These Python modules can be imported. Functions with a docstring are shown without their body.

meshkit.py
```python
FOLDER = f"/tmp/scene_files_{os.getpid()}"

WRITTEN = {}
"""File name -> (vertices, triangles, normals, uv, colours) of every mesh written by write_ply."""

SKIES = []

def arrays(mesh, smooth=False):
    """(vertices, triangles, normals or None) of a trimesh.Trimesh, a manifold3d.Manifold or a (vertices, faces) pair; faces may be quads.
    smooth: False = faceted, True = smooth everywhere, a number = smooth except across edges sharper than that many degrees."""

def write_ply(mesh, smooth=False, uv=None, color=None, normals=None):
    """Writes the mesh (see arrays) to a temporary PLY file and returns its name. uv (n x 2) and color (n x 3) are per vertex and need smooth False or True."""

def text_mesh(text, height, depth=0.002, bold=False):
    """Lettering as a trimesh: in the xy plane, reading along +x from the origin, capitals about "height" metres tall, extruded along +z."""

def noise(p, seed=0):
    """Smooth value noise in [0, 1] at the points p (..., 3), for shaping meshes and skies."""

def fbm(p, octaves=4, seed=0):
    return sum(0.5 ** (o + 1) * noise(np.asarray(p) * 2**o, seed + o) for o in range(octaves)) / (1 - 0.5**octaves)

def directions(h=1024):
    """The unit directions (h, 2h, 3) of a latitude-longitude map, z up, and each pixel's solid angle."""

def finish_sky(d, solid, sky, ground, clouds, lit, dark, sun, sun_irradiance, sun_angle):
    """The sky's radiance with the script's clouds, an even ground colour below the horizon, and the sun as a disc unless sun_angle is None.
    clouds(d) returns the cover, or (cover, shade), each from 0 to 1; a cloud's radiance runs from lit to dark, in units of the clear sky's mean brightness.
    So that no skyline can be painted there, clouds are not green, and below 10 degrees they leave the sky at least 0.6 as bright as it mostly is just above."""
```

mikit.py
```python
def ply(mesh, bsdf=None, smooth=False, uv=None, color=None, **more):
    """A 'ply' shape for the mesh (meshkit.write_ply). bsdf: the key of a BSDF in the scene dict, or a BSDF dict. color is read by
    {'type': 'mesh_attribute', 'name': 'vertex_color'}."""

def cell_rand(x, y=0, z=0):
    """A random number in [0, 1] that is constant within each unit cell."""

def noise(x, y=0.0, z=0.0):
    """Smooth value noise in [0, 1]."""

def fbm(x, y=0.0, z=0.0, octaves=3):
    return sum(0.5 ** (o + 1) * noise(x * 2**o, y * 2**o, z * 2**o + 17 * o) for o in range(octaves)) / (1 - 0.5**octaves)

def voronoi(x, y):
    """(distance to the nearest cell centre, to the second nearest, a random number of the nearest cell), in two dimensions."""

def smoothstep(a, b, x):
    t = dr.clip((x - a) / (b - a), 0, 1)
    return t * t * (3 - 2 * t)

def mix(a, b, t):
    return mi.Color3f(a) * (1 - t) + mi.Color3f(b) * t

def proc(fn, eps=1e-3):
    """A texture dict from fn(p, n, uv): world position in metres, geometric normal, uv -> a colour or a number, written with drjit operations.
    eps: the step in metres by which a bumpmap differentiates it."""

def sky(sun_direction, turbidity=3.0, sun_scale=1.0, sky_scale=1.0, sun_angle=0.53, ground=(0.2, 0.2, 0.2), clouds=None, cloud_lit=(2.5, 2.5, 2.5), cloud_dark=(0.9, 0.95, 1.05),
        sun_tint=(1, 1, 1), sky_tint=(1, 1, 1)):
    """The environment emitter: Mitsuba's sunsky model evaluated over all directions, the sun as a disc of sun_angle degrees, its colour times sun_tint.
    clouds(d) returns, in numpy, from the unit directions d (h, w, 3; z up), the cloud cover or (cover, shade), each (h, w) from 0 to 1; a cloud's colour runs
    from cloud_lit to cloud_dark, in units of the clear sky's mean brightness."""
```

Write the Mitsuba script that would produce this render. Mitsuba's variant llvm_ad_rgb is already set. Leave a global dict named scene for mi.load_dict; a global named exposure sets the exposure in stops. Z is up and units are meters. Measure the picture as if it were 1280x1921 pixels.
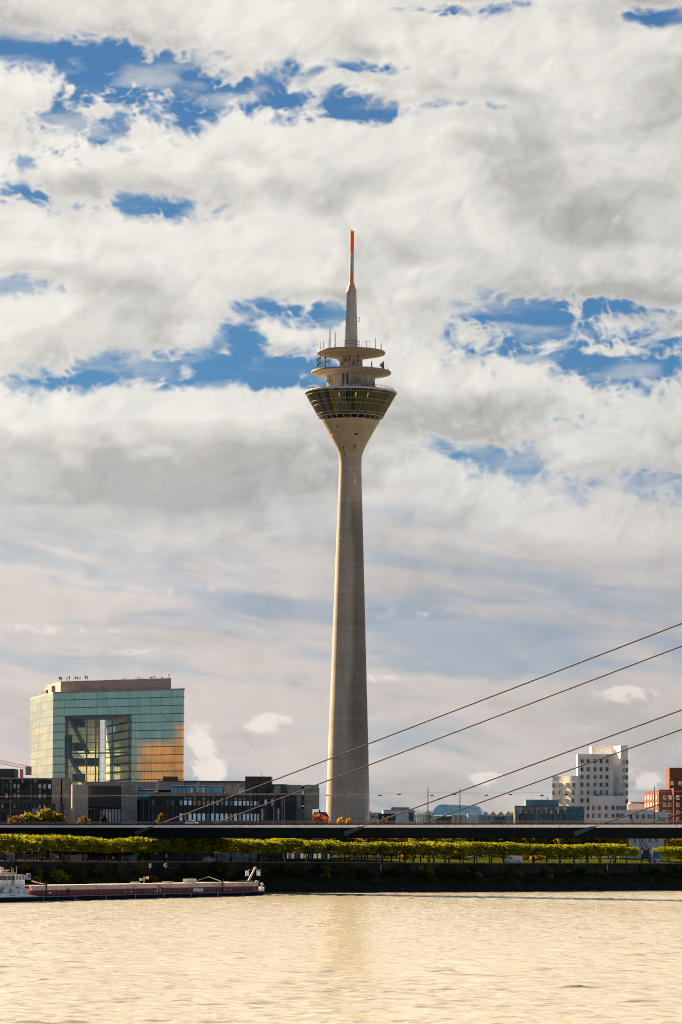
import math, random
import numpy as np, trimesh, drjit as dr, mitsuba as mi
import manifold3d as m3
from shapely.geometry import Polygon
import mikit, meshkit
from mikit import proc, noise, fbm, voronoi, cell_rand, smoothstep, mix

# ------------------------------------------------------------------ camera, sky, sun, exposure
T = mi.ScalarTransform4f
scene, labels = {}, {}
EYE = 12.8                      # the camera stands on the opposite bank, 12.8 m above the river
ROLL = math.radians(0.42)
F = 6140.0                      # focal length in pixels of a picture 1280 wide
scene['camera'] = {'type': 'perspective', 'fov': 2 * math.degrees(math.atan(640 / F)), 'fov_axis': 'x',
                   'near_clip': 1.0, 'far_clip': 90000.0,
                   'principal_point_offset_y': -(1592 - 960.5) / 1921,
                   'to_world': T().look_at([0, 0, EYE], [0, 100, EYE], [-math.sin(ROLL), 0, math.cos(ROLL)])}
exposure = 2.5
SUN_AZ, SUN_EL = math.radians(-43), math.radians(24)
SUN = np.array([math.sin(SUN_AZ) * math.cos(SUN_EL), math.cos(SUN_AZ) * math.cos(SUN_EL), math.sin(SUN_EL)])
GROUND_Z = 8.6


def env_clouds(d):
    """Broken cloud all round; the part of the sky behind the cloud layer ahead is left to that layer."""
    az, el = np.arctan2(d[..., 0], d[..., 1]), np.arcsin(d[..., 2])
    q = np.stack([d[..., 0] * 7, d[..., 1] * 7, d[..., 2] * 16], -1)
    n = meshkit.fbm(q, 5, 3)
    north = np.clip(0.5 - 1.6 * d[..., 1], 0, 1)              # the cloud thins out behind the camera, away from the sun
    cover = np.clip((n - 0.36 - 0.14 * north) / 0.2, 0, 1)
    shade = np.clip((meshkit.fbm(q * 0.8 + 9, 4, 8) - 0.42) / 0.3, 0, 1) * 0.6
    ahead = np.clip((0.30 - np.abs(az)) / 0.05, 0, 1) * np.clip((0.36 - el) / 0.05, 0, 1)
    return cover * (1 - ahead) * 0.95, shade


scene['daylight'] = mikit.sky(SUN, turbidity=2.2, clouds=env_clouds, cloud_lit=(2.5, 2.6, 2.75), cloud_dark=(1.15, 1.25, 1.4), sun_scale=2.2, sky_scale=0.42,
                              sun_tint=(1.10, 1.0, 0.96), sky_tint=(0.38, 0.70, 1.08), ground=(0.12, 0.11, 0.09))

# ------------------------------------------------------------------ the cloud layer ahead: a dome of thin, sunlit cloud
SKY_R = 14000.0
# (x, z, half width, half height, amount) in metres on the dome: breaks in the cloud, and denser banks
SKYPX = 6140.0


def sky_at(px, py):
    v = np.array([(px - 640) / SKYPX, 1.0, (1592 - py) / SKYPX])
    v = v / np.linalg.norm(v) * SKY_R
    return v[0], v[2]
BREAKS = [  # px,py,rx,ry,amount -> converted
    (110, 100, 190, 38, 1.0), (300, 140, 120, 35, 0.75), (230, 205, 190, 45, 0.8), (450, 175, 110, 22, 0.9), (600, 190, 70, 30, 0.6), (110, 255, 130, 25, 0.6),
    (270, 385, 140, 24, 0.95), (30, 365, 45, 28, 0.8), (60, 535, 60, 22, 0.9), (10, 425, 20, 15, 0.5),
    (690, 215, 70, 16, 0.75), (670, 120, 60, 14, 0.8), (790, 190, 80, 12, 0.5), (830, 5, 110, 14, 0.8), (1220, 18, 70, 14, 0.9), (920, 195, 50, 10, 0.4),
    (500, 580, 60, 24, 0.85), (600, 578, 60, 20, 0.8), (435, 625, 40, 22, 0.85), (330, 700, 190, 27, 1.0), (520, 690, 110, 30, 1.0), (130, 725, 70, 20, 0.75), (20, 740, 35, 26, 0.8), (320, 735, 30, 14, .6),
    (950, 600, 130, 50, 1.0), (1040, 610, 100, 40, 0.7), (990, 655, 70, 25, 0.8), (1190, 570, 110, 16, 0.9), (1240, 630, 70, 22, 0.8), (1200, 690, 90, 42, 1.0), (1130, 680, 50, 25, 0.7),
    (870, 830, 130, 40, 0.45), (1090, 780, 80, 40, 0.4), (1200, 905, 130, 28, 0.6), (960, 870, 90, 28, 0.55), (1250, 950, 60, 20, .4), (545, 110, 40, 14, .55), (360, 180, 60, 18, .6), (180, 165, 60, 20, .5), (60, 300, 70, 16, .6), (560, 215, 60, 16, .6), (1080, 640, 60, 24, .5),
]
SHADES = [  # shaded parts of the cloud, painted darker
    (990, 310, 110, 55, 0.8), (1090, 405, 110, 35, 0.55), (1240, 160, 90, 80, 0.6), (650, 340, 80, 28, 0.75), (610, 385, 60, 22, 0.55), (270, 540, 80, 24, 0.75), (300, 600, 110, 22, 0.4),
    (260, 900, 260, 70, 0.85), (430, 890, 170, 60, 0.7), (620, 830, 70, 70, 0.35), (150, 340, 60, 26, 0.35), (760, 470, 40, 20, 0.4), (1150, 480, 160, 70, 0.3), (40, 45, 120, 20, 0.35), (620, 45, 120, 25, .35), (900, 1080, 330, 80, 0.5), (120, 1000, 150, 50, 0.3), (850, 770, 170, 60, 0.35),
]
PUFFS = [(500, 1358, 52, 19, 1.15), (368, 1385, 26, 42, 1.1), (385, 1440, 34, 38, 1.1), (920, 1453, 46, 16, 1.1), (1205, 1456, 42, 25, 1.1), (700, 1262, 70, 12, 0.6), (120, 1178, 150, 16, 0.6), (230, 1215, 150, 14, 0.5), (300, 1110, 260, 22, 0.5), (760, 1140, 170, 20, 0.45), (1180, 1290, 70, 20, 0.8), (1100, 1360, 60, 10, 0.5), (1004, 612, 22, 13, 0.85), (1150, 645, 75, 16, 0.85), (1000, 200, 1, 1, 0)]


def to_sky(rows):
    out = []
    for px, py, rx, ry, a in rows:
        x, z = sky_at(px, py)
        out.append((x, z, rx * SKY_R / SKYPX, ry * SKY_R / SKYPX, a))
    return out


BREAKS_M, SHADES_M, PUFFS_M = to_sky(BREAKS), to_sky(SHADES), to_sky(PUFFS)


def _sum(rows, x, z, soft=1.0):
    s = mi.Float(0)
    for cx, cz, rx, rz, a in rows:
        if a:
            s += a * dr.exp(-(dr.square((x - cx) / rx) + dr.square((z - cz) / rz)) * soft)
    return s


def turned(x, y, z, octaves, shape):
    """Octaves of noise, each turned against the last so that no grid shows."""
    s, w = mi.Float(0), 0.0
    x, y = x * 0.87 - y * 0.5, x * 0.5 + y * 0.87
    for o in range(octaves):
        s += 0.5 ** o * shape(noise(x, y, z + 13.7 * o)); w += 0.5 ** o
        x, y = (x * 0.76 - y * 0.65) * 2.03 + 5.1, (x * 0.65 + y * 0.76) * 2.03 - 3.3
    return s / w


def billow(x, y, z, octaves):
    return turned(x, y, z, octaves, lambda n: dr.sqrt(dr.square(2 * n - 1) + 0.012))


def sky_fbm(x, y, z, octaves):
    return turned(x, y, z, octaves, lambda n: n)


def cloud_mass(x, z, gap_amount=1.0):
    """Coarse thickness of the broken layer: heaps and breaks."""
    wx = sky_fbm(x / 420, z / 300, 3.1, 3) - 0.5
    wz = sky_fbm(x / 420, z / 300, 8.7, 3) - 0.5
    X, Z = x + wx * 210, z + wz * 130
    gap = dr.minimum(1.25 * _sum(BREAKS_M, X, Z, 0.8), 1.3) * gap_amount
    n_big = sky_fbm(X / 520, Z / 290, 1.3, 4)
    n_bil = billow(X / 210, Z / 150, 4.0, 3)
    return 0.60 + ((n_big - 0.5) * 0.95 + (0.40 - n_bil) * 0.95) * (0.5 + 0.75 * gap) - gap * 0.84, gap, X, Z, n_big, n_bil, wz


def cloud_fields(p):
    x, z = p.x, p.z
    mass, gap, X, Z, n_big, n_bil, wz = cloud_mass(x, z)
    low = 1 - smoothstep(950, 1750, z + 500 * wz)             # the far, flat part of the layer near the horizon
    n_fine = sky_fbm(X / 85, Z / 60, 7.7, 6)
    n_puff = billow(X / 62, Z / 48, 9.3, 4)
    detail = (n_fine - 0.5) * 0.85 + (0.40 - n_puff) * 0.75
    dens = mass + detail * (0.55 + 1.0 * gap)
    cum = smoothstep(-0.15, 0.48, dens)
    veil = smoothstep(0.42, 0.74, sky_fbm(x / 230 + wz * 2, z / 70, 15.1, 6)) * 0.50
    cum = 1 - (1 - cum) * (1 - veil)
    # flat bands low down, rising a little to the left
    s = z + 0.10 * x + wz * 150
    bands = sky_fbm(x / 1000 + 3.3, s / 190, 2.2, 5)
    thin = sky_fbm(x / 260, s / 34, 5.2, 5)
    strat = 0.56 + 0.44 * smoothstep(0.33, 0.57, bands * 0.72 + thin * 0.28)
    strat = strat * (1 - 0.35 * gap)
    cover = cum * (1 - low) + strat * low
    puff = _sum(PUFFS_M, x + wz * 110, z + (n_big - 0.5) * 90)
    pf = puff * (0.42 + 1.3 * (n_fine - 0.3) + 1.1 * (0.4 - n_puff))
    cover = dr.maximum(cover, smoothstep(0.22, 0.55, pf))
    # shaded bases and lit tops painted in, from cloud above against below
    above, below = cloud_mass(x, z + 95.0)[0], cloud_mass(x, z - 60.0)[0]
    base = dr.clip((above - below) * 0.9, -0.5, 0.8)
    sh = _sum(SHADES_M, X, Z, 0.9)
    painted_shade = sh * (0.6 + 1.4 * n_big) * 0.9 + 0.45 * smoothstep(0.42, 0.62, sky_fbm(X / 700, Z / 230, 11.3, 5)) + base + 0.35 * (n_fine - 0.5) + 0.40 * (n_puff - 0.38)
    edge = 1 - smoothstep(0.25, 0.75, dens)                    # lit edges, painted lighter
    painted_shade = dr.clip(painted_shade * (1 - 0.6 * edge * (1 - low)), 0, 1)
    painted_shade = painted_shade * (1 - smoothstep(0.2, 0.6, pf) * 0.8) + low * smoothstep(0.2, 0.6, pf) * dr.clip((n_puff - 0.30) * 1.3, 0, 0.5)
    return cover, painted_shade, low, smoothstep(0.25, 0.7, pf) * low


def cloud_cover(p, n, uv):
    return cloud_fields(p)[0]


def cloud_tone(p, n, uv):
    """Cloud colour with light and shade painted in: pale tops and edges, grey bases; far cloud is a little warmer."""
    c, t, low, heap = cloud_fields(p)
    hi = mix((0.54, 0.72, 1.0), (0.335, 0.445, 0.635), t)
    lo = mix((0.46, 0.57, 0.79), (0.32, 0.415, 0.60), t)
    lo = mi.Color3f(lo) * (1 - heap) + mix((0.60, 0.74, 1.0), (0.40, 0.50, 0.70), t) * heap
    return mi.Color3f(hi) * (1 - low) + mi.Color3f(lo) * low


def cloud_relief(p, n, uv):
    """Billows on the face of the layer, in metres."""
    x, z = p.x, p.z
    wx = sky_fbm(x / 420, z / 300, 3.1, 3) - 0.5
    low = 1 - smoothstep(1000, 1750, z)
    X, Z = x + wx * 210, z + wx * 100
    h = (sky_fbm(X / 330, Z / 230, 1.3, 3) - 0.5) * 330 - billow(X / 210, Z / 150, 4.0, 3) * 150 - billow(X / 62, Z / 48, 9.3, 2) * 30
    return h * (1 - 0.75 * low) + low * (sky_fbm(x / 500, (z + 0.1 * x) / 60, 2.2, 4) - 0.5) * 50


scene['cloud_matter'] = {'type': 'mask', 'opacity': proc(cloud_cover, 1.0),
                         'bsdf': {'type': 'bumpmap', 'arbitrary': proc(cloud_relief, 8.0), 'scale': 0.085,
                                  'bsdf': {'type': 'principledthin', 'base_color': proc(cloud_tone, 1.0), 'roughness': 1.0, 'diff_trans': 0.60, 'eta': 1.01}}}


def dome(az, e0, e1, na, ne):
    a, e = np.meshgrid(np.linspace(-az, az, na), np.linspace(e0, e1, ne))
    v = SKY_R * np.stack([np.cos(e) * np.sin(a), np.cos(e) * np.cos(a), np.sin(e)], -1).reshape(-1, 3)
    i = np.arange((na - 1) * (ne - 1)); r, c = i // (na - 1), i % (na - 1); k = r * na + c
    f = np.stack([k, k + 1, k + na + 1, k + na], 1)
    return v, f


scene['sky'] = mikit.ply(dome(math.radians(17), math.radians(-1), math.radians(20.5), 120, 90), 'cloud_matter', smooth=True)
labels['sky'] = {'kind': 'structure', 'label': 'broken sunlit cloud layer with blue gaps'}

# ------------------------------------------------------------------ helpers
def P(px, py, d):
    """World point at distance d (metres ahead) that a survey of the photograph gives for its pixel (px, py)."""
    ix, iy = px - 640.0, 1592.0 - py
    c, s = math.cos(ROLL), math.sin(ROLL)
    return np.array([(ix * c - iy * s) * d / F, d, EYE + (iy * c + ix * s) * d / F])


def X(px, d, py=1550):
    return P(px, py, d)[0]


def Z(px, py, d):
    return P(px, py, d)[2]


class MB:
    """Collects triangles and quads of one mesh."""

    def __init__(self):
        self.v, self.f, self.n = [], [], 0

    def add(self, v, f):
        v, f = np.asarray(v, float), np.asarray(f, int)
        if f.shape[1] == 4:
            f = np.vstack([f[:, [0, 1, 2]], f[:, [0, 2, 3]]])
        self.v.append(v); self.f.append(f + self.n); self.n += len(v)
        return self

    def mesh(self, m, M=None):
        v = np.asarray(m.vertices)
        if M is not None:
            v = v @ np.asarray(M)[:3, :3].T + np.asarray(M)[:3, 3]
        return self.add(v, m.faces)

    def box(self, x0, x1, y0, y1, z0, z1):
        v = [[x, y, z] for x in (x0, x1) for y in (y0, y1) for z in (z0, z1)]
        return self.add(v, [[0, 1, 3, 2], [4, 6, 7, 5], [0, 4, 5, 1], [2, 3, 7, 6], [0, 2, 6, 4], [1, 5, 7, 3]])

    def prism(self, poly, z0, z1, top=None):
        """Vertical prism over a polygon (counter-clockwise); top: another polygon for the upper outline."""
        p = np.asarray(poly, float); t = p if top is None else np.asarray(top, float); n = len(p)
        v = np.vstack([np.c_[p, np.full(n, z0)], np.c_[t, np.full(n, z1)]])
        i = np.arange(n); j = (i + 1) % n
        self.add(v, np.stack([i, j, j + n, i + n], 1))
        tri = trimesh.creation.triangulate_polygon(Polygon(p), engine='earcut') if n > 4 else (p, np.array([[0, 1, 2], [0, 2, 3]][:n - 2]))
        pv, pf = tri
        if n > 4 and len(pv) != n:
            return self
        self.add(np.c_[t, np.full(n, z1)], pf) if n <= 4 or np.allclose(pv, p) else self.add(np.c_[pv, np.full(len(pv), z1)], pf)
        return self

    def hull(self, pts):
        return self.mesh(trimesh.convex.convex_hull(np.asarray(pts, float)))

    def tube(self, p0, p1, r0, r1=None, n=8, caps=True):
        p0, p1 = np.asarray(p0, float), np.asarray(p1, float); r1 = r0 if r1 is None else r1
        z = p1 - p0; z = z / np.linalg.norm(z)
        x = np.cross(z, [0, 0, 1.0] if abs(z[2]) < 0.9 else [1.0, 0, 0]); x /= np.linalg.norm(x); y = np.cross(z, x)
        a = np.arange(n) / n * 2 * np.pi
        ring = np.cos(a)[:, None] * x + np.sin(a)[:, None] * y
        v = np.vstack([p0 + ring * r0, p1 + ring * r1, [p0], [p1]])
        i = np.arange(n); j = (i + 1) % n
        self.add(v, np.stack([i, j, j + n, i + n], 1))
        if caps:
            self.f.append(np.vstack([np.stack([j, i, i * 0 + 2 * n], 1), np.stack([i + n, j + n, i * 0 + 2 * n + 1], 1)]) + self.n - len(v))
        return self

    def lathe(self, prof, n=64, cx=0.0, cy=0.0, a0=0.0, a1=2 * np.pi, phase=0.0, wob=None):
        """Profile [(r, z), ...] turned about a vertical axis."""
        full = abs(a1 - a0 - 2 * np.pi) < 1e-6
        m = n if full else n + 1
        a = a0 + (a1 - a0) * np.arange(m) / n + phase
        pr = np.asarray(prof, float); k = len(pr)
        w = np.ones(m) if wob is None else wob
        v = np.stack([cx + pr[:, :1] * np.cos(a) * w, cy + pr[:, :1] * np.sin(a) * w, np.repeat(pr[:, 1:], m, 1)], -1).reshape(-1, 3)
        f = []
        for q in range(k - 1):
            i = np.arange(n); j = (i + 1) % m
            f.append(np.stack([q * m + i, q * m + j, (q + 1) * m + j, (q + 1) * m + i], 1))
        return self.add(v, np.vstack(f))

    def tm(self):
        return trimesh.Trimesh(np.vstack(self.v), np.vstack(self.f), process=False)

    def __bool__(self):
        return bool(self.v)


def free(key):
    if key not in scene and key not in _taken:
        _taken.add(key); return key
    k = 1
    while f'{key}_{k:03d}' in scene or f'{key}_{k:03d}' in _taken:
        k += 1
    _taken.add(f'{key}_{k:03d}')
    return f'{key}_{k:03d}'


_taken = set()
ordinal_later = []                                            # (key, survey column, description): named by their order from a landmark at the end


def thing(name, label, category, group=None):
    key = free(name)
    labels[key] = {'label': label, 'category': category}
    if group:
        labels[key]['group'] = group
    return key


def put(mb, mat, parent=None, name=None, smooth=False, M=None, key=None):
    key = key or free(parent + '__' + name if parent else name)
    shape = mikit.ply(mb.tm() if isinstance(mb, MB) else mb, mat, smooth=smooth)
    scene[key] = shape if M is None else {**shape, 'to_world': M}
    return key


def stuff(key):
    labels[key] = {**labels.get(key, {}), 'kind': 'stuff'}
    return key


_shapes = {}


def reuse(cache, make, mat, key, M, smooth=False):
    """One PLY for all alike pieces, each piece an entry of its own."""
    if cache not in _shapes:
        mb = make()
        _shapes[cache] = mikit.ply(mb.tm() if isinstance(mb, MB) else mb, None, smooth=smooth)
    scene[key] = {**_shapes[cache], 'to_world': M, 'bsdf': {'type': 'ref', 'id': mat}}
    return key


class Frame:
    """Local axes of a building: u along the facade, w into the depth, z up."""

    def __init__(self, x, y, deg=0.0, deg_w=None):
        """deg: heading of u; deg_w: heading of w for a plan that is not a right-angled one."""
        self.x, self.y, self.a = x, y, math.radians(deg)
        b = math.radians(deg + 90 if deg_w is None else deg_w)
        self.U, self.W = (math.cos(self.a), math.sin(self.a)), (math.cos(b), math.sin(b))
        self.M = T([[self.U[0], self.W[0], 0, x], [self.U[1], self.W[1], 0, y], [0, 0, 1, 0], [0, 0, 0, 1]])

    def u(self, px, py=1550, w=0.0):
        """u at which the sight line of the survey pixel meets the plane w = const."""
        q = P(px, py, 1.0)[0]
        ox, oy = self.x + w * self.W[0], self.y + w * self.W[1]
        return (q * oy - ox) / (self.U[0] - q * self.U[1])

    def d(self, u, w=0.0):
        return self.y + u * self.U[1] + w * self.W[1]

    def z(self, px, py, w=0.0):
        return Z(px, py, self.d(self.u(px, py, w), w))

    def world(self, u, w, z):
        return np.array([self.x + u * self.U[0] + w * self.W[0], self.y + u * self.U[1] + w * self.W[1], z])


def cube(key, mat, fr, u0, u1, w0, w1, z0, z1):
    scene[key] = {'type': 'cube', 'to_world': fr.M @ T().translate([(u0 + u1) / 2, (w0 + w1) / 2, (z0 + z1) / 2]).scale([abs(u1 - u0) / 2, abs(w1 - w0) / 2, abs(z1 - z0) / 2]),
                  'bsdf': {'type': 'ref', 'id': mat}}
    return key


WORLD = Frame(0, 0, 0)


def rgb(c):
    return {'type': 'rgb', 'value': list(map(float, c))}


def mat(name, color, rough=0.7, spec=0.3, metal=0.0, two=True, coat=0.0):
    tex = proc(color) if callable(color) else rgb(color)
    b = {'type': 'principled', 'base_color': tex, 'roughness': rough, 'specular': spec, 'metallic': metal}
    if coat:
        b['clearcoat'] = coat; b['clearcoat_gloss'] = 0.9
    scene[name] = {'type': 'twosided', 'bsdf': b} if two else b
    return name


# ------------------------------------------------------------------ materials
def concrete_color(p, n, uv):
    """Shuttered concrete: a faint joint every lift, run-off streaks, a broad damp stain down one side."""
    lift = p.z / 2.45
    fr = lift - dr.floor(lift)
    joint = smoothstep(0.90, 0.97, fr) * 0.22
    tone = 0.86 + 0.28 * cell_rand(dr.floor(lift), 3, 1) * 0.5 + 0.22 * (fbm(p.x * 0.9, p.y * 0.9, p.z * 0.05, 4) - 0.5) + 0.25 * (fbm(p.x / 5, p.y / 5, p.z / 9, 3) - 0.5)
    speck = 0.16 * (noise(p.x * 2.2, p.y * 2.2, p.z * 1.5) - 0.5)
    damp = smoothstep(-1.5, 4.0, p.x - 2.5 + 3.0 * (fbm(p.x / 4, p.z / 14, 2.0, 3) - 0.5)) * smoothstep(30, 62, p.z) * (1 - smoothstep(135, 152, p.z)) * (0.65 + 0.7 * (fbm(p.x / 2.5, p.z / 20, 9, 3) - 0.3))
    russet = smoothstep(155, 164, p.z) * (0.45 + 0.55 * fbm(p.x / 2, p.y / 2, p.z / 5, 3)) * (1 - smoothstep(-1.0, 5.0, p.x - 6.0 + (166 - p.z) * 0.5))  # brown tint over the bowl, ending along a slanting edge
    c = mix((0.51, 0.463, 0.40), (0.41, 0.33, 0.215), dr.clip(russet, 0, 1) * 0.8)
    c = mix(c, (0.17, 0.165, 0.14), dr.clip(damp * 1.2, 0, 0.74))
    return mi.Color3f(c) * (tone + speck) * (1 - joint)


def concrete_bump(p, n, uv):
    lift = p.z / 2.45
    fr = lift - dr.floor(lift)
    return (noise(p.x * 3, p.y * 3, p.z * 3) - 0.5) * 0.4 - smoothstep(0.90, 0.97, fr) * 0.5


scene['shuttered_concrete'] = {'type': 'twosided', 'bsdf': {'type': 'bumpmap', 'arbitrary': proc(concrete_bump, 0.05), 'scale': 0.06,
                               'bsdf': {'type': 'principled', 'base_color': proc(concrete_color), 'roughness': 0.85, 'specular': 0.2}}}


def stone_color(p, n, uv):
    """Coursed grey stone cladding."""
    h = p.x * 0.8 + p.y * 0.6
    row = dr.floor(p.z / 0.9)
    a = h / 1.9 + 0.5 * (row - 2 * dr.floor(row / 2))
    fz, fa = p.z / 0.9 - row, a - dr.floor(a)
    joint = dr.maximum(1 - smoothstep(0.03, 0.12, fz), 1 - smoothstep(0.01, 0.05, fa))
    tone = 0.75 + 0.4 * cell_rand(dr.floor(a), row, 5) + 0.3 * (fbm(h, p.z, 2.0, 3) - 0.5)
    return mi.Color3f(0.37, 0.36, 0.315) * tone * (1 - 0.45 * joint)


def quay_color(p, n, uv):
    """Old dark river wall: big blocks, soot, moss towards the foot."""
    h = p.x * 0.7 + p.y * 0.7
    row = dr.floor(p.z / 0.55)
    a = h / 1.3 + 0.5 * (row - 2 * dr.floor(row / 2))
    fz, fa = p.z / 0.55 - row, a - dr.floor(a)
    joint = dr.maximum(1 - smoothstep(0.04, 0.14, fz), 1 - smoothstep(0.02, 0.08, fa))
    tone = 0.55 + 0.7 * cell_rand(dr.floor(a), row, 7) + 0.9 * (fbm(h / 3, p.z / 6, 1.0, 4) - 0.5)
    c = mix((0.040, 0.037, 0.035), (0.018, 0.026, 0.010), smoothstep(0.45, 0.7, fbm(h / 4, p.z / 1.5, 4.0, 4)))
    return mi.Color3f(c) * tone * (1 - 0.5 * joint)


def bank_color(p, n, uv):
    a = fbm(p.x / 2.5, p.y / 2.5, p.z, 4)
    c = mix((0.020, 0.020, 0.012), (0.030, 0.042, 0.012), smoothstep(0.4, 0.65, a))
    return mi.Color3f(c) * (0.6 + 0.8 * fbm(p.x * 1.3, p.y * 1.3, p.z, 3))


def lawn_color(p, n, uv):
    return mix((0.045, 0.072, 0.003), (0.075, 0.085, 0.005), fbm(p.x / 6, p.y / 6, 1.0, 4)) * (0.7 + 0.6 * noise(p.x * 2, p.y * 2, 0.0))


def paving_color(p, n, uv):
    return mi.Color3f(0.16, 0.15, 0.135) * (0.7 + 0.5 * fbm(p.x / 3, p.y / 3, 2.0, 4))


def ground_color(p, n, uv):
    return mix((0.06, 0.07, 0.03), (0.12, 0.11, 0.085), smoothstep(0.42, 0.6, fbm(p.x / 40, p.y / 40, 6.0, 4)))


def brick_color(p, n, uv):
    row = dr.floor(p.z / 0.3)
    a = (p.x * 0.8 + p.y * 0.6) / 0.9 + 0.5 * (row - 2 * dr.floor(row / 2))
    tone = 0.75 + 0.45 * cell_rand(dr.floor(a), row, 2) + 0.35 * (fbm(p.x / 4, p.z / 4, 1.0, 3) - 0.5)
    return mi.Color3f(0.17, 0.075, 0.055) * tone


def render_white(p, n, uv):
    h = p.x + p.y
    return mi.Color3f(0.87, 0.87, 0.87) * (0.93 + 0.10 * fbm(h / 3, p.z / 6, 2.0, 4)) * (1 - 0.10 * smoothstep(0.55, 0.75, fbm(h * 1.2, p.z / 9, 6.0, 3)))


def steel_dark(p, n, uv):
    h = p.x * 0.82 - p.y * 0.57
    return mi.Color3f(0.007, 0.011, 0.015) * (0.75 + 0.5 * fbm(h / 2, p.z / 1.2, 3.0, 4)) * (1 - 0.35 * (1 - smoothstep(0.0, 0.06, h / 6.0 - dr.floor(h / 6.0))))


def leaf_mix(a, b, c=None, s=1.6):
    def f(p, n, uv):
        t = fbm(p.x / s, p.y / s, p.z / s, 3)
        r = cell_rand(p.x * 2.3, p.y * 2.3, p.z * 2.3)
        col = mix(a, b, smoothstep(0.32, 0.68, t + 0.35 * (r - 0.5)))
        if c is not None:
            col = mix(col, c, smoothstep(0.62, 0.8, fbm(p.x / 3 + 5, p.y / 3, p.z / 3, 2)))
        return col * (0.75 + 0.5 * r)
    return f


def foliage(name, *cols, trans=1.0):
    scene[name] = {'type': 'principledthin', 'base_color': proc(leaf_mix(*cols)), 'roughness': 0.6, 'diff_trans': trans, 'eta': 1.3}


foliage('plane_leaf', (0.30, 0.31, 0.010), (0.15, 0.19, 0.010), (0.38, 0.34, 0.010), trans=1.1)
foliage('rust_leaf', (0.24, 0.13, 0.025), (0.16, 0.12, 0.02), (0.30, 0.20, 0.03))
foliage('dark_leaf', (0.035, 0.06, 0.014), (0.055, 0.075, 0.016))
foliage('yellow_leaf', (0.62, 0.42, 0.02), (0.40, 0.32, 0.02), (0.60, 0.30, 0.02), trans=1.2)
foliage('olive_leaf', (0.30, 0.26, 0.02), (0.16, 0.165, 0.015), (0.38, 0.26, 0.02), trans=1.2)
foliage('orange_leaf', (0.50, 0.20, 0.02), (0.38, 0.22, 0.02), (0.55, 0.30, 0.03), trans=1.2)
foliage('red_leaf', (0.50, 0.10, 0.035), (0.40, 0.13, 0.03))
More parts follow.
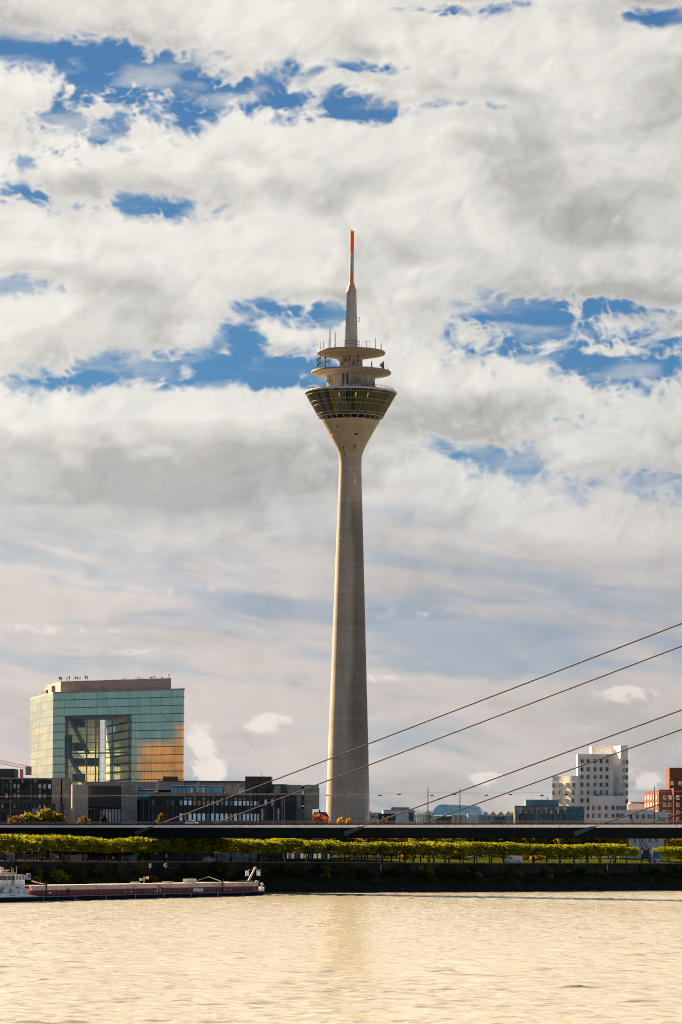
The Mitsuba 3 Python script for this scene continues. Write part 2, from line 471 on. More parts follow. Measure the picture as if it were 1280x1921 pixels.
foliage('weed_leaf', (0.05, 0.07, 0.012), (0.025, 0.042, 0.010), trans=0.7)

mat('stone_cladding', stone_color, 0.85, 0.2)
mat('quay_stone', quay_color, 0.9, 0.15)
mat('bank_soil', bank_color, 0.95, 0.1)
scene['lawn_grass'] = {'type': 'twosided', 'bsdf': {'type': 'diffuse', 'reflectance': proc(lawn_color)}}
mat('paving', paving_color, 0.9, 0.2)
mat('far_ground', ground_color, 0.95, 0.1)
mat('red_brick', brick_color, 0.9, 0.2)
mat('white_render', render_white, 0.8, 0.25)
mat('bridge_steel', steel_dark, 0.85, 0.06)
mat('white_paint', (0.84, 0.85, 0.86), 0.45, 0.5)
mat('cream_paint', (0.70, 0.60, 0.48), 0.6, 0.3)
mat('light_grey', (0.50, 0.52, 0.53), 0.6, 0.3)
mat('mid_grey', (0.26, 0.26, 0.27), 0.7, 0.3)
mat('beige_grey', (0.36, 0.33, 0.31), 0.7, 0.3)
mat('dark_grey', (0.06, 0.062, 0.07), 0.6, 0.4)
mat('black_paint', (0.012, 0.013, 0.017), 0.5, 0.4)
mat('bronze_panel', (0.035, 0.032, 0.034), 0.35, 0.5)
mat('navy_panel', (0.012, 0.014, 0.024), 0.35, 0.5)
mat('brown_steel', (0.05, 0.035, 0.028), 0.6, 0.3)
mat('cable_steel', (0.032, 0.020, 0.012), 0.5, 0.4)
mat('socket_steel', (0.04, 0.058, 0.08), 0.7, 0.15)
mat('orange_paint', (0.78, 0.22, 0.08), 0.55, 0.4)
mat('salmon_paint', (0.78, 0.36, 0.27), 0.6, 0.3)
mat('mast_grey', (0.42, 0.47, 0.52), 0.5, 0.4)
mat('mast_concrete', (0.44, 0.46, 0.43), 0.75, 0.3)
mat('antenna_metal', (0.22, 0.17, 0.11), 0.5, 0.4)
mat('red_hull', (0.16, 0.022, 0.03), 0.55, 0.4)
mat('navy_hull', (0.006, 0.010, 0.020), 0.8, 0.1)
mat('pale_blue_paint', (0.55, 0.64, 0.72), 0.5, 0.4)
mat('sign_blue', (0.015, 0.06, 0.30), 0.5, 0.4)
mat('cabin_blue', (0.03, 0.12, 0.26), 0.5, 0.4)
mat('sign_red', (0.45, 0.04, 0.07), 0.5, 0.4)
mat('teal_panel', (0.10, 0.27, 0.32), 0.4, 0.5)
mat('bark', (0.045, 0.036, 0.028), 0.9, 0.2)
mat('skin', (0.45, 0.28, 0.20), 0.7, 0.3)
mat('hair_dark', (0.025, 0.018, 0.013), 0.7, 0.3)
for nm, c in (('cloth_black', (0.02, 0.02, 0.025)), ('cloth_blue', (0.05, 0.08, 0.16)), ('cloth_red', (0.35, 0.06, 0.05)), ('cloth_white', (0.65, 0.63, 0.60)), ('cloth_tan', (0.30, 0.22, 0.14)), ('cloth_orange', (0.55, 0.20, 0.03))):
    mat(nm, c, 0.9, 0.2)
mat('tyre_rubber', (0.02, 0.02, 0.02), 0.9, 0.2)
mat('rim_metal', (0.5, 0.5, 0.5), 0.4, 0.5, 0.6)
mat('dark_glass', (0.015, 0.018, 0.022), 0.05, 0.9)
mat('pane_pale', (0.76, 0.72, 0.69), 0.12, 0.9)        # pale tone paints in the sky reflected by the panes
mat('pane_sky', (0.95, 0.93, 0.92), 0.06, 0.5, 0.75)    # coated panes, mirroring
mat('pane_tan', (0.42, 0.34, 0.24), 0.15, 0.8)
mat('pane_blue', (0.07, 0.22, 0.32), 0.06, 0.8, 0.4)
mat('pane_grey', (0.10, 0.105, 0.10), 0.08, 0.8)
mat('olive_glass', (0.060, 0.062, 0.014), 0.1, 0.25)
mat('deep_glass', (0.009, 0.011, 0.013), 0.08, 0.3)
mat('slate_glass', (0.05, 0.068, 0.085), 0.08, 0.5)
mat('ochre_glass', (0.15, 0.12, 0.028), 0.12, 0.3)
mat('green_glass', (0.70, 0.84, 0.60), 0.07, 0.9, 0.6)
mat('green_glass_deep', (0.60, 0.77, 0.55), 0.07, 0.9, 0.6)
mat('green_glass_sunlit', (0.80, 0.82, 0.60), 0.09, 0.8, 0.6)  # paler copy of the green glass, sunlight put into its colour
mat('sunlit_glass', (0.84, 0.84, 0.60), 0.10, 0.6, 0.55)  # warm copy of the green glass, sun sheen put into its colour
mat('inner_glass', (0.36, 0.40, 0.31), 0.2, 0.8, 0.3)
mat('inner_glass_pale', (0.72, 0.72, 0.46), 0.3, 0.6, 0.1)
mat('frame_green', (0.14, 0.15, 0.12), 0.5, 0.4)
mat('slab_brown', (0.16, 0.12, 0.085), 0.7, 0.3)
mat('solar_panel', (0.05, 0.035, 0.03), 0.2, 0.6)
mat('roof_tile_dark', (0.05, 0.045, 0.05), 0.8, 0.2)
scene['clear_glass'] = {'type': 'thindielectric', 'int_ior': 1.5, 'specular_transmittance': rgb((0.90, 0.97, 0.90))}
scene['hall_glass'] = {'type': 'principledthin', 'base_color': rgb((0.30, 0.54, 0.74)), 'roughness': 0.12, 'spec_trans': 0.6, 'diff_trans': 0.8, 'eta': 1.5}
scene['rear_milk'] = {'type': 'principledthin', 'base_color': rgb((0.85, 0.86, 0.62)), 'roughness': 0.4, 'diff_trans': 1.5, 'eta': 1.3}
scene['milk_glass'] = {'type': 'principledthin', 'base_color': rgb((0.92, 0.90, 0.74)), 'roughness': 0.6, 'diff_trans': 1.7, 'eta': 1.2}

# ------------------------------------------------------------------ river, bank, ground
BANK = np.array([(-2600, -900), (-900, 150), (-420, 590), (-200, 770), (-77, 880), (-12, 951), (38, 985), (111, 1065), (220, 1180), (420, 1400), (900, 1900), (3000, 4200)], float)


def smooth_line(p, n=14):
    q = p.copy()
    for _ in range(3):                                       # corner cutting
        a = q[:-1] * 0.75 + q[1:] * 0.25; b = q[:-1] * 0.25 + q[1:] * 0.75
        q = np.vstack([q[:1], np.stack([a, b], 1).reshape(-1, 2), q[-1:]])
    return q


BLINE = smooth_line(BANK)
_seg = np.linalg.norm(np.diff(BLINE, axis=0), axis=1); _arc = np.r_[0, np.cumsum(_seg)]


def bank_at(s, off):
    """Point at arc length s along the waterline, off metres landward, and the unit direction along the bank."""
    p = np.array([np.interp(s, _arc, BLINE[:, 0]), np.interp(s, _arc, BLINE[:, 1])])
    t = np.array([np.interp(s + 6, _arc, BLINE[:, 0]), np.interp(s + 6, _arc, BLINE[:, 1])]) - np.array([np.interp(s - 6, _arc, BLINE[:, 0]), np.interp(s - 6, _arc, BLINE[:, 1])])
    t /= np.linalg.norm(t)
    return p + off * np.array([-t[1], t[0]]), t


def bank_s(px, off=0.0):
    """Arc length at which the sight line of survey column px crosses the bank line shifted landward by off."""
    ss = np.linspace(2600, 4600, 4001)
    q = np.array([bank_at(s, off)[0] for s in ss[::10]])
    r = q[:, 0] / q[:, 1]
    return float(np.interp((px - 640 - (1592 - 1615) * math.sin(ROLL)) / F, r, ss[::10]))


def bank_strip(cols, s):
    """Surface swept along the bank: cols = [(off, z), ...]."""
    rows = []
    for q in s:
        for off, z in cols:
            p, t = bank_at(q, off)
            rows.append((p[0], p[1], z))
    k = len(cols); n = len(s); f = []
    for i in range(n - 1):
        for j in range(k - 1):
            f.append((i * k + j, (i + 1) * k + j, (i + 1) * k + j + 1, i * k + j + 1))
    return np.array(rows), np.array(f)


S_ALL = np.linspace(0, _arc[-1], 220)
S_VIEW = np.linspace(bank_s(-350), bank_s(1700), 420)
S_ALL = np.unique(np.r_[S_ALL[S_ALL < S_VIEW[0]], S_VIEW, S_ALL[S_ALL > S_VIEW[-1]]])


def water_mesh():
    """The river: real waves near the camera, coarser with distance."""
    ys = [-400.0, -150.0, -40.0, 20.0, 60.0]
    while ys[-1] < 1500:
        y = ys[-1]
        ys.append(y + max(0.36, 0.0016 * y * max(1.0, y / 700)))
    ys = np.array(ys)
    na = 236
    a = np.r_[-np.geomspace(1.6, 0.15, 16)[:-1], np.linspace(-0.14, 0.14, na - 30), np.geomspace(0.15, 1.6, 16)[1:]]
    y = np.repeat(ys, na); x = np.maximum(y, 160.0) * np.tile(a, len(ys))
    g = np.stack([x, y, np.zeros_like(x)], -1)
    h = np.zeros(len(x))
    rng = np.random.default_rng(5)
    q = np.stack([x / 2.6, y / 1.7, np.zeros_like(x)], -1)
    wx = meshkit.fbm(np.stack([x / 9, y / 7, 0 * x], -1), 3, 21) - 0.5
    h += 0.34 * (meshkit.fbm(q + wx[:, None] * 1.2, 4, 11) - 0.5)
    h += 0.20 * (1 - np.abs(2 * meshkit.noise(np.stack([x / 4.2 + wx, y / 2.4 - wx, 0 * x + 3], -1), 14) - 1) - 0.5)
    for k in range(10):
        ang = rng.normal(0, 0.5); lam = rng.uniform(1.6, 6.0); amp = 0.007 * lam * rng.uniform(0.6, 1.2)
        ph = rng.uniform(0, 6.28)
        h += amp * np.sin(2 * np.pi * (x * math.sin(ang) + y * math.cos(ang)) / lam + ph + 5 * wx)
    ridge = meshkit.noise(np.stack([x / 4.5 + wx * 2, y / 1.9 + wx * 2, 0 * x + 9], -1), 31) * meshkit.noise(np.stack([x / 1.3, y / 0.9, 0 * x + 2], -1), 17)
    h += 0.55 * np.clip(ridge - 0.42, 0, 1)
    patch = 0.30 + 1.45 * meshkit.fbm(np.stack([x / 55, y / 140, 0 * x + 7], -1), 3, 4)
    bx, by = x + 22.5, y - 890.0                              # wash round the barge's bow
    rr = np.hypot(bx, by) + 1e-6
    h += 0.5 * np.exp(-rr / 16) * np.sin(rr * 1.3) * (bx + 0.38 * by > -6)
    along = (bx * 0.377 + by * 0.926); acr = np.abs(bx * 0.926 - by * 0.377)
    h += 0.35 * np.exp(-np.abs(acr - 5 + along * 0.25) / 1.8) * np.exp(along / 60) * (along < 0) * (bx * 0.926 - by * 0.377 > 0)
    g[:, 2] = h * patch * 0.62 - 0.02
    i = np.arange((na - 1) * (len(ys) - 1)); r, c = i // (na - 1), i % (na - 1); k = r * na + c
    return g, np.stack([k, k + 1, k + na + 1, k + na], 1)


def river_color(p, n, uv):
    return mix((0.455, 0.45, 0.345), (0.40, 0.39, 0.30), fbm(p.x / 30, p.y / 60, 2.0, 3))


def ripple(p, n, uv):
    return fbm(p.x * 0.45, p.y * 0.6, 1.0, 4) * 0.7 + 0.3 * noise(p.x * 1.1, p.y * 1.5, 4.0)


scene['river_water'] = {'type': 'bumpmap', 'arbitrary': proc(ripple, 0.06), 'scale': 0.14,
                        'bsdf': {'type': 'principled', 'base_color': proc(river_color), 'roughness': 0.13, 'specular': 0.9}}
put(water_mesh(), 'river_water', key='river', smooth=True)
labels['river'] = {'kind': 'structure', 'label': 'wide rippled river shining golden'}
_b = MB(); _b.box(-9000, 9000, -3000, 5000, -6, -2.0)
put(_b, 'bank_soil', key='riverbed'); labels['riverbed'] = {'kind': 'structure'}

_v, _f = bank_strip([(-9, -2.5), (-1.0, -0.3), (0.3, 0.15), (3.2, 1.3), (5.5, 2.0), (9.5, 3.6), (13.0, 4.6), (14.6, 4.9)], S_ALL)
_n = meshkit.fbm(_v / 2.2, 4, 3)
_v[:, 2] += (_n - 0.5) * 0.9 * ((_v[:, 2] > 0.5) & (_v[:, 2] < 4.8))
put((_v, _f), 'bank_soil', key='riverbank', smooth=True)
labels['riverbank'] = {'kind': 'structure', 'label': 'dark overgrown bank below the quay wall'}

# quay wall with coping
qw = thing('quay_wall', 'long dark stone quay wall between promenade and overgrown riverbank', 'wall')
put(bank_strip([(14.2, 3.9), (14.5, GROUND_Z - 0.05), (15.3, GROUND_Z - 0.05)], S_ALL), 'quay_stone', qw, 'wall_face')
_c = [(14.25, 8.5), (14.25, 8.82), (15.1, 8.82), (15.1, 8.5)]
put(bank_strip(_c, S_ALL), 'paving', qw, 'coping')
_b = MB()
for s in np.arange(S_VIEW[0], S_VIEW[-1], 2.5):
    p, t = bank_at(s, 14.7)
    _b.tube([p[0], p[1], 8.8], [p[0], p[1], 9.85], 0.035, n=5)
stuff(put(_b, 'dark_grey', qw, 'railing_post'))
_b = MB()
for z in (9.35, 9.85):
    for s0, s1 in zip(S_VIEW[:-1:6], S_VIEW[6::6]):
        p0, p1 = bank_at(s0, 14.7)[0], bank_at(s1, 14.7)[0]
        _b.tube([*p0, z], [*p1, z], 0.03, n=4, caps=False)
put(_b, 'dark_grey', qw, 'handrail')

# ground, promenade, lawn
_edge = np.array([bank_at(s, 15.0)[0] for s in S_ALL])
_poly = Polygon(np.vstack([_edge, [(60000, 9000), (60000, 62000), (-60000, 62000), (-60000, -3000)]])).buffer(0)
_pv, _pf = trimesh.creation.triangulate_polygon(max(getattr(_poly, 'geoms', [_poly]), key=lambda g: g.area), engine='earcut')
put((np.c_[_pv, np.full(len(_pv), GROUND_Z - 0.02)], _pf), 'far_ground', key='ground'); labels['ground'] = {'kind': 'structure'}
put(bank_strip([(15.05, GROUND_Z), (33, GROUND_Z)], S_ALL), 'paving', key='promenade'); labels['promenade'] = {'kind': 'structure', 'label': 'paved riverside promenade behind the quay wall'}
S_LAWN = np.linspace(bank_s(775), bank_s(1700), 160)
_v, _f = bank_strip([(33.2, GROUND_Z + 0.0), (38, GROUND_Z + 0.25), (50, GROUND_Z + 0.8), (66, GROUND_Z + 1.35), (80, GROUND_Z + 1.5), (130, GROUND_Z + 1.5)], S_LAWN)
_v[:, 2] += (meshkit.fbm(_v / 7, 3, 2) - 0.5) * 0.25 * (_v[:, 2] > GROUND_Z + 0.1)
put((_v, _f), 'lawn_grass', key='lawn', smooth=True); labels['lawn'] = {'kind': 'structure', 'label': 'sunlit green lawn behind the promenade trees'}

# ------------------------------------------------------------------ the television tower
TX, TY = 2.5, 1250.0
M1 = TY / F                                                   # metres per survey pixel at the tower
def tz(py): return EYE + (1592 - py) * M1
def tr(r): return r * M1
TF = T().translate([TX, TY, 0])
tower = thing('television_tower', 'tall slender concrete television tower with glazed restaurant bowl and orange white mast', 'tower')
_y = [1612, 1540, 1450, 1360, 1270, 1180, 1100, 1020, 950, 900, 880, 870, 862]
_r = [44.6, 41.7, 39.0, 36.3, 33.3, 30.5, 27.9, 25.4, 23.0, 21.5, 20.9, 20.8, 21.0]
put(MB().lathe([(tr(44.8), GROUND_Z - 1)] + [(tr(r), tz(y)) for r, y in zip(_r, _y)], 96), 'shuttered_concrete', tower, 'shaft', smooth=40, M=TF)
_y = [862, 856, 850, 845, 840, 835, 830, 820, 810, 800, 791.5, 790.2, 788.5]
_r = [21.0, 21.8, 23.2, 24.8, 26.8, 29.1, 31.7, 37.3, 42.8, 48.3, 54.2, 54.5, 53.0]
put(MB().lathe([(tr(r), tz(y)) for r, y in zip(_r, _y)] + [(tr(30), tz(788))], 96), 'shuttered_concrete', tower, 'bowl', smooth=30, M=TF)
# dark ribbon of windows on the bowl's lip
put(MB().lathe([(tr(51.0), tz(789)), (tr(57.2), tz(783.2))], 96), 'deep_glass', tower, 'ribbon_window', smooth=True, M=TF)
for k in range(26):
    a = 2 * math.pi * (k + 0.5) / 26
    c, s = math.cos(a), math.sin(a)
    put(MB().tube([tr(52.0) * c, tr(52.0) * s, tz(788.7)], [tr(58.4) * c, tr(58.4) * s, tz(783.1)], 0.14, n=5), 'light_grey', tower, 'ribbon_post', M=TF)
put(MB().lathe([(tr(57.2), tz(783.3)), (tr(60.6), tz(783.4)), (tr(61.6), tz(781.8)), (tr(59), tz(781.5))], 96), 'mid_grey', tower, 'sill_ring', smooth=30, M=TF)
# inclined glazing of the restaurant: 48 bays in five rows
NB = 48
R0, R1, Y0, Y1 = 60.6, 85.0, 782.0, 738.5
rows = [(0.0, 0.09), (0.09, 0.43), (0.43, 0.60), (0.60, 0.90), (0.90, 1.0)]
def slope(t, back=0.0): return tr(R0 + (R1 - R0) * t) - back, tz(Y0 + (Y1 - Y0) * t)
put(MB().lathe([slope(0.01, 0.9), slope(0.99, 0.9)], 48), 'black_paint', tower, 'restaurant_core', M=TF)
_rng = random.Random(4)
GLASS = ['olive_glass', 'deep_glass', 'slate_glass', 'ochre_glass']
colmat = []
for k in range(NB):
    colmat.append(_rng.choices(GLASS, [0.36, 0.34, 0.22, 0.08])[0])
_front = 36                                                   # the bay that faces the camera (-y)
for dk, m in ((-4, 'ochre_glass'), (-3, 'ochre_glass'), (-2, 'slate_glass'), (-1, 'deep_glass'), (0, 'deep_glass'), (1, 'olive_glass'), (2, 'olive_glass'), (3, 'olive_glass'), (4, 'olive_glass'), (5, 'olive_glass'), (6, 'olive_glass'), (7, 'deep_glass'), (8, 'slate_glass'), (-5, 'deep_glass'), (-6, 'slate_glass'), (-7, 'deep_glass'), (-8, 'slate_glass')):
    colmat[(_front + dk) % NB] = m
for ri, (t0, t1) in enumerate(rows):
    r0, z0 = slope(t0 + 0.006, 0.10); r1, z1 = slope(t1 - 0.006, 0.10)
    h = math.pi / NB * 0.97
    def pane():
        b = MB()
        o = np.array([0.05 * (z1 - z0), 0, -0.05 * (r1 - r0)]) * 0.6
        v = np.array([[r0 * math.cos(h), -r0 * math.sin(h), z0], [r0 * math.cos(h), r0 * math.sin(h), z0], [r1 * math.cos(h), r1 * math.sin(h), z1], [r1 * math.cos(h), -r1 * math.sin(h), z1]])
        b.add(np.vstack([v, v - o]), [[0, 1, 2, 3], [4, 7, 6, 5], [0, 4, 5, 1], [1, 5, 6, 2], [2, 6, 7, 3], [3, 7, 4, 0]])
        return b
    for k in range(NB):
        m = colmat[k] if _rng.random() < 0.86 else _rng.choice(GLASS)
        if ri in (0, 4):
            m = 'deep_glass' if _rng.random() < 0.7 else 'slate_glass'
        tilt = _rng.uniform(-0.25, 0.25)
        reuse(f'tower_pane_{ri}', pane, m, free(tower + '__pane'), TF @ T().rotate([0, 0, 1], 360 * (k + 0.5) / NB + tilt))
_b = MB()
for k in range(2 * NB):
    a = math.pi * k / NB; c, s = math.cos(a), math.sin(a)
    (ra, za), (rb, zb) = slope(0, 0.0), slope(1, 0.0)
    _b.tube([ra * c, ra * s, za], [rb * c, rb * s, zb], 0.05 if k % 2 else 0.085, n=4, caps=False)
stuff(put(_b, 'mullion_grey', tower, 'mullion', M=TF))
for t in (0.09, 0.43, 0.60, 0.90):
    r, z = slope(t)
    put(MB().lathe([(r - 0.08, z - 0.12), (r + 0.03, z - 0.08), (r + 0.03, z + 0.08), (r - 0.08, z + 0.12)], 96), 'mullion_grey', tower, 'transom', M=TF)
put(MB().lathe([(tr(84.0), tz(739)), (tr(86.3), tz(738.2)), (tr(86.8), tz(736.6)), (tr(86.2), tz(735.4)), (tr(80), tz(735)), (tr(40), tz(733))], 96), 'light_grey', tower, 'roof_rim', smooth=35, M=TF)
_b = MB()
for k in range(72):
    a = 2 * math.pi * k / 72; c, s = math.cos(a), math.sin(a)
    _b.tube([tr(81) * c, tr(81) * s, tz(735)], [tr(81) * c, tr(81) * s, tz(730)], 0.06, n=4)
    a2 = 2 * math.pi * (k + 1) / 72
    _b.tube([tr(81) * c, tr(81) * s, tz(730)], [tr(81) * math.cos(a2), tr(81) * math.sin(a2), tz(730)], 0.07, n=4, caps=False)
put(_b, 'antenna_metal', tower, 'roof_railing', M=TF)
for dk, t0 in ((-2.6, .66), (0.35, .66), (2.6, .66)):          # pale slips on single panes, painting in bright reflections
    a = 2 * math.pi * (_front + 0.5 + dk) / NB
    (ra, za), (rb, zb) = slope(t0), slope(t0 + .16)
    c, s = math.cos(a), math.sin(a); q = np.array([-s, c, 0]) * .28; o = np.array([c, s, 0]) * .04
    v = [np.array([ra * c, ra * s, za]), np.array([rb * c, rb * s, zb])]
    put(MB().hull([p + i * q + j * o for p in v for i in (-1, 1) for j in (-1, .4)]), 'glint_pale', tower, 'blind', M=TF)
mat('glint_pale', (0.75, 0.80, 0.45), 0.6, 0.3)
# plant on the restaurant roof
for k in range(16):
    a = math.radians(-90 + _rng.uniform(-80, 80)); r = tr(_rng.uniform(52, 76)); s_ = _rng.uniform(0.4, 0.9)
    put(MB().box(r * math.cos(a) - s_, r * math.cos(a) + s_, r * math.sin(a) - s_, r * math.sin(a) + s_, tz(735), tz(735) + _rng.uniform(0.6, 1.5)), _rng.choice(['light_grey', 'pale_blue_paint', 'mid_grey']), tower, 'roof_plant', M=TF)
# drums with vertical shuttering ribs
_w = 1 + 0.012 * (np.arange(180) % 3 == 0)
def drum_color(p, n, uv):
    a = dr.atan2(p.y - 1250.0, p.x - 2.5) * 30
    t = 0.7 + 0.5 * cell_rand(dr.floor(a), 2, 9) + 0.5 * (fbm(a * 0.6, p.z / 6, 2.0, 4) - 0.5)
    return mix((0.42, 0.40, 0.37), (0.36, 0.24, 0.14), smoothstep(0.52, 0.72, fbm(a / 5, p.z / 5, 7.0, 4))) * t
mat('board_concrete', drum_color, 0.85, 0.2)
put(MB().lathe([(tr(45.3), tz(735)), (tr(43.8), tz(697))], 180, wob=_w), 'board_concrete', tower, 'lower_drum', M=TF)
put(MB().lathe([(tr(21.8), tz(700)), (tr(20.6), tz(662))], 180, wob=_w), 'board_concrete', tower, 'upper_drum', M=TF)
for px in (644, 652):
    a = math.asin((px - 658.6) / 45.0)
    put(MB().box(-0.22, 0.22, -tr(46.2), -tr(44.2), tz(733), tz(698)), 'black_paint', tower, 'vertical_slot', M=TF @ T().rotate([0, 0, 1], math.degrees(a)))
# platforms
def platform(R, py, inner, name):
    z = tz(py)
    b = MB().lathe([(tr(inner - 2), z + 0.25), (tr(R - 3), z + 0.62), (tr(R - 0.7), z + 0.58), (tr(R), z + 0.3), (tr(R), z - 0.05), (tr(R - 1.0), z - 0.3), (tr(R * 0.80), z - 0.55), (tr(R * 0.79), z - 0.85), (tr(R * 0.62), z - 1.0), (tr(R * 0.61), z - 1.35), (tr(inner - 1), z - 1.5)], 96)
    return put(b, 'platform_concrete', tower, name, smooth=30, M=TF)
mat('mullion_grey', (0.27, 0.265, 0.25), 0.5, 0.4)
mat('platform_concrete', (0.30, 0.265, 0.225), 0.8, 0.3)
platform(75.2, 699.8, 44, 'platform'); platform(64.2, 662.5, 21, 'platform')
# mast
_ph = math.pi / 8
put(MB().lathe([(tr(13.4), tz(662)), (tr(13.0), tz(650)), (tr(9.6), tz(547))], 8, phase=_ph), 'mast_concrete', tower, 'mast_base', M=TF)
put(MB().lathe([(tr(9.7), tz(547)), (tr(9.3), tz(545.5)), (tr(4.0), tz(529))], 24), 'salmon_paint', tower, 'mast_cone', smooth=30, M=TF)
for y0, y1, m in ((529, 511.5, 'orange_paint'), (511.5, 473, 'mast_grey'), (473, 434, 'orange_paint')):
    put(MB().lathe([(tr(3.75), tz(y0)), (tr(3.75), tz(y1))], 24), m, tower, 'mast_section', smooth=True, M=TF)
put(MB().lathe([(tr(3.6), tz(434)), (tr(5.0), tz(433.4)), (tr(5.0), tz(432.6)), (tr(2.5), tz(432.2)), (tr(2.4), tz(430.6)), (0.01, tz(430.3))], 20), 'white_paint', tower, 'mast_cap', M=TF)
for k in range(6):
    a = k * math.pi / 3; c, s = math.cos(a), math.sin(a)
    put(MB().tube([tr(4.5) * c, tr(4.5) * s, tz(433)], [tr(6.2) * c, tr(6.2) * s, tz(429.2)], 0.13, n=5), 'white_paint', tower, 'cap_antenna', M=TF)
for y in (445, 459, 484, 498, 520):
    put(MB().lathe([(tr(3.75), tz(y) - 0.1), (tr(4.1), tz(y) - 0.05), (tr(4.1), tz(y) + 0.05), (tr(3.75), tz(y) + 0.1)], 24), 'beige_grey', tower, 'mast_flange', M=TF)
# bolt rows and step irons on the mast base
_b = MB()
for y in range(552, 650, 4):
    r = 9.6 + (y - 547) / 103 * 3.4
    for sx in (-0.34, 0.36):
        _b.box(tr(r) * sx - 0.09, tr(r) * sx + 0.09, -tr(r) * 0.96, -tr(r) * 0.92, tz(y) - 0.09, tz(y) + 0.09)
    _b.box(-tr(r) * 1.02, -tr(r) * 0.9, -0.2, 0.2, tz(y) - 0.04, tz(y) + 0.04)
stuff(put(_b, 'dark_grey', tower, 'step_iron', M=TF))
_b = MB()
for z in (596, 602):
    _b.tube([tr(10.5), 0, tz(z)], [tr(15.5), 0, tz(z)], 0.1, n=5)
_b.tube([tr(15.2), 0, tz(594)], [tr(15.2), 0, tz(603)], 0.1, n=5)
put(_b, 'antenna_metal', tower, 'mast_bracket', M=TF)
for y in (640, 646):
    put(MB().lathe([(tr(13.4), tz(y) - 0.05), (tr(14.6), tz(y) - 0.05), (tr(14.6), tz(y) + 0.05)], 24), 'dark_grey', tower, 'mast_ring', M=TF)
# aerials on the platforms: (px, top row, thickness)
def aerial(px, ytop, ybase, r, depth):
    x = (px - 659.2) * M1
    b = MB().tube([x, depth, tz(ybase)], [x, depth, tz(ytop)], r, r * 0.7, n=6)
    return put(b, 'antenna_metal', tower, 'aerial', M=TF)
for px, y, r, dp in ((601.4, 642, 0.13, 0), (606.9, 639, 0.15, -2), (616.5, 641, 0.08, -5), (619.4, 622, 0.26, -6), (629.1, 629, 0.22, -9), (674.5, 634, 0.14, 6), (688.1, 644, 0.16, -6), (704.5, 637, 0.17, -5), (713.9, 645, 0.1, -2), (716.3, 642, 0.15, 0), (679, 651, 0.07, -7), (694, 649, 0.07, -7)):
    aerial(px, y, 661, r, dp)
_b = MB(); x = (688.1 - 659.2) * M1
_b.tube([x - 1.4, -6, tz(645)], [x + 1.6, -6, tz(645)], 0.06, n=4)
put(_b, 'antenna_metal', tower, 'aerial_crossbar', M=TF)
for px, y, r, dp in ((597.5, 672, 0.2, -2), (601.2, 668, 0.17, -3), (611.2, 669, 0.2, -5), (606.4, 683, 0.2, -7), (595, 686, 0.12, 1), (697.5, 682, 0.3, -7), (728.6, 690, 0.2, -2)):
    aerial(px, y, 698, r, dp)
for px, y in ((597.5, 678), (597.5, 688), (601.2, 674), (601.2, 684), (611.2, 674), (611.2, 682), (611.2, 690)):
    x = (px - 659.2) * M1
    put(MB().box(x - 0.42, x + 0.42, -4.2, -3.4, tz(y) - 0.35, tz(y) + 0.35), 'antenna_metal', tower, 'panel_aerial', M=TF)
x = (719 - 659.2) * M1
put(MB().tube([x, -4, tz(698)], [x, -4, tz(681)], 0.5, 0.35, n=8).box(x - 1.1, x - 0.3, -4.4, -3.6, tz(690), tz(684)).tube([x, -4, tz(681)], [x, -4, tz(678.5)], 0.2, 0.1, n=6), 'antenna_metal', tower, 'mast_cluster', M=TF)
def dish(px, py, r, depth):
    x = (px - 659.2) * M1
    b = MB().tube([x, depth, tz(py)], [x, depth + 0.7, tz(py)], tr(r), n=24)
    put(b, 'light_grey', tower, 'dish_antenna', smooth=30, M=TF)
    put(MB().tube([x, depth + 0.5, tz(699)], [x, depth + 0.5, tz(py)], 0.12, n=5), 'mid_grey', tower, 'dish_post', M=TF)
dish(638.3, 678.5, 4.6, -7.6); dish(616.5, 681.5, 3.2, -6.0); dish(678.5, 675, 2.2, -5.2)
# portholes
def porthole(py, r_px, ang, size, m, name='porthole', dz=0.0):
    r = tr(r_px)
    b = MB().tube([0, -r + 0.3, 0], [0, -r - 0.12, 0], size, n=14)
    put(b, m, tower, name, M=TF @ T().translate([0, 0, tz(py)]).rotate([0, 0, 1], ang))
for px, py in ((656.2, 671), (672, 671), (648, 678), (656.5, 678), (671.5, 678.5), (663, 684)):
    porthole(py, 21.3, math.degrees(math.asin(max(-1, min(1, (px - 659) / 21.5)))), 0.42, 'dark_grey')
for py, r_px, ang, size in ((817, 38.5, 16, 0.72), (838, 27.0, 16, 0.62), (817, 38.5, -64, 0.72), (838, 27.0, -64, 0.62), (804, 46, -31, 0.4), (817, 39, -32, 0.3), (842, 26, -29, 0.35), (855, 22.5, -29, 0.3)):
    porthole(py, r_px, ang, size, 'black_paint')
yy = 886.0
while yy < 1535:
    r = np.interp(yy, [862, 870, 880, 900, 950, 1020, 1100, 1180, 1270, 1360, 1450, 1540], [21.0, 20.8, 20.9, 21.5, 23.0, 25.4, 27.9, 30.5, 33.3, 36.3, 39.0, 41.7])
    porthole(yy, r, -28.0, 0.19, 'dark_grey')
    yy += 12.2
_hull = trimesh.convex.convex_hull(np.array([[0.42 * math.cos(a), dy, 0.42 * math.sin(a) + oz] for a in np.linspace(0, 2 * math.pi, 14) for oz in (-0.65, 0.65) for dy in (-0.12, 0.12)]))
put(_hull, 'pale_blue_paint', tower, 'light_panel', M=TF @ T().translate([0, 0, tz(904)]).rotate([0, 0, 1], 25).translate([0, -tr(21.5), 0]))
for sx, y in ((6.0, 1222), (6.6, 1092), (5.2, 1068), (7.5, 1110)):
    porthole(y, np.interp(y, [1020, 1100, 1180, 1270], [25.4, 27.9, 30.5, 33.3]), sx, 0.22, 'light_grey', 'beacon')

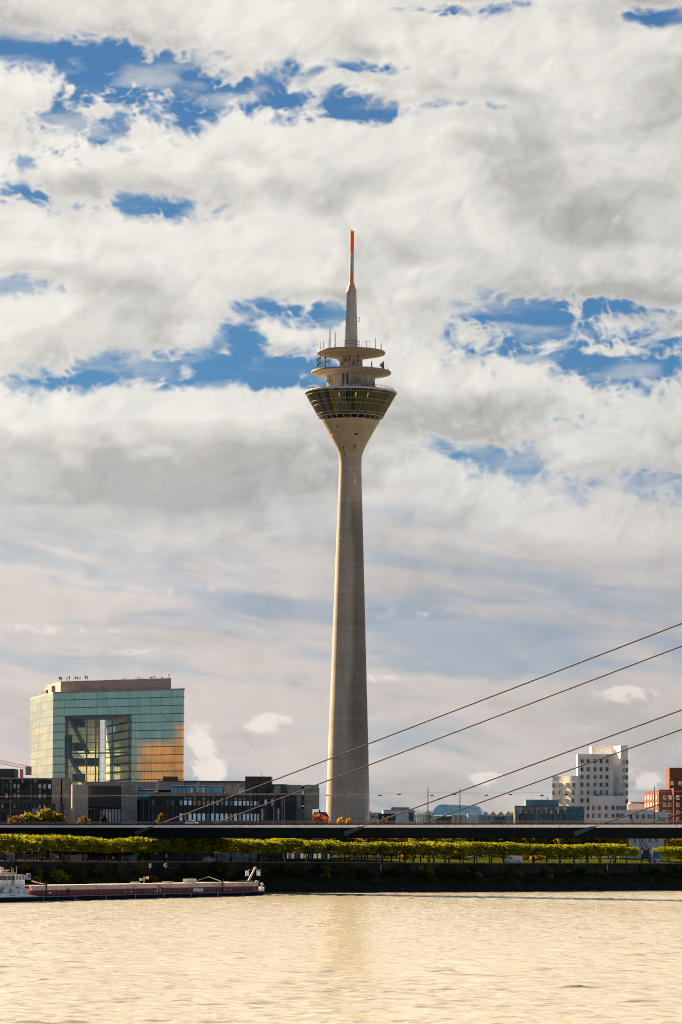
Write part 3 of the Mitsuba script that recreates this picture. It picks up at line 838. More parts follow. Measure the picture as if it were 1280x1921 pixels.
# ------------------------------------------------------------------ cable-stayed bridge
BF = Frame(0.0, 900.0, -35.0)                                # u along the deck (towards midstream), w across it (away from the camera)
bridge = thing('bridge', 'long dark steel cable-stayed bridge with white edge strip crossing the picture', 'bridge')
BW, U0, U1, GR = 29.0, -420.0, 420.0, 0.0025
def dz(u): return 19.2 + GR * u
GT = BF.M @ T([[1, 0, 0, 0], [0, 1, 0, 0], [GR, 0, 1, 19.2], [0, 0, 0, 1]])     # local z runs from the deck surface line, with the grade
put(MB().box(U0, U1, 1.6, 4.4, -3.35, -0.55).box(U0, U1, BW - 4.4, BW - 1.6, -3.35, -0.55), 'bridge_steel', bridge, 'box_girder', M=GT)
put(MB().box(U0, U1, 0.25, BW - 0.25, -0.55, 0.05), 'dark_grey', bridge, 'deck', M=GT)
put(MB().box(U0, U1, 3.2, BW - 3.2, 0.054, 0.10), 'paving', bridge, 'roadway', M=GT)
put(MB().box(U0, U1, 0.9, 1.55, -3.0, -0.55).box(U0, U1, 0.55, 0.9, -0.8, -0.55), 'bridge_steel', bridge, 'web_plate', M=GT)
k = 0
for u in np.arange(U0, U1 - 1, 35.0):
    put(MB().box(u + 0.09, u + 34.91, 0.0, 0.25, -0.62, 0.12), 'white_paint', bridge, 'edge_strip', M=GT)
put(MB().box(U0, U1, 0.02, 0.22, 0.124, 0.52), 'brown_steel', bridge, 'parapet', M=GT)
put(MB().box(U0, U1, BW - 0.25, BW, -0.62, 0.52), 'brown_steel', bridge, 'far_parapet', M=GT)
for w, nm in ((0.16, 'railing'), (BW - 0.16, 'far_railing')):
    _b = MB()
    for u in np.arange(-150, 135, 1.5):
        _b.box(u - 0.03, u + 0.03, w - 0.03, w + 0.03, 0.52, 1.25)
    for z in (0.75, 1.0, 1.25):
        _b.box(-150, 135, w - 0.025, w + 0.025, z - 0.025, z + 0.025)
    stuff(put(_b, 'mid_grey', bridge, nm, M=GT))
# cables, harp pattern, one plane on each side
SLOPE = 0.305
ANCH = [(-71.5), (2.0), (75.5), (149.0)]
PYL = 292.0
for plane, w in (('near', 0.55), ('far', BW - 0.55)):
    for a in ANCH:
        c = a if plane == 'near' else a - 3.5
        z0 = -2.0
        p0 = np.array([c, w - (0.35 if plane == 'near' else -0.35), z0]); L = PYL - c
        p1 = np.array([PYL, w - (0.35 if plane == 'near' else -0.35), z0 + SLOPE * L - GR * L])
        put(MB().tube(p0, p1, 0.175, n=8), 'cable_steel', bridge, 'cable', smooth=40, M=GT)
        d = (p1 - p0) / np.linalg.norm(p1 - p0); up = np.array([-d[2], 0, d[0]]); y = np.array([0, 1.0, 0])
        q0, q1 = p0 - d * 0.8, p0 + d * 4.6
        pts = [q0 + up * i * 0.62 + y * j * 0.55 for i in (-1, 1) for j in (-1, 1)] + [q1 + up * i * 0.34 + y * j * 0.34 for i in (-1, 1) for j in (-1, 1)]
        put(MB().hull(pts).tube(q1, q1 + d * 2.6, 0.30, 0.20, n=8), 'socket_steel', bridge, 'anchor_socket', M=GT)
for w in (-0.3, BW + 0.3):
    put(MB().prism([(PYL - 2, w - 1.6), (PYL + 2, w - 1.6), (PYL + 2, w + 1.6), (PYL - 2, w + 1.6)], -22, 116), 'bridge_steel', bridge, 'pylon', M=GT)
# concrete pier on the land side
_u = BF.u(-18, 1600, 12)
pier = thing('bridge_pier', 'grey concrete pier carrying the bridge at the left edge', 'pier')
put(MB().prism([(_u - 3.4, 11.0), (_u + 3.3, 11.0), (_u + 3.9, 13.5), (_u + 3.3, 16.0), (_u - 3.4, 16.0), (_u - 4.0, 13.5)], 3.0, dz(_u) - 3.36 + 0.9), 'pier_concrete', pier, 'column', M=BF.M)
def pier_color(p, n, uv): return mi.Color3f(0.30, 0.29, 0.28) * (0.7 + 0.6 * fbm(p.x / 2, p.y / 2, p.z / 3, 4))
mat('pier_concrete', pier_color, 0.9, 0.2)
put(MB().box(_u - 4.5, _u + 4.4, 1.6, BW - 1.6, dz(_u) - 3.9, dz(_u) - 3.4), 'pier_concrete', pier, 'bearing_beam', M=BF.M)

# masts with overhead wires and hanging lamps
def bu(px, py, w): return BF.u(px, py, w)
mast_keys = []
for px, w, ytop, lab in ((21, 0.9, 1474, 'dark thin bridge mast in front of the office block at far left'), (402, 0.9, 1474, 'dark thin bridge mast in front of the lit window rows'), (803, 0.9, 1475, 'tall thin bridge mast beside the glass barrel hall'),
                         (1228, 0.9, 1475, 'thin bridge mast in front of the red brick house'), (863, BW - 0.9, 1480, 'thin bridge mast crossing the barrel vault roof'), (470, BW - 0.9, 1480, 'thin dark bridge mast below the rooftop box of the parliament')):
    u = bu(px, 1510, w); d = BF.d(u, w); zt = Z(px, ytop, d)
    t = thing('bridge_mast', lab, 'mast', 'masts on the bridge')
    put(MB().tube([u, w, dz(u)], [u, w, zt], 0.16, 0.10, n=8), 'brown_steel', t, 'pole', smooth=40, M=BF.M)
    put(MB().box(u - 0.3, u + 0.3, w - 0.3, w + 0.3, dz(u), dz(u) + 0.5), 'brown_steel', t, 'foot', M=BF.M)
lampw = {}
for w, rowpx, py, side in ((4.5, (615, 713, 811, 913, 1017, 1120, 517, 420, 322), 1492.5, 'nearer'), (BW - 4.5, (648, 749, 853, 958, 1062, 1166, 545, 440), 1490.5, 'farther')):
    us = [bu(p, py, w) for p in rowpx]; zs = [Z(p, py, BF.d(u, w)) for p, u in zip(rowpx, us)]
    zl = float(np.mean(zs))
    wire = thing('overhead_wire', f'thin wire strung over the bridge deck, the {side} one', 'wire')
    order = sorted(us)
    put(MB().tube([-300, w, zl + 0.42 - 300 * GR], [300, w, zl + 0.42 + 300 * GR], 0.022, n=4), 'mid_grey', wire, 'strand', M=BF.M)
    for p, u, z in zip(rowpx, us, zs):
        where = 'in front of the dark parliament facade' if p < 600 else ('in front of the concrete tower shaft' if p < 700 else ('against the sky right of the tower' if p < 1040 else 'in front of the white curved towers'))
        ordinal_later.append(('x', p, f'flat dark lamp hanging from the {side} bridge wire'))
        t = thing('hanging_lamp', '', 'lamp', f'lamps on the {side} bridge wire')
        ordinal_later[-1] = (t,) + ordinal_later[-1][1:]
        put(MB().hull([[u + i * 0.55, w + j * 0.32, z - 0.12] for i in (-1, 1) for j in (-1, 1)] + [[u + i * 0.40, w + j * 0.2, z + 0.12] for i in (-1, 1) for j in (-1, 1)]), 'brown_steel', t, 'housing', M=BF.M)
        put(MB().tube([u, w, z + 0.1], [u, w, z + 0.48], 0.05, n=5), 'brown_steel', t, 'hanger', M=BF.M)

# ------------------------------------------------------------------ buildings
def frame_mesh(bw=0.10, bh=0.08, bars=()):
    """Window frame in the unit square (x, z), 1 deep."""
    b = MB()
    b.box(0, bw, 0, 1, 0, 1).box(1 - bw, 1, 0, 1, 0, 1).box(bw, 1 - bw, 0, 1, 0, bh).box(bw, 1 - bw, 0, 1, 1 - bh, 1)
    for x in bars:
        b.box(x - bw / 3, x + bw / 3, 0.1, 0.9, bh, 1 - bh)
    return b


def window(parent, fr, u0, u1, w, z0, z1, fmat, gmat, depth=0.25, bars=(0.5,), name='window'):
    """Window set proud of the wall plane w: a frame and a pane set back in it."""
    k = free(parent + '__' + name)
    reuse(f'frame_{bars}', lambda: frame_mesh(bars=bars), fmat, k, fr.M @ T().translate([u0, w - depth, z0]).scale([u1 - u0, depth + 0.05, z1 - z0]))
    cube(k + '__pane', gmat, fr, u0 + 0.04, u1 - 0.04, w - depth * 0.45, w - depth * 0.45 + 0.06, z0 + 0.04, z1 - 0.04)
    return k


def block(parent, name, m, fr, px0, px1, ytop, depth, w=0.0, ybot=None, ymid=None):
    """Box whose front spans the survey columns px0..px1, from the ground (or row ybot) up to row ytop."""
    yr = ymid or (1592 + ytop) / 2
    u0, u1 = fr.u(px0, yr, w), fr.u(px1, yr, w)
    zt = fr.z((px0 + px1) / 2, ytop, w)
    zb = GROUND_Z - 0.5 if ybot is None else fr.z((px0 + px1) / 2, ybot, w)
    return cube(free(parent + '__' + name), m, fr, u0, u1, w, w + depth, zb, zt)


rnd = random.Random(11)

# ---- glass gate building
gate = thing('glass_office_tower', 'pale green glass office tower with a tall atrium gap and grey roof storey', 'office building')
GF = Frame(-127.0, 1439.0, -35.3, 104.9)
FU, FW, GTOP = 73.0, 60.0, 80.8
SH = 3.52                                                     # storey height
UL, UR = GF.u(122, 1420), GF.u(246, 1420)
UG = GF.u(186, 1420, 50.0)
mat('rear_glass', (0.30, 0.33, 0.27), 0.15, 0.6, 0.4)
# floor slabs: edges stand proud of the glass on both faces
n_fl = 20
for k in range(n_fl + 1):
    z = GTOP - k * SH
    full = k <= 3
    if full:
        cube(free(gate + '__floor_slab'), 'slab_brown' if k else 'beige_grey', GF, -0.25, FU + 0.25, -0.25, FW, z - (0.30 if k else 0.75), z)
    else:
        cube(free(gate + '__floor_slab'), 'slab_brown', GF, -0.25, UL, -0.25, FW, z - 0.30, z)
        cube(free(gate + '__floor_slab'), 'slab_brown', GF, UR, FU + 0.25, -0.25, FW, z - 0.30, z)
def glass_row(u0, u1, n, z0, z1, mats, face='front', w=0.0):
    for i in range(n):
        a, b = u0 + (u1 - u0) * i / n + 0.05, u0 + (u1 - u0) * (i + 1) / n - 0.05
        m = rnd.choice(mats)
        tilt = rnd.uniform(-0.35, 0.35); tilt2 = rnd.uniform(-0.25, 0.25)
        key = free(gate + '__glass_panel')
        if face == 'front':
            M = GF.M @ T().translate([(a + b) / 2, w, (z0 + z1) / 2]).rotate([0, 0, 1], tilt).rotate([1, 0, 0], tilt2).scale([(b - a) / 2, 0.06, (z1 - z0) / 2])
        else:
            M = GF.M @ T().translate([w, (a + b) / 2, (z0 + z1) / 2]).rotate([0, 0, 1], tilt).rotate([0, 1, 0], tilt2).scale([0.06, (b - a) / 2, (z1 - z0) / 2])
        scene[key] = {'type': 'cube', 'to_world': M, 'bsdf': {'type': 'ref', 'id': m}}
for k in range(n_fl):
    z1, z0 = GTOP - k * SH - 0.32, GTOP - (k + 1) * SH + 0.02
    gm = ['green_glass', 'green_glass_deep', 'green_glass']
    if k < 3:
        glass_row(0.12, FU - 0.1, 12, z0, z1, gm)
    else:
        glass_row(0.12, UL - 0.1, 1, z0, z1, gm)
        glass_row(UR + 0.1, FU - 0.1, 5, z0, z1, gm)
    glass_row(0.12, FW - 0.1, 4, z0, z1, ['sunlit_glass', 'green_glass_sunlit', 'green_glass_sunlit'], 'side', 0.0)
    # back and right faces
    cube(free(gate + '__back_glass'), 'green_glass', GF, 0.2 if k < 3 else UR, FU - 0.2, FW - 0.3, FW - 0.2, z0, z1)
    cube(free(gate + '__end_glass'), 'green_glass', GF, FU - 0.15, FU - 0.05, 0.2, FW - 0.2, z0, z1)
_b = MB()
for k in range(int(FU / 1.22)):
    u = 0.3 + k * 1.22
    _b.box(u - 0.04, u + 0.04, -0.16, -0.07, GTOP - 3 * SH if UL < u < UR else GROUND_Z, GTOP - 0.8)
for k in range(int(FW / 2.4)):
    w = 0.5 + k * 2.4
    _b.box(-0.16, -0.07, w - 0.04, w + 0.04, GTOP - n_fl * SH, GTOP - 0.8)
stuff(put(_b, 'frame_green', gate, 'mullion', M=GF.M))
# cores of the two legs and of the bridge storeys
cube(free(gate + '__core'), 'dark_grey', GF, 1.2, FU - 1.2, 1.2, FW - 1.2, GTOP - 3 * SH + 0.1, GTOP - 1)
cube(free(gate + '__core'), 'dark_grey', GF, 1.0, UL - 0.8, 1.0, FW - 1, GROUND_Z, GTOP - 3 * SH)
cube(free(gate + '__core'), 'dark_grey', GF, UR + 1.2, FU - 1.2, 1.2, FW - 1.2, GROUND_Z, GTOP - 3 * SH)
# atrium: steel frame, inner walls, glass curtain
Za = GTOP - 3 * SH - 0.4
for k in range(3, n_fl):
    z1, z0 = GTOP - k * SH - 0.32, GTOP - (k + 1) * SH + 0.02
    for i in range(5):                                        # right leg's inner wall, its sunlit look put into the pane colours
        a, b = 0.5 + 11.4 * i, 0.5 + 11.4 * (i + 1) - 0.1
        M = GF.M @ T().translate([UR - 0.05, (a + b) / 2, (z0 + z1) / 2 + 0.25]).rotate([0, 0, 1], rnd.uniform(-.4, .4)).rotate([0, 1, 0], rnd.uniform(-.3, .3)).scale([0.05, (b - a) / 2, (z1 - z0) / 2 - 0.25])
        scene[free(gate + '__inner_panel')] = {'type': 'cube', 'to_world': M, 'bsdf': {'type': 'ref', 'id': rnd.choice(['sunlit_glass', 'inner_glass_pale', 'inner_glass_pale'])}}
    for i in range(4):                                        # rear bracing wall behind the left half of the gap
        a, b = UL + 0.3 + (UG - UL - 0.3) * i / 4, UL + 0.3 + (UG - UL - 0.3) * (i + 1) / 4 - 0.1
        cube(free(gate + '__rear_panel'), rnd.choice(['rear_milk', 'rear_milk', 'inner_glass', 'rear_glass']), GF, a, b, 50.0, 50.2, z0, z1)
    cube(free(gate + '__gallery_edge'), 'slab_brown', GF, UL + 0.2, UG + 0.4, 49.2, 49.9, z1, z1 + 0.3)
def bar(p, q, r, name='truss_bar', m='frame_green'):
    put(MB().tube(p, q, r, n=6), m, gate, name, M=GF.M)
for u in (UL + 1.0, GF.u(127, 1420, 1.6), GF.u(163, 1420, 1.6), GF.u(180, 1420, 1.6), GF.u(186, 1420, 1.6), GF.u(211, 1420, 1.6), UR - 0.5):
    bar([u, 1.6, GROUND_Z], [u, 1.6, Za], 0.42, 'atrium_column')
for k in range(3):
    zb = Za - (k + 1) * 4.6 * SH; ztp = Za - k * 4.6 * SH
    bar([GF.u(127, 1420, 1.6), 1.6, ztp], [GF.u(163, 1420, 1.6), 1.6, zb], 0.55)
    bar([GF.u(127, 1420, 1.6), 1.6, zb], [UR, 1.6, zb], 0.38)
    bar([GF.u(132, 1420, 8), 8, ztp], [GF.u(168, 1420, 8), 8, zb], 0.5)
_b = MB()
for k in range(3, n_fl):
    z = GTOP - k * SH
    _b.box(UL, UR, 0.5, 0.62, z - 0.10, z)
for u in np.arange(UL + 1.5, UR, 1.9):
    _b.box(u - 0.05, u + 0.05, 0.5, 0.6, GROUND_Z, Za)
stuff(put(_b, 'frame_green', gate, 'curtain_bar', M=GF.M))
for i in range(6):
    for j in range(4):
        a, b = UL + (UR - UL) * i / 6, UL + (UR - UL) * (i + 1) / 6
        zz0, zz1 = GROUND_Z + (Za - GROUND_Z) * j / 4, GROUND_Z + (Za - GROUND_Z) * (j + 1) / 4
        key = free(gate + '__atrium_pane')
        scene[key] = {'type': 'rectangle', 'to_world': GF.M @ T().translate([(a + b) / 2, 0.1, (zz0 + zz1) / 2]).rotate([1, 0, 0], 90).scale([(b - a) / 2, (zz1 - zz0) / 2, 1]), 'bsdf': {'type': 'ref', 'id': 'clear_glass'}}
# roof storey and plant
ru0, ru1 = GF.u(114, 1285, 6), GF.u(321, 1285, 6)
rz1 = GF.z(220, 1275, 6)
roof = cube(free(gate + '__roof_storey'), 'beige_grey', GF, ru0, ru1, 6, 40, GTOP, rz1)
for a, b in ((150, 168), (190, 195), (256, 262)):
    cube(free(roof + '__louvre'), 'mid_grey', GF, GF.u(a, 1290, 6), GF.u(b, 1290, 6), 5.9, 6.0, GTOP + 0.8, rz1 - 2.2)
cube(free(gate + '__plant_room'), 'mid_grey', GF, 3.5, ru0 + 1.2, 20, 40, GTOP, rz1 - 1.2)
cube(free(gate + '__plant_room'), 'dark_grey', GF, 2.5, 5.5, 30, 44, GTOP, rz1 - 2.6)
_b = MB()
for k in range(28):
    u = rnd.uniform(1, FU - 1)
    w = rnd.choice([1.0, 1.2])
    _b.tube([u, w, GTOP], [u, w, GTOP + 0.9], 0.05, n=4)
_b.box(0.5, FU - 0.5, 1.0, 1.06, GTOP + 0.85, GTOP + 0.92)
put(_b, 'mid_grey', gate, 'roof_rail', M=GF.M)
for px, h, t in ((112, 2.6, .5), (115, 2.2, .4), (124, 2.4, .12), (127, 2.6, .12), (130, 2.7, .3), (138, 2.6, .1), (141, 2.2, .3), (145, 2.4, .4), (150, 2.0, .3), (160, 2.7, .4), (164, 2.4, .3), (231, .9, .3), (236, .8, .2), (255, 1.0, .12), (259, 1.2, .3), (263, .9, .3), (268, .8, .3), (284, 1.1, .9), (290, 1.4, .4), (304, 1.0, .5), (317, 2.0, .3)):
    u = GF.u(px, 1275, 10)
    put(MB().tube([u, 10, rz1], [u, 10, rz1 + h], 0.12, n=5).box(u - t, u + t, 9.7, 10.3, rz1 + h * 0.45, rz1 + h * 0.85), 'antenna_metal', gate, 'roof_aerial', M=GF.M)

# ---- brick offices to the left, outside the frame: what the glass mirrors
nb = thing('brick_office_block', 'red brick office block mirrored in the glass tower', 'office building')
NF = Frame(-240.0, 1352.0, 150.0)
for u0, u1, h in ((-38, -4, 62), (-2, 20, 54)):
    cube(free(nb + '__wall'), 'orange_brick', NF, u0, u1, 0, 14, GROUND_Z, GROUND_Z + h)
    for i in range(8):
        for j in range(int(h / 5) - 1):
            a = u0 + 2 + i * 4.1
            cube(free(nb + '__window'), 'dark_glass', NF, a, a + 1.9, -0.08, 0.05, GROUND_Z + 4 + j * 5, GROUND_Z + 6.4 + j * 5)
mat('orange_brick', (0.55, 0.24, 0.10), 0.9, 0.2)

# ---- parliament on the bank
parl = thing('parliament_building', 'long dark parliament building with stone piers, slanted roofs and rows of windows', 'public building')
LF = Frame(X(300, 1022), 1022.0, 0.0)
def PX(px, w=0.0, py=1540): return LF.u(px, py, w)
def PZ(py, px=300, w=0.0): return LF.z(px, py, w)
def pbox(name, m, px0, px1, y0, y1, w, depth, cat=None):
    """Box from survey rows y0 (top) to y1 (bottom)."""
    return block(parl, name, m, LF, px0, px1, y0, depth, w, y1, (y0 + min(y1 or 1592, 1592)) / 2)
# office block on the left
pbox('office_wing', 'bronze_panel', -40, 97, 1460, None, 12, 30)
pbox('roof_box', 'dark_grey', -8, 27.5, 1442, 1460, 16, 12)
pbox('roof_edge', 'beige_grey', -40, 97, 1459, 1461.5, 11.4, 1.0)
cols = [-37, -29.5, -22, -14.5, -7, 0.5, 8.5, 16, 23.5, 31, 38, 45.5, 53.5, 62, 70, 79, 88]
for i, c in enumerate(cols):
    pbox('mullion_column', 'black_paint', c - 1.0, c + 0.8, 1461.6, 1517, 11.2, 0.9)
    e = (cols[i + 1] if i + 1 < len(cols) else 97)
    for r, (ya, yb) in enumerate(((1462.5, 1468.5), (1470, 1479.5), (1482, 1487), (1488.5, 1498), (1509, 1516))):
        g = rnd.choices(['deep_glass', 'slate_glass', 'pane_grey', 'pane_pale', 'pane_tan'], [0.38, 0.22, 0.2, 0.12, 0.08])[0]
        if r == 0:
            g = rnd.choice(['pane_tan', 'deep_glass', 'slate_glass'])
        if (r, i) in ((1, 8), (1, 9), (1, 14), (1, 15), (3, 14), (4, 14), (4, 15)):
            g = 'pane_pale'
        if (r, i) == (1, 16):
            g = 'pane_sky'
        u0, u1 = PX(c + 1.2, 12), PX(e - 1.3, 12)
        window(parl, LF, u0, u1, 12, PZ(yb, 40, 12), PZ(ya, 40, 12), 'bronze_panel', g, 0.3, bars=())
pbox('string_course', 'bronze_panel', -40, 97, 1500, 1507.5, 11.0, 1.0)
pbox('string_course', 'bronze_panel', -40, 97, 1517, 1523, 10.6, 1.4)
pbox('terrace_wall', 'stone_cladding', 60, 88, 1516.5, 1545, 8, 3)
for c in (4, 12, 22, 30, 40, 50):
    window(parl, LF, PX(c, 12), PX(c + 6, 12), 12, PZ(1541, 30, 12), PZ(1527, 30, 12), 'black_paint', rnd.choice(['slate_glass', 'deep_glass', 'pane_blue']), 0.3, bars=())
# stone piers, the rounded one catches the sun
pbox('stone_pier', 'stone_cladding', 97, 113, 1458.5, None, 7, 5)
pbox('pier_slot', 'black_paint', 113, 116.2, 1460, None, 9, 3)
pbox('stone_pier', 'stone_cladding', 116.2, 131, 1458.5, None, 7.6, 4.5)
for a, b, y0, y1 in ((98, 104, 1508, 1540), (113.5, 120, 1508, 1540)):
    window(parl, LF, PX(a, 7), PX(b, 7), 6.9, PZ(y1, 110, 7), PZ(y0, 110, 7), 'black_paint', 'slate_glass', 0.4)
CW = -6.0
cx0, cx1 = PX(132, CW), PX(163, CW)
_r = (cx1 - cx0) * 0.48
_poly = [(cx1, CW + 2 * _r), (cx0 + _r, CW + 2 * _r)] + [(cx0 + _r - _r * math.sin(a), CW + _r + _r * math.cos(a)) for a in np.linspace(0.1, math.pi - 0.1, 26)] + [(cx0 + _r, CW), (cx1, CW)]
_pp = np.array(_poly)
if Polygon(_pp).exterior.is_ccw is False:
    _pp = _pp[::-1]
put(MB().prism(_pp, GROUND_Z - 0.5, PZ(1471.5, 150, CW)), 'pale_stone', parl, 'rounded_pier', smooth=30, M=LF.M)
mat('pale_stone', lambda p, n, uv: mi.Color3f(0.50, 0.45, 0.37) * (0.85 + 0.3 * fbm(p.x, p.z / 4, 2.0, 4)) * (1 - 0.25 * smoothstep(0.9, 0.97, p.z / 0.9 - dr.floor(p.z / 0.9))), 0.85, 0.2)
# recessed dark hall front between piers
pbox('hall_front', 'navy_panel', 163, 227.5, 1474, 1514.5, 6, 20)
pbox('hall_band', 'bronze_panel', 163, 227.5, 1487.5, 1499, 5.7, 0.5)
pbox('hall_wall', 'black_paint', 163, 227.5, 1514.4, None, 8, 18)
for i, c in enumerate((165, 171, 177.5)):
    window(parl, LF, PX(c, 8), PX(c + 5, 8), 8, PZ(1543, 190, 8), PZ(1516, 190, 8), 'mid_grey', 'deep_glass', 0.3, bars=())
for i in range(7):
    c = 186.5 + i * 5.75
    window(parl, LF, PX(c, 8), PX(c + 5.3, 8), 8, PZ(1544, 200, 8), PZ(1515.5, 200, 8), 'dark_grey', 'pane_pale' if i else 'pane_grey', 0.3, bars=())
pbox('stone_pier', 'stone_cladding', 227.5, 255, 1472.5, None, 4, 24)
# roof ranges
def slant(px0, px1, y0, y1, w0, w1, m, name, inset0=0, inset1=0):
    """Sloping roof: foot at row y1 in plane w0, head at row y0 in plane w1."""
    a = [LF.world(PX(px0, w0, y1), w0, PZ(y1, px0, w0)), LF.world(PX(px1, w0, y1), w0, PZ(y1, px1, w0)), LF.world(PX(px1 - inset1, w1, y0), w1, PZ(y0, px1, w1)), LF.world(PX(px0 + inset0, w1, y0), w1, PZ(y0, px0, w1))]
    a = np.array(a); lo = a.copy(); lo[:, 2] -= 0.8; lo[:, 1] += 0.5
    return put(MB().add(np.vstack([a, lo]), [[0, 1, 2, 3], [4, 7, 6, 5], [0, 4, 5, 1], [1, 5, 6, 2], [2, 6, 7, 3], [3, 7, 4, 0]]), m, parl, name)
slant(165, 345, 1466.5, 1482, 11, 19, 'navy_panel', 'dark_roof', 0, 0)
slant(300, 470, 1465.5, 1489, 9, 20, 'navy_panel', 'dark_roof', 0, 0)
pbox('roof_ridge', 'slab_brown', 296, 461, 1464.6, 1467, 19.5, 3)
pbox('roof_body', 'navy_panel', 165, 540, 1470, 1489, 20, 18)
for i in range(26):                                            # blue roof lights, each pane its own
    a = 321 + i * 3.8 * 0.98
    if 364.5 < a < 372:
        continue
    slant(a, a + 3.3, 1474.5, 1487, 8.3, 13.4, rnd.choice(['pane_blue', 'pane_blue', 'teal_panel', 'slate_glass']), 'roof_light', 1.2 if i < 2 else 0, 0)
pbox('roof_light_edge', 'light_grey', 320, 420, 1473.2, 1474.4, 13.2, 0.6)
for k in range(5):
    slant(446 + k * 2.6, 448.2 + k * 2.6, 1474.5 + k * 0.6, 1487.5, 8.2, 12.6, 'teal_panel', 'roof_light', 0, 2.0)
pbox('parapet_rail', 'light_grey', 255, 545, 1487.6, 1488.6, 6.4, 0.25)
_b = MB()
for c in np.arange(257, 545, 9.6):
    _b.box(PX(c, 6.4) - 0.06, PX(c, 6.4) + 0.06, 6.42, 6.6, PZ(1492, 400, 6.4), PZ(1487.7, 400, 6.4))
stuff(put(_b, 'mid_grey', parl, 'rail_post', M=LF.M))
# slanted frames on the roof: bright stair-like pylons and tan gables
def gable(px0, px1, y0, y1, m, w=6.8, t=1.4, open_=True):
    """A frame shaped like an upturned V of beams standing on the roof edge."""
    z0, z1 = PZ(y1, px0, w), PZ(y0, px0, w); a, b = PX(px0, w, y1), PX(px1, w, y1); mid = (a + b) / 2
    B = MB()
    for x in (a, b):
        s = 1 if x == a else -1
        pts = [[x, w, z0], [x + s * t, w, z0], [mid + s * 0.1, w, z1], [mid - s * t * 0.6, w, z1]]
        B.hull(pts + [[p[0], w + 1.2, p[2]] for p in pts])
    return put(B, m, parl, 'roof_gable', M=LF.M)
gable(420, 437, 1473, 1488, 'pane_tan'); gable(436, 447, 1473.5, 1489.5, 'pane_tan', 6.2)
gable(483, 500, 1474, 1489, 'dark_grey'); gable(513, 529, 1474, 1488, 'beige_grey'); gable(525, 541, 1477, 1488.5, 'dark_grey', 6.4)
for px0, px1, y0, y1, m in ((290, 297, 1467, 1486, 'light_grey'), (367, 372.5, 1467, 1486, 'light_grey'), (443.5, 447.5, 1470, 1487, 'light_grey')):
    for k in range(6):
        ya = y0 + (y1 - y0) * k / 6; yb = y0 + (y1 - y0) * (k + 0.75) / 6
        off = 2.2 * k / 6
        block(parl, 'roof_step', m, LF, px0 + 2 - off, px1 + 1 - off, ya, 1.0, 7.6 - k * 0.1, yb)
pbox('roof_kiosk', 'dark_grey', 306, 332.5, 1456.5, 1467, 22, 8)
pbox('penthouse', 'dark_panel', 460, 509, 1456.5, 1488, 9, 18)
pbox('aerial', 'dark_grey', 491, 491.6, 1448, 1457, 12, 0.3)
def dark_panel_color(p, n, uv):
    a = p.x / 0.9; b = p.z / 1.4
    return mi.Color3f(0.055, 0.046, 0.045) * (0.7 + 0.5 * cell_rand(dr.floor(a), dr.floor(b), 3)) * (1 - 0.4 * smoothstep(0.9, 0.96, a - dr.floor(a)))
mat('dark_panel', dark_panel_color, 0.5, 0.4)
slant(505, 541, 1471, 1489, 7, 12, 'bronze_panel', 'dark_roof', 0, 7)
# entrance recess
pbox('entrance_wall', 'black_paint', 255, 288, 1483, None, 12, 10)
for i in range(6):
    window(parl, LF, PX(256 + i * 5.3, 12), PX(260.6 + i * 5.3, 12), 12, PZ(1543, 270, 12), PZ(1497, 270, 12), 'dark_grey', rnd.choice(['deep_glass', 'slate_glass', 'deep_glass']), 0.3, bars=())
slant(255, 291, 1481.5, 1495, 9, 11.5, 'teal_panel', 'canopy_glass'); pbox('canopy_edge', 'cream_paint', 256, 290, 1480.4, 1481.8, 11, 0.6)
# right wing with window rows
pbox('long_wing', 'bronze_panel', 283, 490, 1489, None, 8, 20)
pbox('sill_band', 'navy_panel', 283, 555, 1491.5, 1495.5, 7.4, 0.8)
pbox('spandrel', 'dark_grey', 330, 488, 1512.5, 1524, 7.6, 0.5)
cw = [283, 292, 301, 310, 319, 328, 335.5] + [343.6 + i * 8.55 for i in range(13)] + [454.5, 461.5, 468.5, 475.5, 482]
for i, c in enumerate(cw):
    e = cw[i + 1] if i + 1 < len(cw) else 488.5
    if 448 < c < 453:
        continue
    lit = c > 334
    for r, (ya, yb) in enumerate(((1495.8, 1500.4), (1501.2, 1511.5), (1525, 1541))):
        if r == 0:
            g = rnd.choice(['bronze_panel', 'pane_tan', 'slate_glass']) if c > 340 else 'deep_glass'
        elif lit:
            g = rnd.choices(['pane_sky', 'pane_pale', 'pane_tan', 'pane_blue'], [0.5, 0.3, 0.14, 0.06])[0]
        else:
            g = rnd.choice(['deep_glass', 'slate_glass', 'pane_grey'])
        window(parl, LF, PX(c + 0.9, 8), PX(e - 0.7, 8), 8, PZ(yb, 400, 8), PZ(ya, 400, 8), 'bronze_panel', g, 0.35, bars=())
    pbox('mullion_column', 'black_paint', c - 0.5, c + 0.6, 1495.5, 1545, 7.2, 0.7)
pbox('corner_bay', 'navy_panel', 486, 535, 1490, None, 6.5, 16)
pbox('round_bay', 'navy_panel', 535, 556, 1493, None, 3, 14)
for c in (490, 496, 502, 508, 514, 520, 526, 532):
    for ya, yb in ((1499, 1512), (1515, 1541)):
        window(parl, LF, PX(c, 6.5), PX(c + 4.6, 6.5), 6.5, PZ(yb, 510, 6.5), PZ(ya, 510, 6.5), 'dark_grey', rnd.choices(['pane_pale', 'slate_glass', 'deep_glass', 'pane_sky'], [0.2, 0.3, 0.35, 0.15])[0], 0.3, bars=())
for c in (536.5, 541, 545.5, 550):
    window(parl, LF, PX(c, 3), PX(c + 3.6, 3), 3, PZ(1542, 545, 3), PZ(1499, 545, 3), 'dark_grey', 'deep_glass', 0.25, bars=())
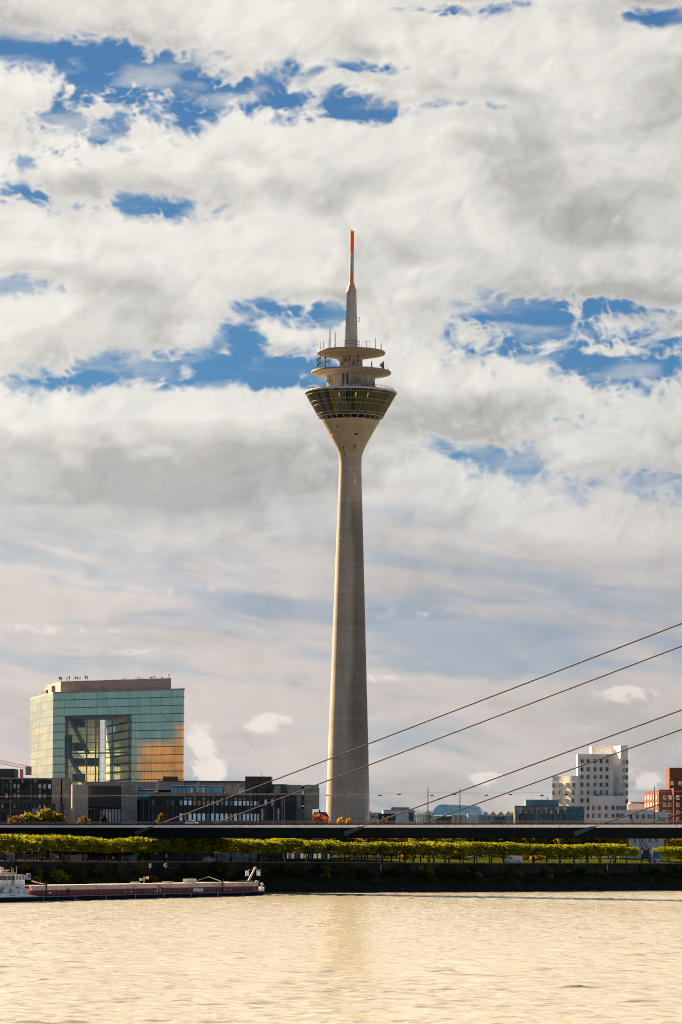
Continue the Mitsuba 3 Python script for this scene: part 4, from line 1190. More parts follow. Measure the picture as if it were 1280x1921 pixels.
for c in (513, 529, 533.5):
    pbox('white_column', 'light_grey', c, c + 1.1, 1495, 1545, 2.6, 0.4)
# stone block at the right end with its overhanging corner
pbox('stone_block', 'stone_cladding', 535, 565, 1472.3, None, 9, 20)
pbox('stone_block', 'stone_cladding', 571, 585.3, 1472.3, None, 9, 20)
pbox('stone_block', 'stone_cladding', 585.3, 597.5, 1472.3, 1516.5, 9, 16)
pbox('stone_block', 'stone_cladding', 597.5, 598.8, 1477.5, 1516, 10, 14)
pbox('slot_wall', 'dark_grey', 565, 571, 1473.5, None, 10.5, 16)
for ya, yb, g in ((1483, 1491, 'pane_sky'), (1492, 1496, 'pane_grey'), (1499, 1508, 'pane_grey'), (1510, 1514, 'pane_sky')):
    window(parl, LF, PX(565.5, 10.4), PX(570.6, 10.4), 10.4, PZ(yb, 568, 10.4), PZ(ya, 568, 10.4), 'dark_grey', g, 0.3, bars=())
for i in range(3):
    for ya, yb in ((1517.5, 1527), (1528, 1535), (1536, 1543)):
        window(parl, LF, PX(555 + i * 5.2, 8.8), PX(559.8 + i * 5.2, 8.8), 8.9, PZ(yb, 562, 8.9), PZ(ya, 562, 8.9), 'mid_grey', 'pane_grey', 0.25, bars=())
# storeys below the bridge line
for c, wd in ((403, 2.5), (424.5, 4.5), (466.5, 2.6)):
    pbox('white_column', 'beige_grey', c, c + wd, 1560, None, 1.5, 1.0)
pbox('base_wall', 'stone_cladding', 408, 482, 1560, None, 5, 3)
for i in range(9):
    window(parl, LF, PX(484 + i * 5.4, 3), PX(488.6 + i * 5.4, 3), 2.9, PZ(1588, 505, 3), PZ(1572, 505, 3), 'black_paint', rnd.choice(['pane_sky', 'pane_grey', 'pane_grey', 'deep_glass']), 0.25, bars=())
for i in range(11):
    window(parl, LF, PX(530 + i * 8.3, 2), PX(537.6 + i * 8.3, 2), 2.0, PZ(1612.5, 575, 2), PZ(1600, 575, 2), 'black_paint', 'pane_sky' if i % 3 else 'teal_panel', 0.3, bars=())
pbox('garden_hall', 'dark_grey', 528, 622, 1598, None, 2.2, 6)
for a, b, m in ((548, 571, 'stone_cladding'), (571, 585, 'navy_panel'), (585, 610, 'stone_cladding')):
    pbox('base_wall', m, a, b, 1560, 1598, 6, 3)
for c in (30, 62, 130, 196, 200, 208, 334, 365, 372):
    window(parl, LF, PX(c, 3), PX(c + 5, 3), 7.0 if c > 280 else 3.9, PZ(1590, 200, 4), PZ(1566, 200, 4), 'black_paint', rnd.choice(['pane_blue', 'pane_grey']), 0.3, bars=())

# ---- small tiled house and construction crane
hs = thing('tiled_house', 'small house with dark tiled roof and white gable between parliament and tower', 'house')
HF = Frame(X(592, 1120), 1120, 0)
a, b = HF.u(586), HF.u(616); zt, ze = HF.z(596, 1523), HF.z(596, 1534)
cube(hs + '__wall', 'cream_paint', HF, a, b, 0, 9, GROUND_Z, ze)
_taken.add(hs + '__wall')
put(MB().hull([[a - 0.4, -0.4, ze - 0.1], [b + 0.4, -0.4, ze - 0.1], [a - 0.4, 9.4, ze - 0.1], [b + 0.4, 9.4, ze - 0.1], [a + 0.6, 4.5, zt], [b - 0.6, 4.5, zt]]), 'roof_tile_dark', hs, 'roof', M=HF.M)
g0, g1, gz = HF.u(594), HF.u(602), HF.z(597, 1527)
put(MB().hull([[g0, -0.9, GROUND_Z], [g1, -0.9, GROUND_Z], [g0, 1, GROUND_Z], [g1, 1, GROUND_Z], [g0, -0.9, ze - 0.6], [g1, -0.9, ze - 0.6], [g0, 3, ze - 0.6], [g1, 3, ze - 0.6], [(g0 + g1) / 2, -0.9, gz + 0.4], [(g0 + g1) / 2, 3, gz + 0.4]]), 'white_render', hs, 'gable', M=HF.M)
put(MB().box(HF.u(598), HF.u(600.5), 4, 5, zt - 0.6, zt + 0.9), 'roof_tile_dark', hs, 'chimney', M=HF.M)
cr = thing('construction_crane', 'orange brown jib of a tower crane left of the glass tower', 'crane')
p = [P(-14, 1429.5, 1420), P(55, 1443, 1420)]
_b = MB()
for k in range(15):
    t0, t1 = k / 15, (k + 1) / 15
    lo0, lo1 = p[0] + (p[1] - p[0]) * t0, p[0] + (p[1] - p[0]) * t1
    up = np.array([0, 0, 1.3])
    _b.tube(lo0, lo1, 0.10, n=4).tube(lo0 + up, lo1 + up, 0.08, n=4).tube(lo0, (lo0 + lo1) / 2 + up, 0.06, n=4).tube((lo0 + lo1) / 2 + up, lo1, 0.06, n=4)
put(_b, 'orange_paint', cr, 'jib')
_b = MB().box(p[1][0] - 1.6, p[1][0] + 0.9, 1419, 1421, p[1][2] - 2.5, p[1][2] + 1.2)
put(_b, 'mid_grey', cr, 'counterweight')
put(MB().box(p[1][0] - 4.0, p[1][0] - 2.6, 1419.3, 1420.7, GROUND_Z, p[1][2]), 'orange_paint', cr, 'mast')

# ---- buildings right of the tower
def gf(d): return Frame(0, d, 0)
g = thing('flat_roofed_house', 'low grey flat roofed house right of the tower base', 'house'); f = gf(1230)
block(g, 'wall', 'light_grey', f, 693, 713, 1525, 10); block(g, 'window', 'dark_glass', f, 696, 703, 1530, 0.3, -0.2, 1534); block(g, 'window', 'dark_glass', f, 705, 711, 1531.5, 0.3, -0.2, 1535)
block(g, 'roof_edge', 'beige_grey', f, 692.5, 713.5, 1524.3, 10.6, -0.3, 1525.6); block(g, 'chimney', 'mid_grey', f, 694.5, 696, 1521, 1.5, 3, 1525)
g = thing('steep_roofed_house', 'house with steep dark slate roof in front of the white block', 'house'); f = gf(1215)
block(g, 'wall', 'dark_grey', f, 711, 741, 1537, 9)
x0, x1, z0, z1 = f.u(711), f.u(741), f.z(725, 1538), f.z(725, 1526)
put(MB().hull([[x0 - .3, -.3, z0], [x1 + .3, -.3, z0], [x0 - .3, 9, z0], [x1 + .3, 9, z0], [x0 - .3, 3.5, z1], [x1 + .3, 3.5, z1]]), 'roof_tile_dark', g, 'roof', M=f.M)
for c in (718, 727, 734):
    block(g, 'dormer', 'light_grey', f, c, c + 2.6, 1531, 2, 0.6, 1536)
g = thing('white_block', 'white flat block carrying a row of tilted solar panels', 'building'); f = gf(1250)
block(g, 'wall', 'white_render', f, 719, 778, 1520.5, 20); block(g, 'roof_edge', 'light_grey', f, 718.6, 778.4, 1519.6, 20.6, -0.3, 1521); block(g, 'roof_block', 'mid_grey', f, 741, 777, 1519, 6, 6, 1520.6)
for i in range(6):
    a0 = f.u(733 + i * 5.7, 1517, 4); a1 = f.u(738 + i * 5.7, 1517, 4); zb, zt = f.z(740, 1520, 4), f.z(740, 1514, 4)
    put(MB().hull([[a0, 3.4, zb], [a1, 3.4, zb], [a0 + 0.5, 6.2, zt], [a1 + 0.5, 6.2, zt], [a0, 3.55, zb - .1], [a1, 3.55, zb - .1], [a0 + .5, 6.35, zt - .1], [a1 + .5, 6.35, zt - .1]]), 'solar_panel', g, 'solar_panel', M=f.M)
    put(MB().box(a0 + 0.4, a0 + 0.6, 6.2, 6.35, zb - 0.2, zt - 0.1).box(a1 + 0.3, a1 + 0.5, 6.2, 6.35, zb - 0.2, zt - 0.1), 'mid_grey', g, 'panel_support', M=f.M)
block(g, 'window', 'slate_glass', f, 767, 776, 1524, 0.3, -0.2, 1541)

def glass_hall(key, f, px0, px1, yeave, ygab, ngab, lean, m_roof, depth):
    """Row of glazed gables: posts, panes and little pitched roofs running back."""
    u0, u1 = f.u(px0), f.u(px1); ze = f.z((px0 + px1) / 2, yeave); zg = f.z((px0 + px1) / 2, ygab); W = (u1 - u0) / ngab
    put(MB().box(u0 + 0.3, u1 - 0.3, 3.5, depth, GROUND_Z, ze - 0.3), 'inner_hall', key, 'back_wall', M=f.M)
    n = int((u1 - u0) / 1.1)
    for i in range(n):
        a, b = u0 + (u1 - u0) * i / n, u0 + (u1 - u0) * (i + 1) / n
        cube(free(key + '__pane'), rnd.choice(['pane_blue', 'hall_pane', 'slate_glass', 'hall_pane', 'pane_grey']), f, a + 0.07, b - 0.07, 0.05, 0.11, f.z(px0, 1560), ze - 0.15)
        put(MB().box(a - 0.06, a + 0.06, -0.08, 0.2, GROUND_Z, ze), 'pale_frame', key, 'post', M=f.M)
    put(MB().box(u0, u1, -0.12, 0.25, ze - 0.12, ze + 0.12).box(u0, u1, -0.1, 0.2, (ze + f.z(px0, 1545)) / 2 - .05, (ze + f.z(px0, 1545)) / 2 + .05), 'pale_frame', key, 'eaves_beam', M=f.M)
    for i in range(ngab):
        a, b = u0 + W * i, u0 + W * (i + 1); mid = (a + b) / 2
        r = put(MB().hull([[a, 0, ze + .12], [b, 0, ze + .12], [mid, 0, zg], [a + lean, depth, ze + .12], [b + lean, depth, ze + .12], [mid + lean, depth, zg]]), m_roof, key, 'pitched_roof', M=f.M)
        put(MB().tube([a, -0.1, ze], [mid, -0.1, zg], 0.09, n=4).tube([mid, -0.1, zg], [b, -0.1, ze], 0.09, n=4).tube([mid, -0.05, ze], [mid, -0.05, zg], 0.06, n=4), 'pale_frame', key, 'gable_frame', M=f.M)
mat('inner_hall', (0.09, 0.12, 0.12), 0.8, 0.2)
mat('hall_pane', (0.16, 0.26, 0.28), 0.06, 0.8, 0.3)
mat('pale_frame', (0.40, 0.47, 0.47), 0.5, 0.4)
mat('hall_roof', (0.33, 0.40, 0.38), 0.15, 0.6)
mat('hall_roof_light', (0.62, 0.56, 0.50), 0.25, 0.5)
g = thing('gabled_greenhouse', 'pale green gabled glasshouse between white block and barrel hall', 'greenhouse')
glass_hall(g, gf(1275), 770, 815, 1527, 1520.5, 2, 5.0, 'hall_roof', 14)
g = thing('sawtooth_greenhouse', 'long low greenhouse with a row of small pitched light roofs', 'greenhouse')
glass_hall(g, gf(1300), 904, 1018, 1530, 1522.5, 8, 4.0, 'hall_roof_light', 16)

# barrel-vaulted hall
bh = thing('barrel_vault_hall', 'blue glazed barrel-vaulted hall with round end arch', 'hall')
HB = Frame(X(850, 1262), 1262.0, 65.0)
R_, zs_ = 4.05, Z(832, 1529, 1262)
L_ = HB.u(908, 1525, 0.0)
hh = Z(832, 1509.5, 1263) - zs_
def arch(u, n=20, r=1.0): return [[u, R_ - R_ * r * math.cos(a), zs_ + hh * r * math.sin(a)] for a in np.linspace(0, math.pi, n)]
nr = 16
u_a, u_b = -1.0, L_
_seg = 14
for i in range(nr):
    a, b = u_a + (u_b - u_a) * i / nr + 0.05, u_a + (u_b - u_a) * (i + 1) / nr - 0.05
    v0, v1 = np.array(arch(a, _seg + 1)), np.array(arch(b, _seg + 1))
    k = _seg + 1
    f_ = [[j, j + 1, k + j + 1, k + j] for j in range(_seg)]
    put(MB().add(np.vstack([v0, v1]), f_), 'hall_glass', bh, 'vault_panel', smooth=True, M=HB.M)
for i in range(nr + 1):
    u = u_a + (u_b - u_a) * i / nr; pts = arch(u, 17, 1.01); _b = MB()
    for p0, p1 in zip(pts[:-1], pts[1:]):
        _b.tube(p0, p1, 0.10, n=5, caps=False)
    put(_b, 'rib_blue', bh, 'rib', smooth=True, M=HB.M)
mat('rib_blue', (0.28, 0.46, 0.60), 0.4, 0.5)
_b = MB()
for j in range(2, 15, 3):
    a = math.pi * j / 16
    _b.tube([u_a, R_ - R_ * math.cos(a), zs_ + hh * math.sin(a)], [u_b, R_ - R_ * math.cos(a), zs_ + hh * math.sin(a)], 0.06, n=4)
put(_b, 'rib_blue', bh, 'purlin', M=HB.M)
# end arch: fan of bars and glass
end = np.array(arch(u_a, 25)); c = np.array([[u_a, R_, zs_]])
put(MB().add(np.vstack([c, end]), [[0, i + 1, i + 2] for i in range(24)]), 'hall_glass', bh, 'end_glass', M=HB.M)
_b = MB()
for j in range(1, 12):
    y = 2 * R_ * j / 12; h = hh * math.sqrt(max(0, 1 - ((y - R_) / R_) ** 2))
    _b.tube([u_a - 0.08, y, GROUND_Z], [u_a - 0.08, y, zs_ + h], 0.055, n=4)
for q in (0.25, 0.5, 0.75):
    hw = R_ * math.sqrt(1 - q * q); _b.tube([u_a - 0.08, R_ - hw, zs_ + hh * q], [u_a - 0.08, R_ + hw, zs_ + hh * q], 0.05, n=4)
stuff(put(_b, 'pale_frame', bh, 'end_bar', M=HB.M))
put(MB().box(u_a + 0.4, u_b, 0.3, 2 * R_ - 0.3, GROUND_Z, zs_ - 0.4), 'inner_hall', bh, 'plinth', M=HB.M)
for i in range(12):
    u = (u_b - u_a) * i / 12 + u_a
    cube(free(bh + '__side_pane'), rnd.choice(['pane_blue', 'hall_pane', 'slate_glass']), HB, u + 0.06, u + (u_b - u_a) / 12 - 0.06, 0.1, 0.16, GROUND_Z + 4, zs_ - 0.1)
put(MB().box(u_a, u_b, 0.0, 0.3, zs_ - 0.15, zs_ + 0.15), 'rib_blue', bh, 'spring_beam', M=HB.M)
f = gf(1255)
block(bh, 'porch', 'white_render', f, 877, 898, 1528.5, 5)
block(bh, 'side_hall', 'hall_pane', f, 898, 912, 1528, 5, 2)
for c in (900, 903, 906, 909):
    block(bh, 'side_post', 'pale_frame', f, c, c + 0.5, 1528, 0.2, 1.8)

# glass office with teal roof storey
go = thing('teal_glass_office', 'low glass office building with a teal roof box and blue gridded end', 'office building'); f = gf(1285)
block(go, 'core', 'inner_hall', f, 966, 1096, 1513.5, 24, 0.6)
block(go, 'cornice', 'mid_grey', f, 965, 1097.5, 1512, 25, -0.3, 1513.6)
block(go, 'roof_box', 'teal_panel', f, 986.5, 1048, 1500.2, 12, 4, 1512)
block(go, 'aerial', 'mid_grey', f, 997.2, 997.7, 1483, .4, 8, 1500); block(go, 'aerial', 'mid_grey', f, 1017, 1017.5, 1488, .4, 8, 1500); block(go, 'flue', 'brown_steel', f, 1026, 1027.4, 1495, .6, 8, 1500)
block(go, 'vent_box', 'brown_steel', f, 1014, 1020, 1492, .8, 8, 1493.5)
for i in range(22):
    a, b = 966 + i * 4.4, 966 + (i + 1) * 4.4
    for r, (ya, yb) in enumerate(((1514, 1519.5), (1520, 1526), (1527, 1545))):
        m = rnd.choice(['pane_grey', 'hall_pane', 'pane_pale', 'pane_tan'] if r < 2 else ['pane_blue', 'slate_glass', 'deep_glass'])
        cube(free(go + '__pane'), m, f, f.u(a) + .06, f.u(b) - .06, 0.3, 0.4, f.z(a, yb), f.z(a, ya))
for i in range(9):
    a, b = 1063 + i * 3.8, 1063 + (i + 1) * 3.8
    for r in range(6):
        cube(free(go + '__pane'), rnd.choice(['pane_blue', 'pane_blue', 'deep_blue_pane', 'teal_panel']), f, f.u(a) + .1, f.u(b) - .1, 0.2, 0.3, f.z(a, 1514 + (r + 1) * 5 - .6), f.z(a, 1514 + r * 5))
mat('deep_blue_pane', (0.02, 0.08, 0.14), 0.06, 0.8)
for c in np.arange(967, 1062, 2.2):
    block(go, 'fin', 'pale_frame', f, c, c + 0.45, 1528, 0.4, -0.3, 1545)
block(go, 'ledge', 'mid_grey', f, 965.5, 1097, 1526.2, 1.0, -0.6, 1527.4)

# ---- white curved towers
ct = thing('white_curved_towers', 'white curved cluster of towers with protruding windows behind the bridge', 'office building')
CF = gf(1350)
def curved(name, pts, y0, ybot=None, wall='white_render', lean=(0, 0), pxc=1120):
    p = np.array(pts, float)
    if not Polygon(p).exterior.is_ccw:
        p = p[::-1]
    zb = GROUND_Z if ybot is None else CF.z(pxc, ybot)
    return put(MB().prism(p, zb, CF.z(pxc, y0), top=p + np.array(lean)), wall, ct, name, smooth=25, M=CF.M)
def cu(px): return CF.u(px, 1500)
def curve_pts(px0, px1, w_fn, n=26, back=22):
    us = np.linspace(cu(px0), cu(px1), n); ts = np.linspace(0, 1, n)
    return [(u, w_fn(t)) for u, t in zip(us, ts)] + [(us[-1] - 1, back), (us[0] + 1, back)]
f_low = lambda t: 9.0 * (1 - t) ** 2 * (1 if t < 1 else 1) + 1.5 * math.sin(t * 5)
f_main = lambda t: 1.2 * math.sin(t * 3.4 + 0.4) + 0.6
f_front = lambda t: -9 + 16 * (2 * t - 0.8) ** 2 * 0.5 - 1.0
f_ext = lambda t: -3 + 6 * t * t
curved('low_tower', curve_pts(1039.5, 1084, f_low), 1455.5, pxc=1060)
curved('tall_tower', curve_pts(1083.5, 1150.5, f_main), 1414.2, pxc=1115)
curved('rear_tower', [(cu(1113.5), 12), (cu(1140), 9), (cu(1150), 8.2), (cu(1156), 6.6), (cu(1161), 3.0), (cu(1164), 0.5), (cu(1170), -0.6), (cu(1178.5), 1.5), (cu(1179), 20), (cu(1114), 24)], 1398.3, pxc=1150, lean=(0.0, 0))
curved('front_tower', curve_pts(1106, 1171, lambda t: -8 + 5.0 * (2 * t - 1.15) ** 2, back=3), 1494, pxc=1140)
curved('low_wing', curve_pts(1165, 1229, lambda t: -5.5 + 5 * (t) ** 3, back=10), 1519.5, pxc=1195)
put(MB().prism([(cu(1226), 0), (cu(1255), 1), (cu(1255), 8), (cu(1226), 8)], GROUND_Z, CF.z(1240, 1523)), 'white_render', ct, 'low_wing', M=CF.M)
def wrow(xs, y, wfn, lo, hi, wd=5.8, ht=8.4, back=0.0, tilt=0.0):
    for px in xs:
        t = min(1, max(0, (px - lo) / (hi - lo)))
        w = wfn(t); s = (wfn(min(1, t + .01)) - wfn(max(0, t - .01))) / (cu(lo + (hi - lo) * min(1, t + .01)) - cu(lo + (hi - lo) * max(0, t - .01)))
        u = cu(px); ang = math.degrees(math.atan(s))
        half = wd / 2 * CF.y / F * (1.0 if abs(ang) < 30 else 1.0)
        wf = Frame(u, CF.y + w, ang)
        z = CF.z(px, y); h2 = ht / 2 * CF.y / F
        g = rnd.choices(['deep_glass', 'slate_glass', 'pane_grey'], [0.25, 0.35, 0.4])[0]
        window(ct, wf, -half, half, -0.15, z - h2, z + h2, 'window_grey', g, 0.55)
mat('window_grey', (0.48, 0.48, 0.45), 0.6, 0.3)
xm = [1092, 1104, 1117, 1128.5, 1139.5]
for y in (1428, 1443, 1457.5, 1472, 1486.5, 1501.5):
    wrow(xm if y < 1490 else xm[:2], y, f_main, 1083.5, 1150.5)
for y in (1516, 1530.5):
    wrow([1104.5], y, f_main, 1083.5, 1150.5)
for y, xs in ((1472.5, (1043, 1054, 1066, 1077.5)), (1487, (1043, 1053.5, 1064.5, 1076.5)), (1502, (1052.5, 1064, 1076))):
    wrow(xs, y, f_low, 1039.5, 1084)
for y in (1429.5, 1444.5, 1458.5, 1473.5, 1487.5, 1503):
    wrow((1169, 1175.3), y, lambda t: -0.7 + 2 * t, 1164, 1179, wd=4.8)
for y in (1516, 1530.5):
    wrow((1114, 1123.5, 1135.5, 1147, 1156, 1163, 1169), y, lambda t: -8 + 5.0 * (2 * t - 1.15) ** 2, 1106, 1171, wd=5.6)
wrow((1181.5, 1193.5, 1205, 1216, 1225), 1532, lambda t: -5.5 + 5 * t ** 3, 1165, 1229)
for px in (1238, 1246):
    uw = cu(px)
    window(ct, CF, uw - .6, uw + .6, 0.55, CF.z(px, 1541), CF.z(px, 1533), 'window_grey', 'slate_glass', 0.4)
for px in (1124, 1163):
    put(MB().tube([cu(px), 14, CF.z(1150, 1399)], [cu(px), 14, CF.z(1150, 1395)], 0.25, n=6), 'mid_grey', ct, 'roof_aerial', M=CF.M)
g = thing('white_workshop', 'low white building with a grey roof between curved towers and brick house', 'building'); f = gf(1440)
block(g, 'wall', 'white_render', f, 1178, 1212, 1508, 14); block(g, 'roof', 'mid_grey', f, 1182, 1212, 1504, 12, 2, 1508.2)
for c in (1184, 1191, 1198):
    block(g, 'roof_vent', 'light_grey', f, c, c + 3, 1506, 2, -0.5, 1509)

# ---- red brick buildings
def brickset(key, f, px0, px1, ytop, depth, cols_, rows_, w=0.0, m='red_brick'):
    block(key, 'wall', m, f, px0, px1, ytop, depth, w)
    for y in rows_:
        for c in cols_:
            window(key, f, f.u(c - 2.9, 1500, w), f.u(c + 2.9, 1500, w), w, f.z(c, y + 4, w), f.z(c, y - 4, w), 'white_paint', rnd.choice(['slate_glass', 'pane_grey', 'pane_pale']), 0.3)
b1 = thing('low_brick_house', 'dark red brick building of stepped height behind the right bridge mast', 'house')
BR = Frame(X(1236.5, 1400), 1400, 0)
brickset(b1, BR, 1236.5, 1266, 1481.5, 14, (1247.3, 1257.2), (1495.5, 1509.5, 1523.5))
g0, g1 = WORLD.world(X(1209.3, 1424, 1500), 1424, 0), WORLD.world(X(1236.5, 1400, 1500), 1400, 0)
ang = math.degrees(math.atan2(g1[1] - g0[1], g1[0] - g0[0])); ln = float(np.linalg.norm((g1 - g0)[:2]))
lf = Frame(g0[0], g0[1], ang)
zl0, zl1 = Z(1209.3, 1486.5, 1424), Z(1236.5, 1481.3, 1400)
cube(free(b1 + '__wall'), 'red_brick', lf, 0, ln - 0.02, 0, 10, GROUND_Z, (zl0 + zl1) / 2 - 0.2)
for i in range(5):
    for y in (1496, 1510, 1524):
        u = ln * (0.12 + 0.19 * i); z = Z(1222, y, 1411)
        window(b1, lf, u - 0.75, u + 0.75, 0, z - 0.85, z + 0.85, 'white_paint', rnd.choice(['slate_glass', 'pane_pale']), 0.3)
b2 = thing('tall_brick_house', 'tall red brick block with white framed windows at the right edge', 'house')
BT = Frame(X(1256, 1432), 1432, 0)
brickset(b2, BT, 1256, 1300, 1440.3, 16, (1261, 1276, 1290), (1469, 1483, 1496.5, 1510, 1524))
b3 = thing('brick_annexe', 'dark brick annexe in shade in front of the tall brick block', 'house')
brickset(b3, Frame(X(1266, 1392), 1392, 0), 1264, 1300, 1478, 12, (1272, 1284), (1496, 1510, 1524, 1537), m='dark_brick')
mat('dark_brick', (0.10, 0.035, 0.028), 0.9, 0.2)
put(MB().tube(BT.world(BT.u(1275), 5, BT.z(1275, 1441)), BT.world(BT.u(1275), 5, BT.z(1275, 1433)), 0.12, n=5), 'mid_grey', b2, 'aerial')
# pale house glimpsed under the bridge
ph = thing('pale_riverside_house', 'pale white house with large windows glimpsed under the bridge behind the dark crane', 'house')
PF = gf(1190)
brickset(ph, PF, 1166, 1246, 1555, 12, (1178, 1192, 1206, 1220, 1233), (1577, 1592, 1605), m='white_render')

# ------------------------------------------------------------------ trees and plants
def leaf_cloud(seed, n, size, dens, spread=0.45, per=10):
    """n leaf clumps' worth of small quads; dens(points) -> keep mask and shapes the crown inside the unit ball."""
    r = np.random.default_rng(seed)
    c = r.normal(size=(n * 6, 3)); c /= np.linalg.norm(c, axis=1, keepdims=True)
    rad = r.uniform(0.25, 1.0, (n * 6, 1)) ** 0.45
    c = c * rad
    c = c[dens(c)][:n]
    p = np.repeat(c, per, 0) + r.normal(0, spread, (len(c) * per, 3)) * np.array([1, 1, 0.8])
    nrm = r.normal(size=p.shape) + np.array([0, 0, 0.5]); nrm /= np.linalg.norm(nrm, axis=1, keepdims=True)
    t = np.cross(nrm, r.normal(size=p.shape)); t /= np.linalg.norm(t, axis=1, keepdims=True); b = np.cross(nrm, t)
    s = size * r.uniform(0.6, 1.3, (len(p), 1))
    return p, t * s, b * s * 0.7


def leaf_mesh(p, t, b):
    v = np.stack([p - t, p - b * 0.9, p + t, p + b], 1).reshape(-1, 3)
    f = np.arange(len(v)).reshape(-1, 4)
    return v, f


def crown(seed, rx, ry, rz, n, size, boxy=0.0, lump=0.35):
    def keep(c):
        q = meshkit.fbm(c * 2.1 + seed * 3.7, 3, seed)
        edge = np.linalg.norm(c, axis=1)
        return edge < 0.72 + (q - 0.35) * 1.5 * lump + 0.12
    p, t, b = leaf_cloud(seed, n, size, keep, 0.07)
    if boxy:
        m = np.max(np.abs(p), axis=1, keepdims=True); l = np.linalg.norm(p, axis=1, keepdims=True)
        p = p * (1 - boxy) + p * (l / np.maximum(m, 1e-6)) * boxy
    p = p * np.array([rx, ry, rz])
    return leaf_mesh(p, t, b)


def trunk_mesh(seed, h, r, spread, limbs=5, top=None):
    g = random.Random(seed); b = MB()
    pts = [np.array([0, 0, -0.3])]
    for k in range(4):
        pts.append(np.array([g.uniform(-.12, .12), g.uniform(-.12, .12), h * (k + 1) / 4]))
    for k in range(4):
        b.tube(pts[k], pts[k + 1], r * (1.15 - 0.15 * k), r * (1.15 - 0.15 * (k + 1)), n=8, caps=k == 3)
    for k in range(limbs):
        a = 2 * math.pi * (k + g.random() * .6) / limbs; e = np.array([math.cos(a) * spread, math.sin(a) * spread, h + (top or spread) * g.uniform(.5, 1.0)])
        m = pts[-1] * 0.5 + e * 0.5 + np.array([0, 0, 0.25])
        b.tube(pts[-1] - [0, 0, 0.2], m, r * .55, r * .35, n=6, caps=False).tube(m, e, r * .35, r * .12, n=5)
    return b


CROWNS = {}


def make_crowns():
    for k in range(5):
        CROWNS['plane', k] = mikit.ply(crown(20 + k, 4.6, 4.1, 2.05, 360, 0.30, 0.45, 0.36), None)
        CROWNS['tall', k] = mikit.ply(crown(40 + k, 4.2, 4.2, 4.6, 430, 0.36, 0.0, 0.7), None)
        CROWNS['bush', k] = mikit.ply(crown(60 + k, 1.5, 1.3, 1.1, 70, 0.20, 0.0, 0.8), None)
    for k in range(3):
        CROWNS['ptrunk', k] = mikit.ply(trunk_mesh(k, 2.9, 0.24, 2.4, 6, 1.6).tm(), None, smooth=40)
        CROWNS['ttrunk', k] = mikit.ply(trunk_mesh(k + 9, 3.2, 0.26, 2.2, 5, 4.2).tm(), None, smooth=40)


make_crowns()


def ref(shape, m, M):
    return {**shape, 'bsdf': {'type': 'ref', 'id': m}, 'to_world': M}


def plane_tree(x, y, s, label, group, m='plane_leaf', z=GROUND_Z, hs=1.0):
    t = thing('plane_tree', label, 'tree', group)
    k = rnd.randrange(5); a = rnd.uniform(0, 360)
    scene[t + '__crown'] = ref(CROWNS['plane', k], m, T().translate([x, y, z + 4.75 * hs]).rotate([0, 0, 1], a).scale([s, s, hs]))
    scene[t + '__trunk'] = ref(CROWNS['ptrunk', k % 3], 'bark', T().translate([x, y, z]).rotate([0, 0, 1], a * 2).scale([1, 1, hs * 1.05]))
    return t


# two clipped rows along the promenade
s0, s1 = bank_s(-60), bank_s(1700)
for row, off, cov in ((0, 21.5, 'front'), (1, 29.5, 'rear')):
    s = s0 + row * 3.4
    while s < s1:
        p, _ = bank_at(s, off)
        px = 640 + F * p[0] / p[1]
        gap = 1180 < px < 1250 or px > 1480
        if not gap:
            state = 'sunlit' if px < 300 else ('shaded' if px < 640 else 'yellow green')
            lab, grp = f'clipped {state} plane tree in the {cov} row', f'{state} plane trees of the {cov} row'
            t = plane_tree(p[0] + rnd.uniform(-.4, .4), p[1] + rnd.uniform(-.5, .5), rnd.uniform(0.88, 1.16), lab, grp, hs=rnd.uniform(0.88, 1.08) * (1.03 if px < 640 else 0.92))
            ordinal_later.append((t, px, lab))
        s += rnd.uniform(6.6, 7.6)


def tree(px, d, ytop, wd, m, label, kind='tall', group=None, y0=None):
    """Free-standing tree: survey column, distance, row of its top, crown width in metres."""
    x = X(px, d, ytop); zt = Z(px, ytop, d); z0 = GROUND_Z if y0 is None else y0
    h = zt - z0
    t = thing('autumn_tree', label, 'tree', group)
    k = rnd.randrange(5); a = rnd.uniform(0, 360)
    rz = min(h * 0.40, 4.6 * 1.4) if kind == 'tall' else h * 0.45
    M = T().translate([x, d, zt - rz * 0.93]).rotate([0, 0, 1], a).scale([wd / 8.4, wd / 8.4, rz / 4.6])
    scene[t + '__crown'] = ref(CROWNS['tall', k], m, M)
    hs = max(0.3, (zt - rz * 1.2 - z0) / 3.2)
    scene[t + '__trunk'] = ref(CROWNS['ttrunk', k % 3], 'bark', T().translate([x, d, z0]).rotate([0, 0, 1], a).scale([max(.7, wd / 10), max(.7, wd / 10), hs]))
    return t


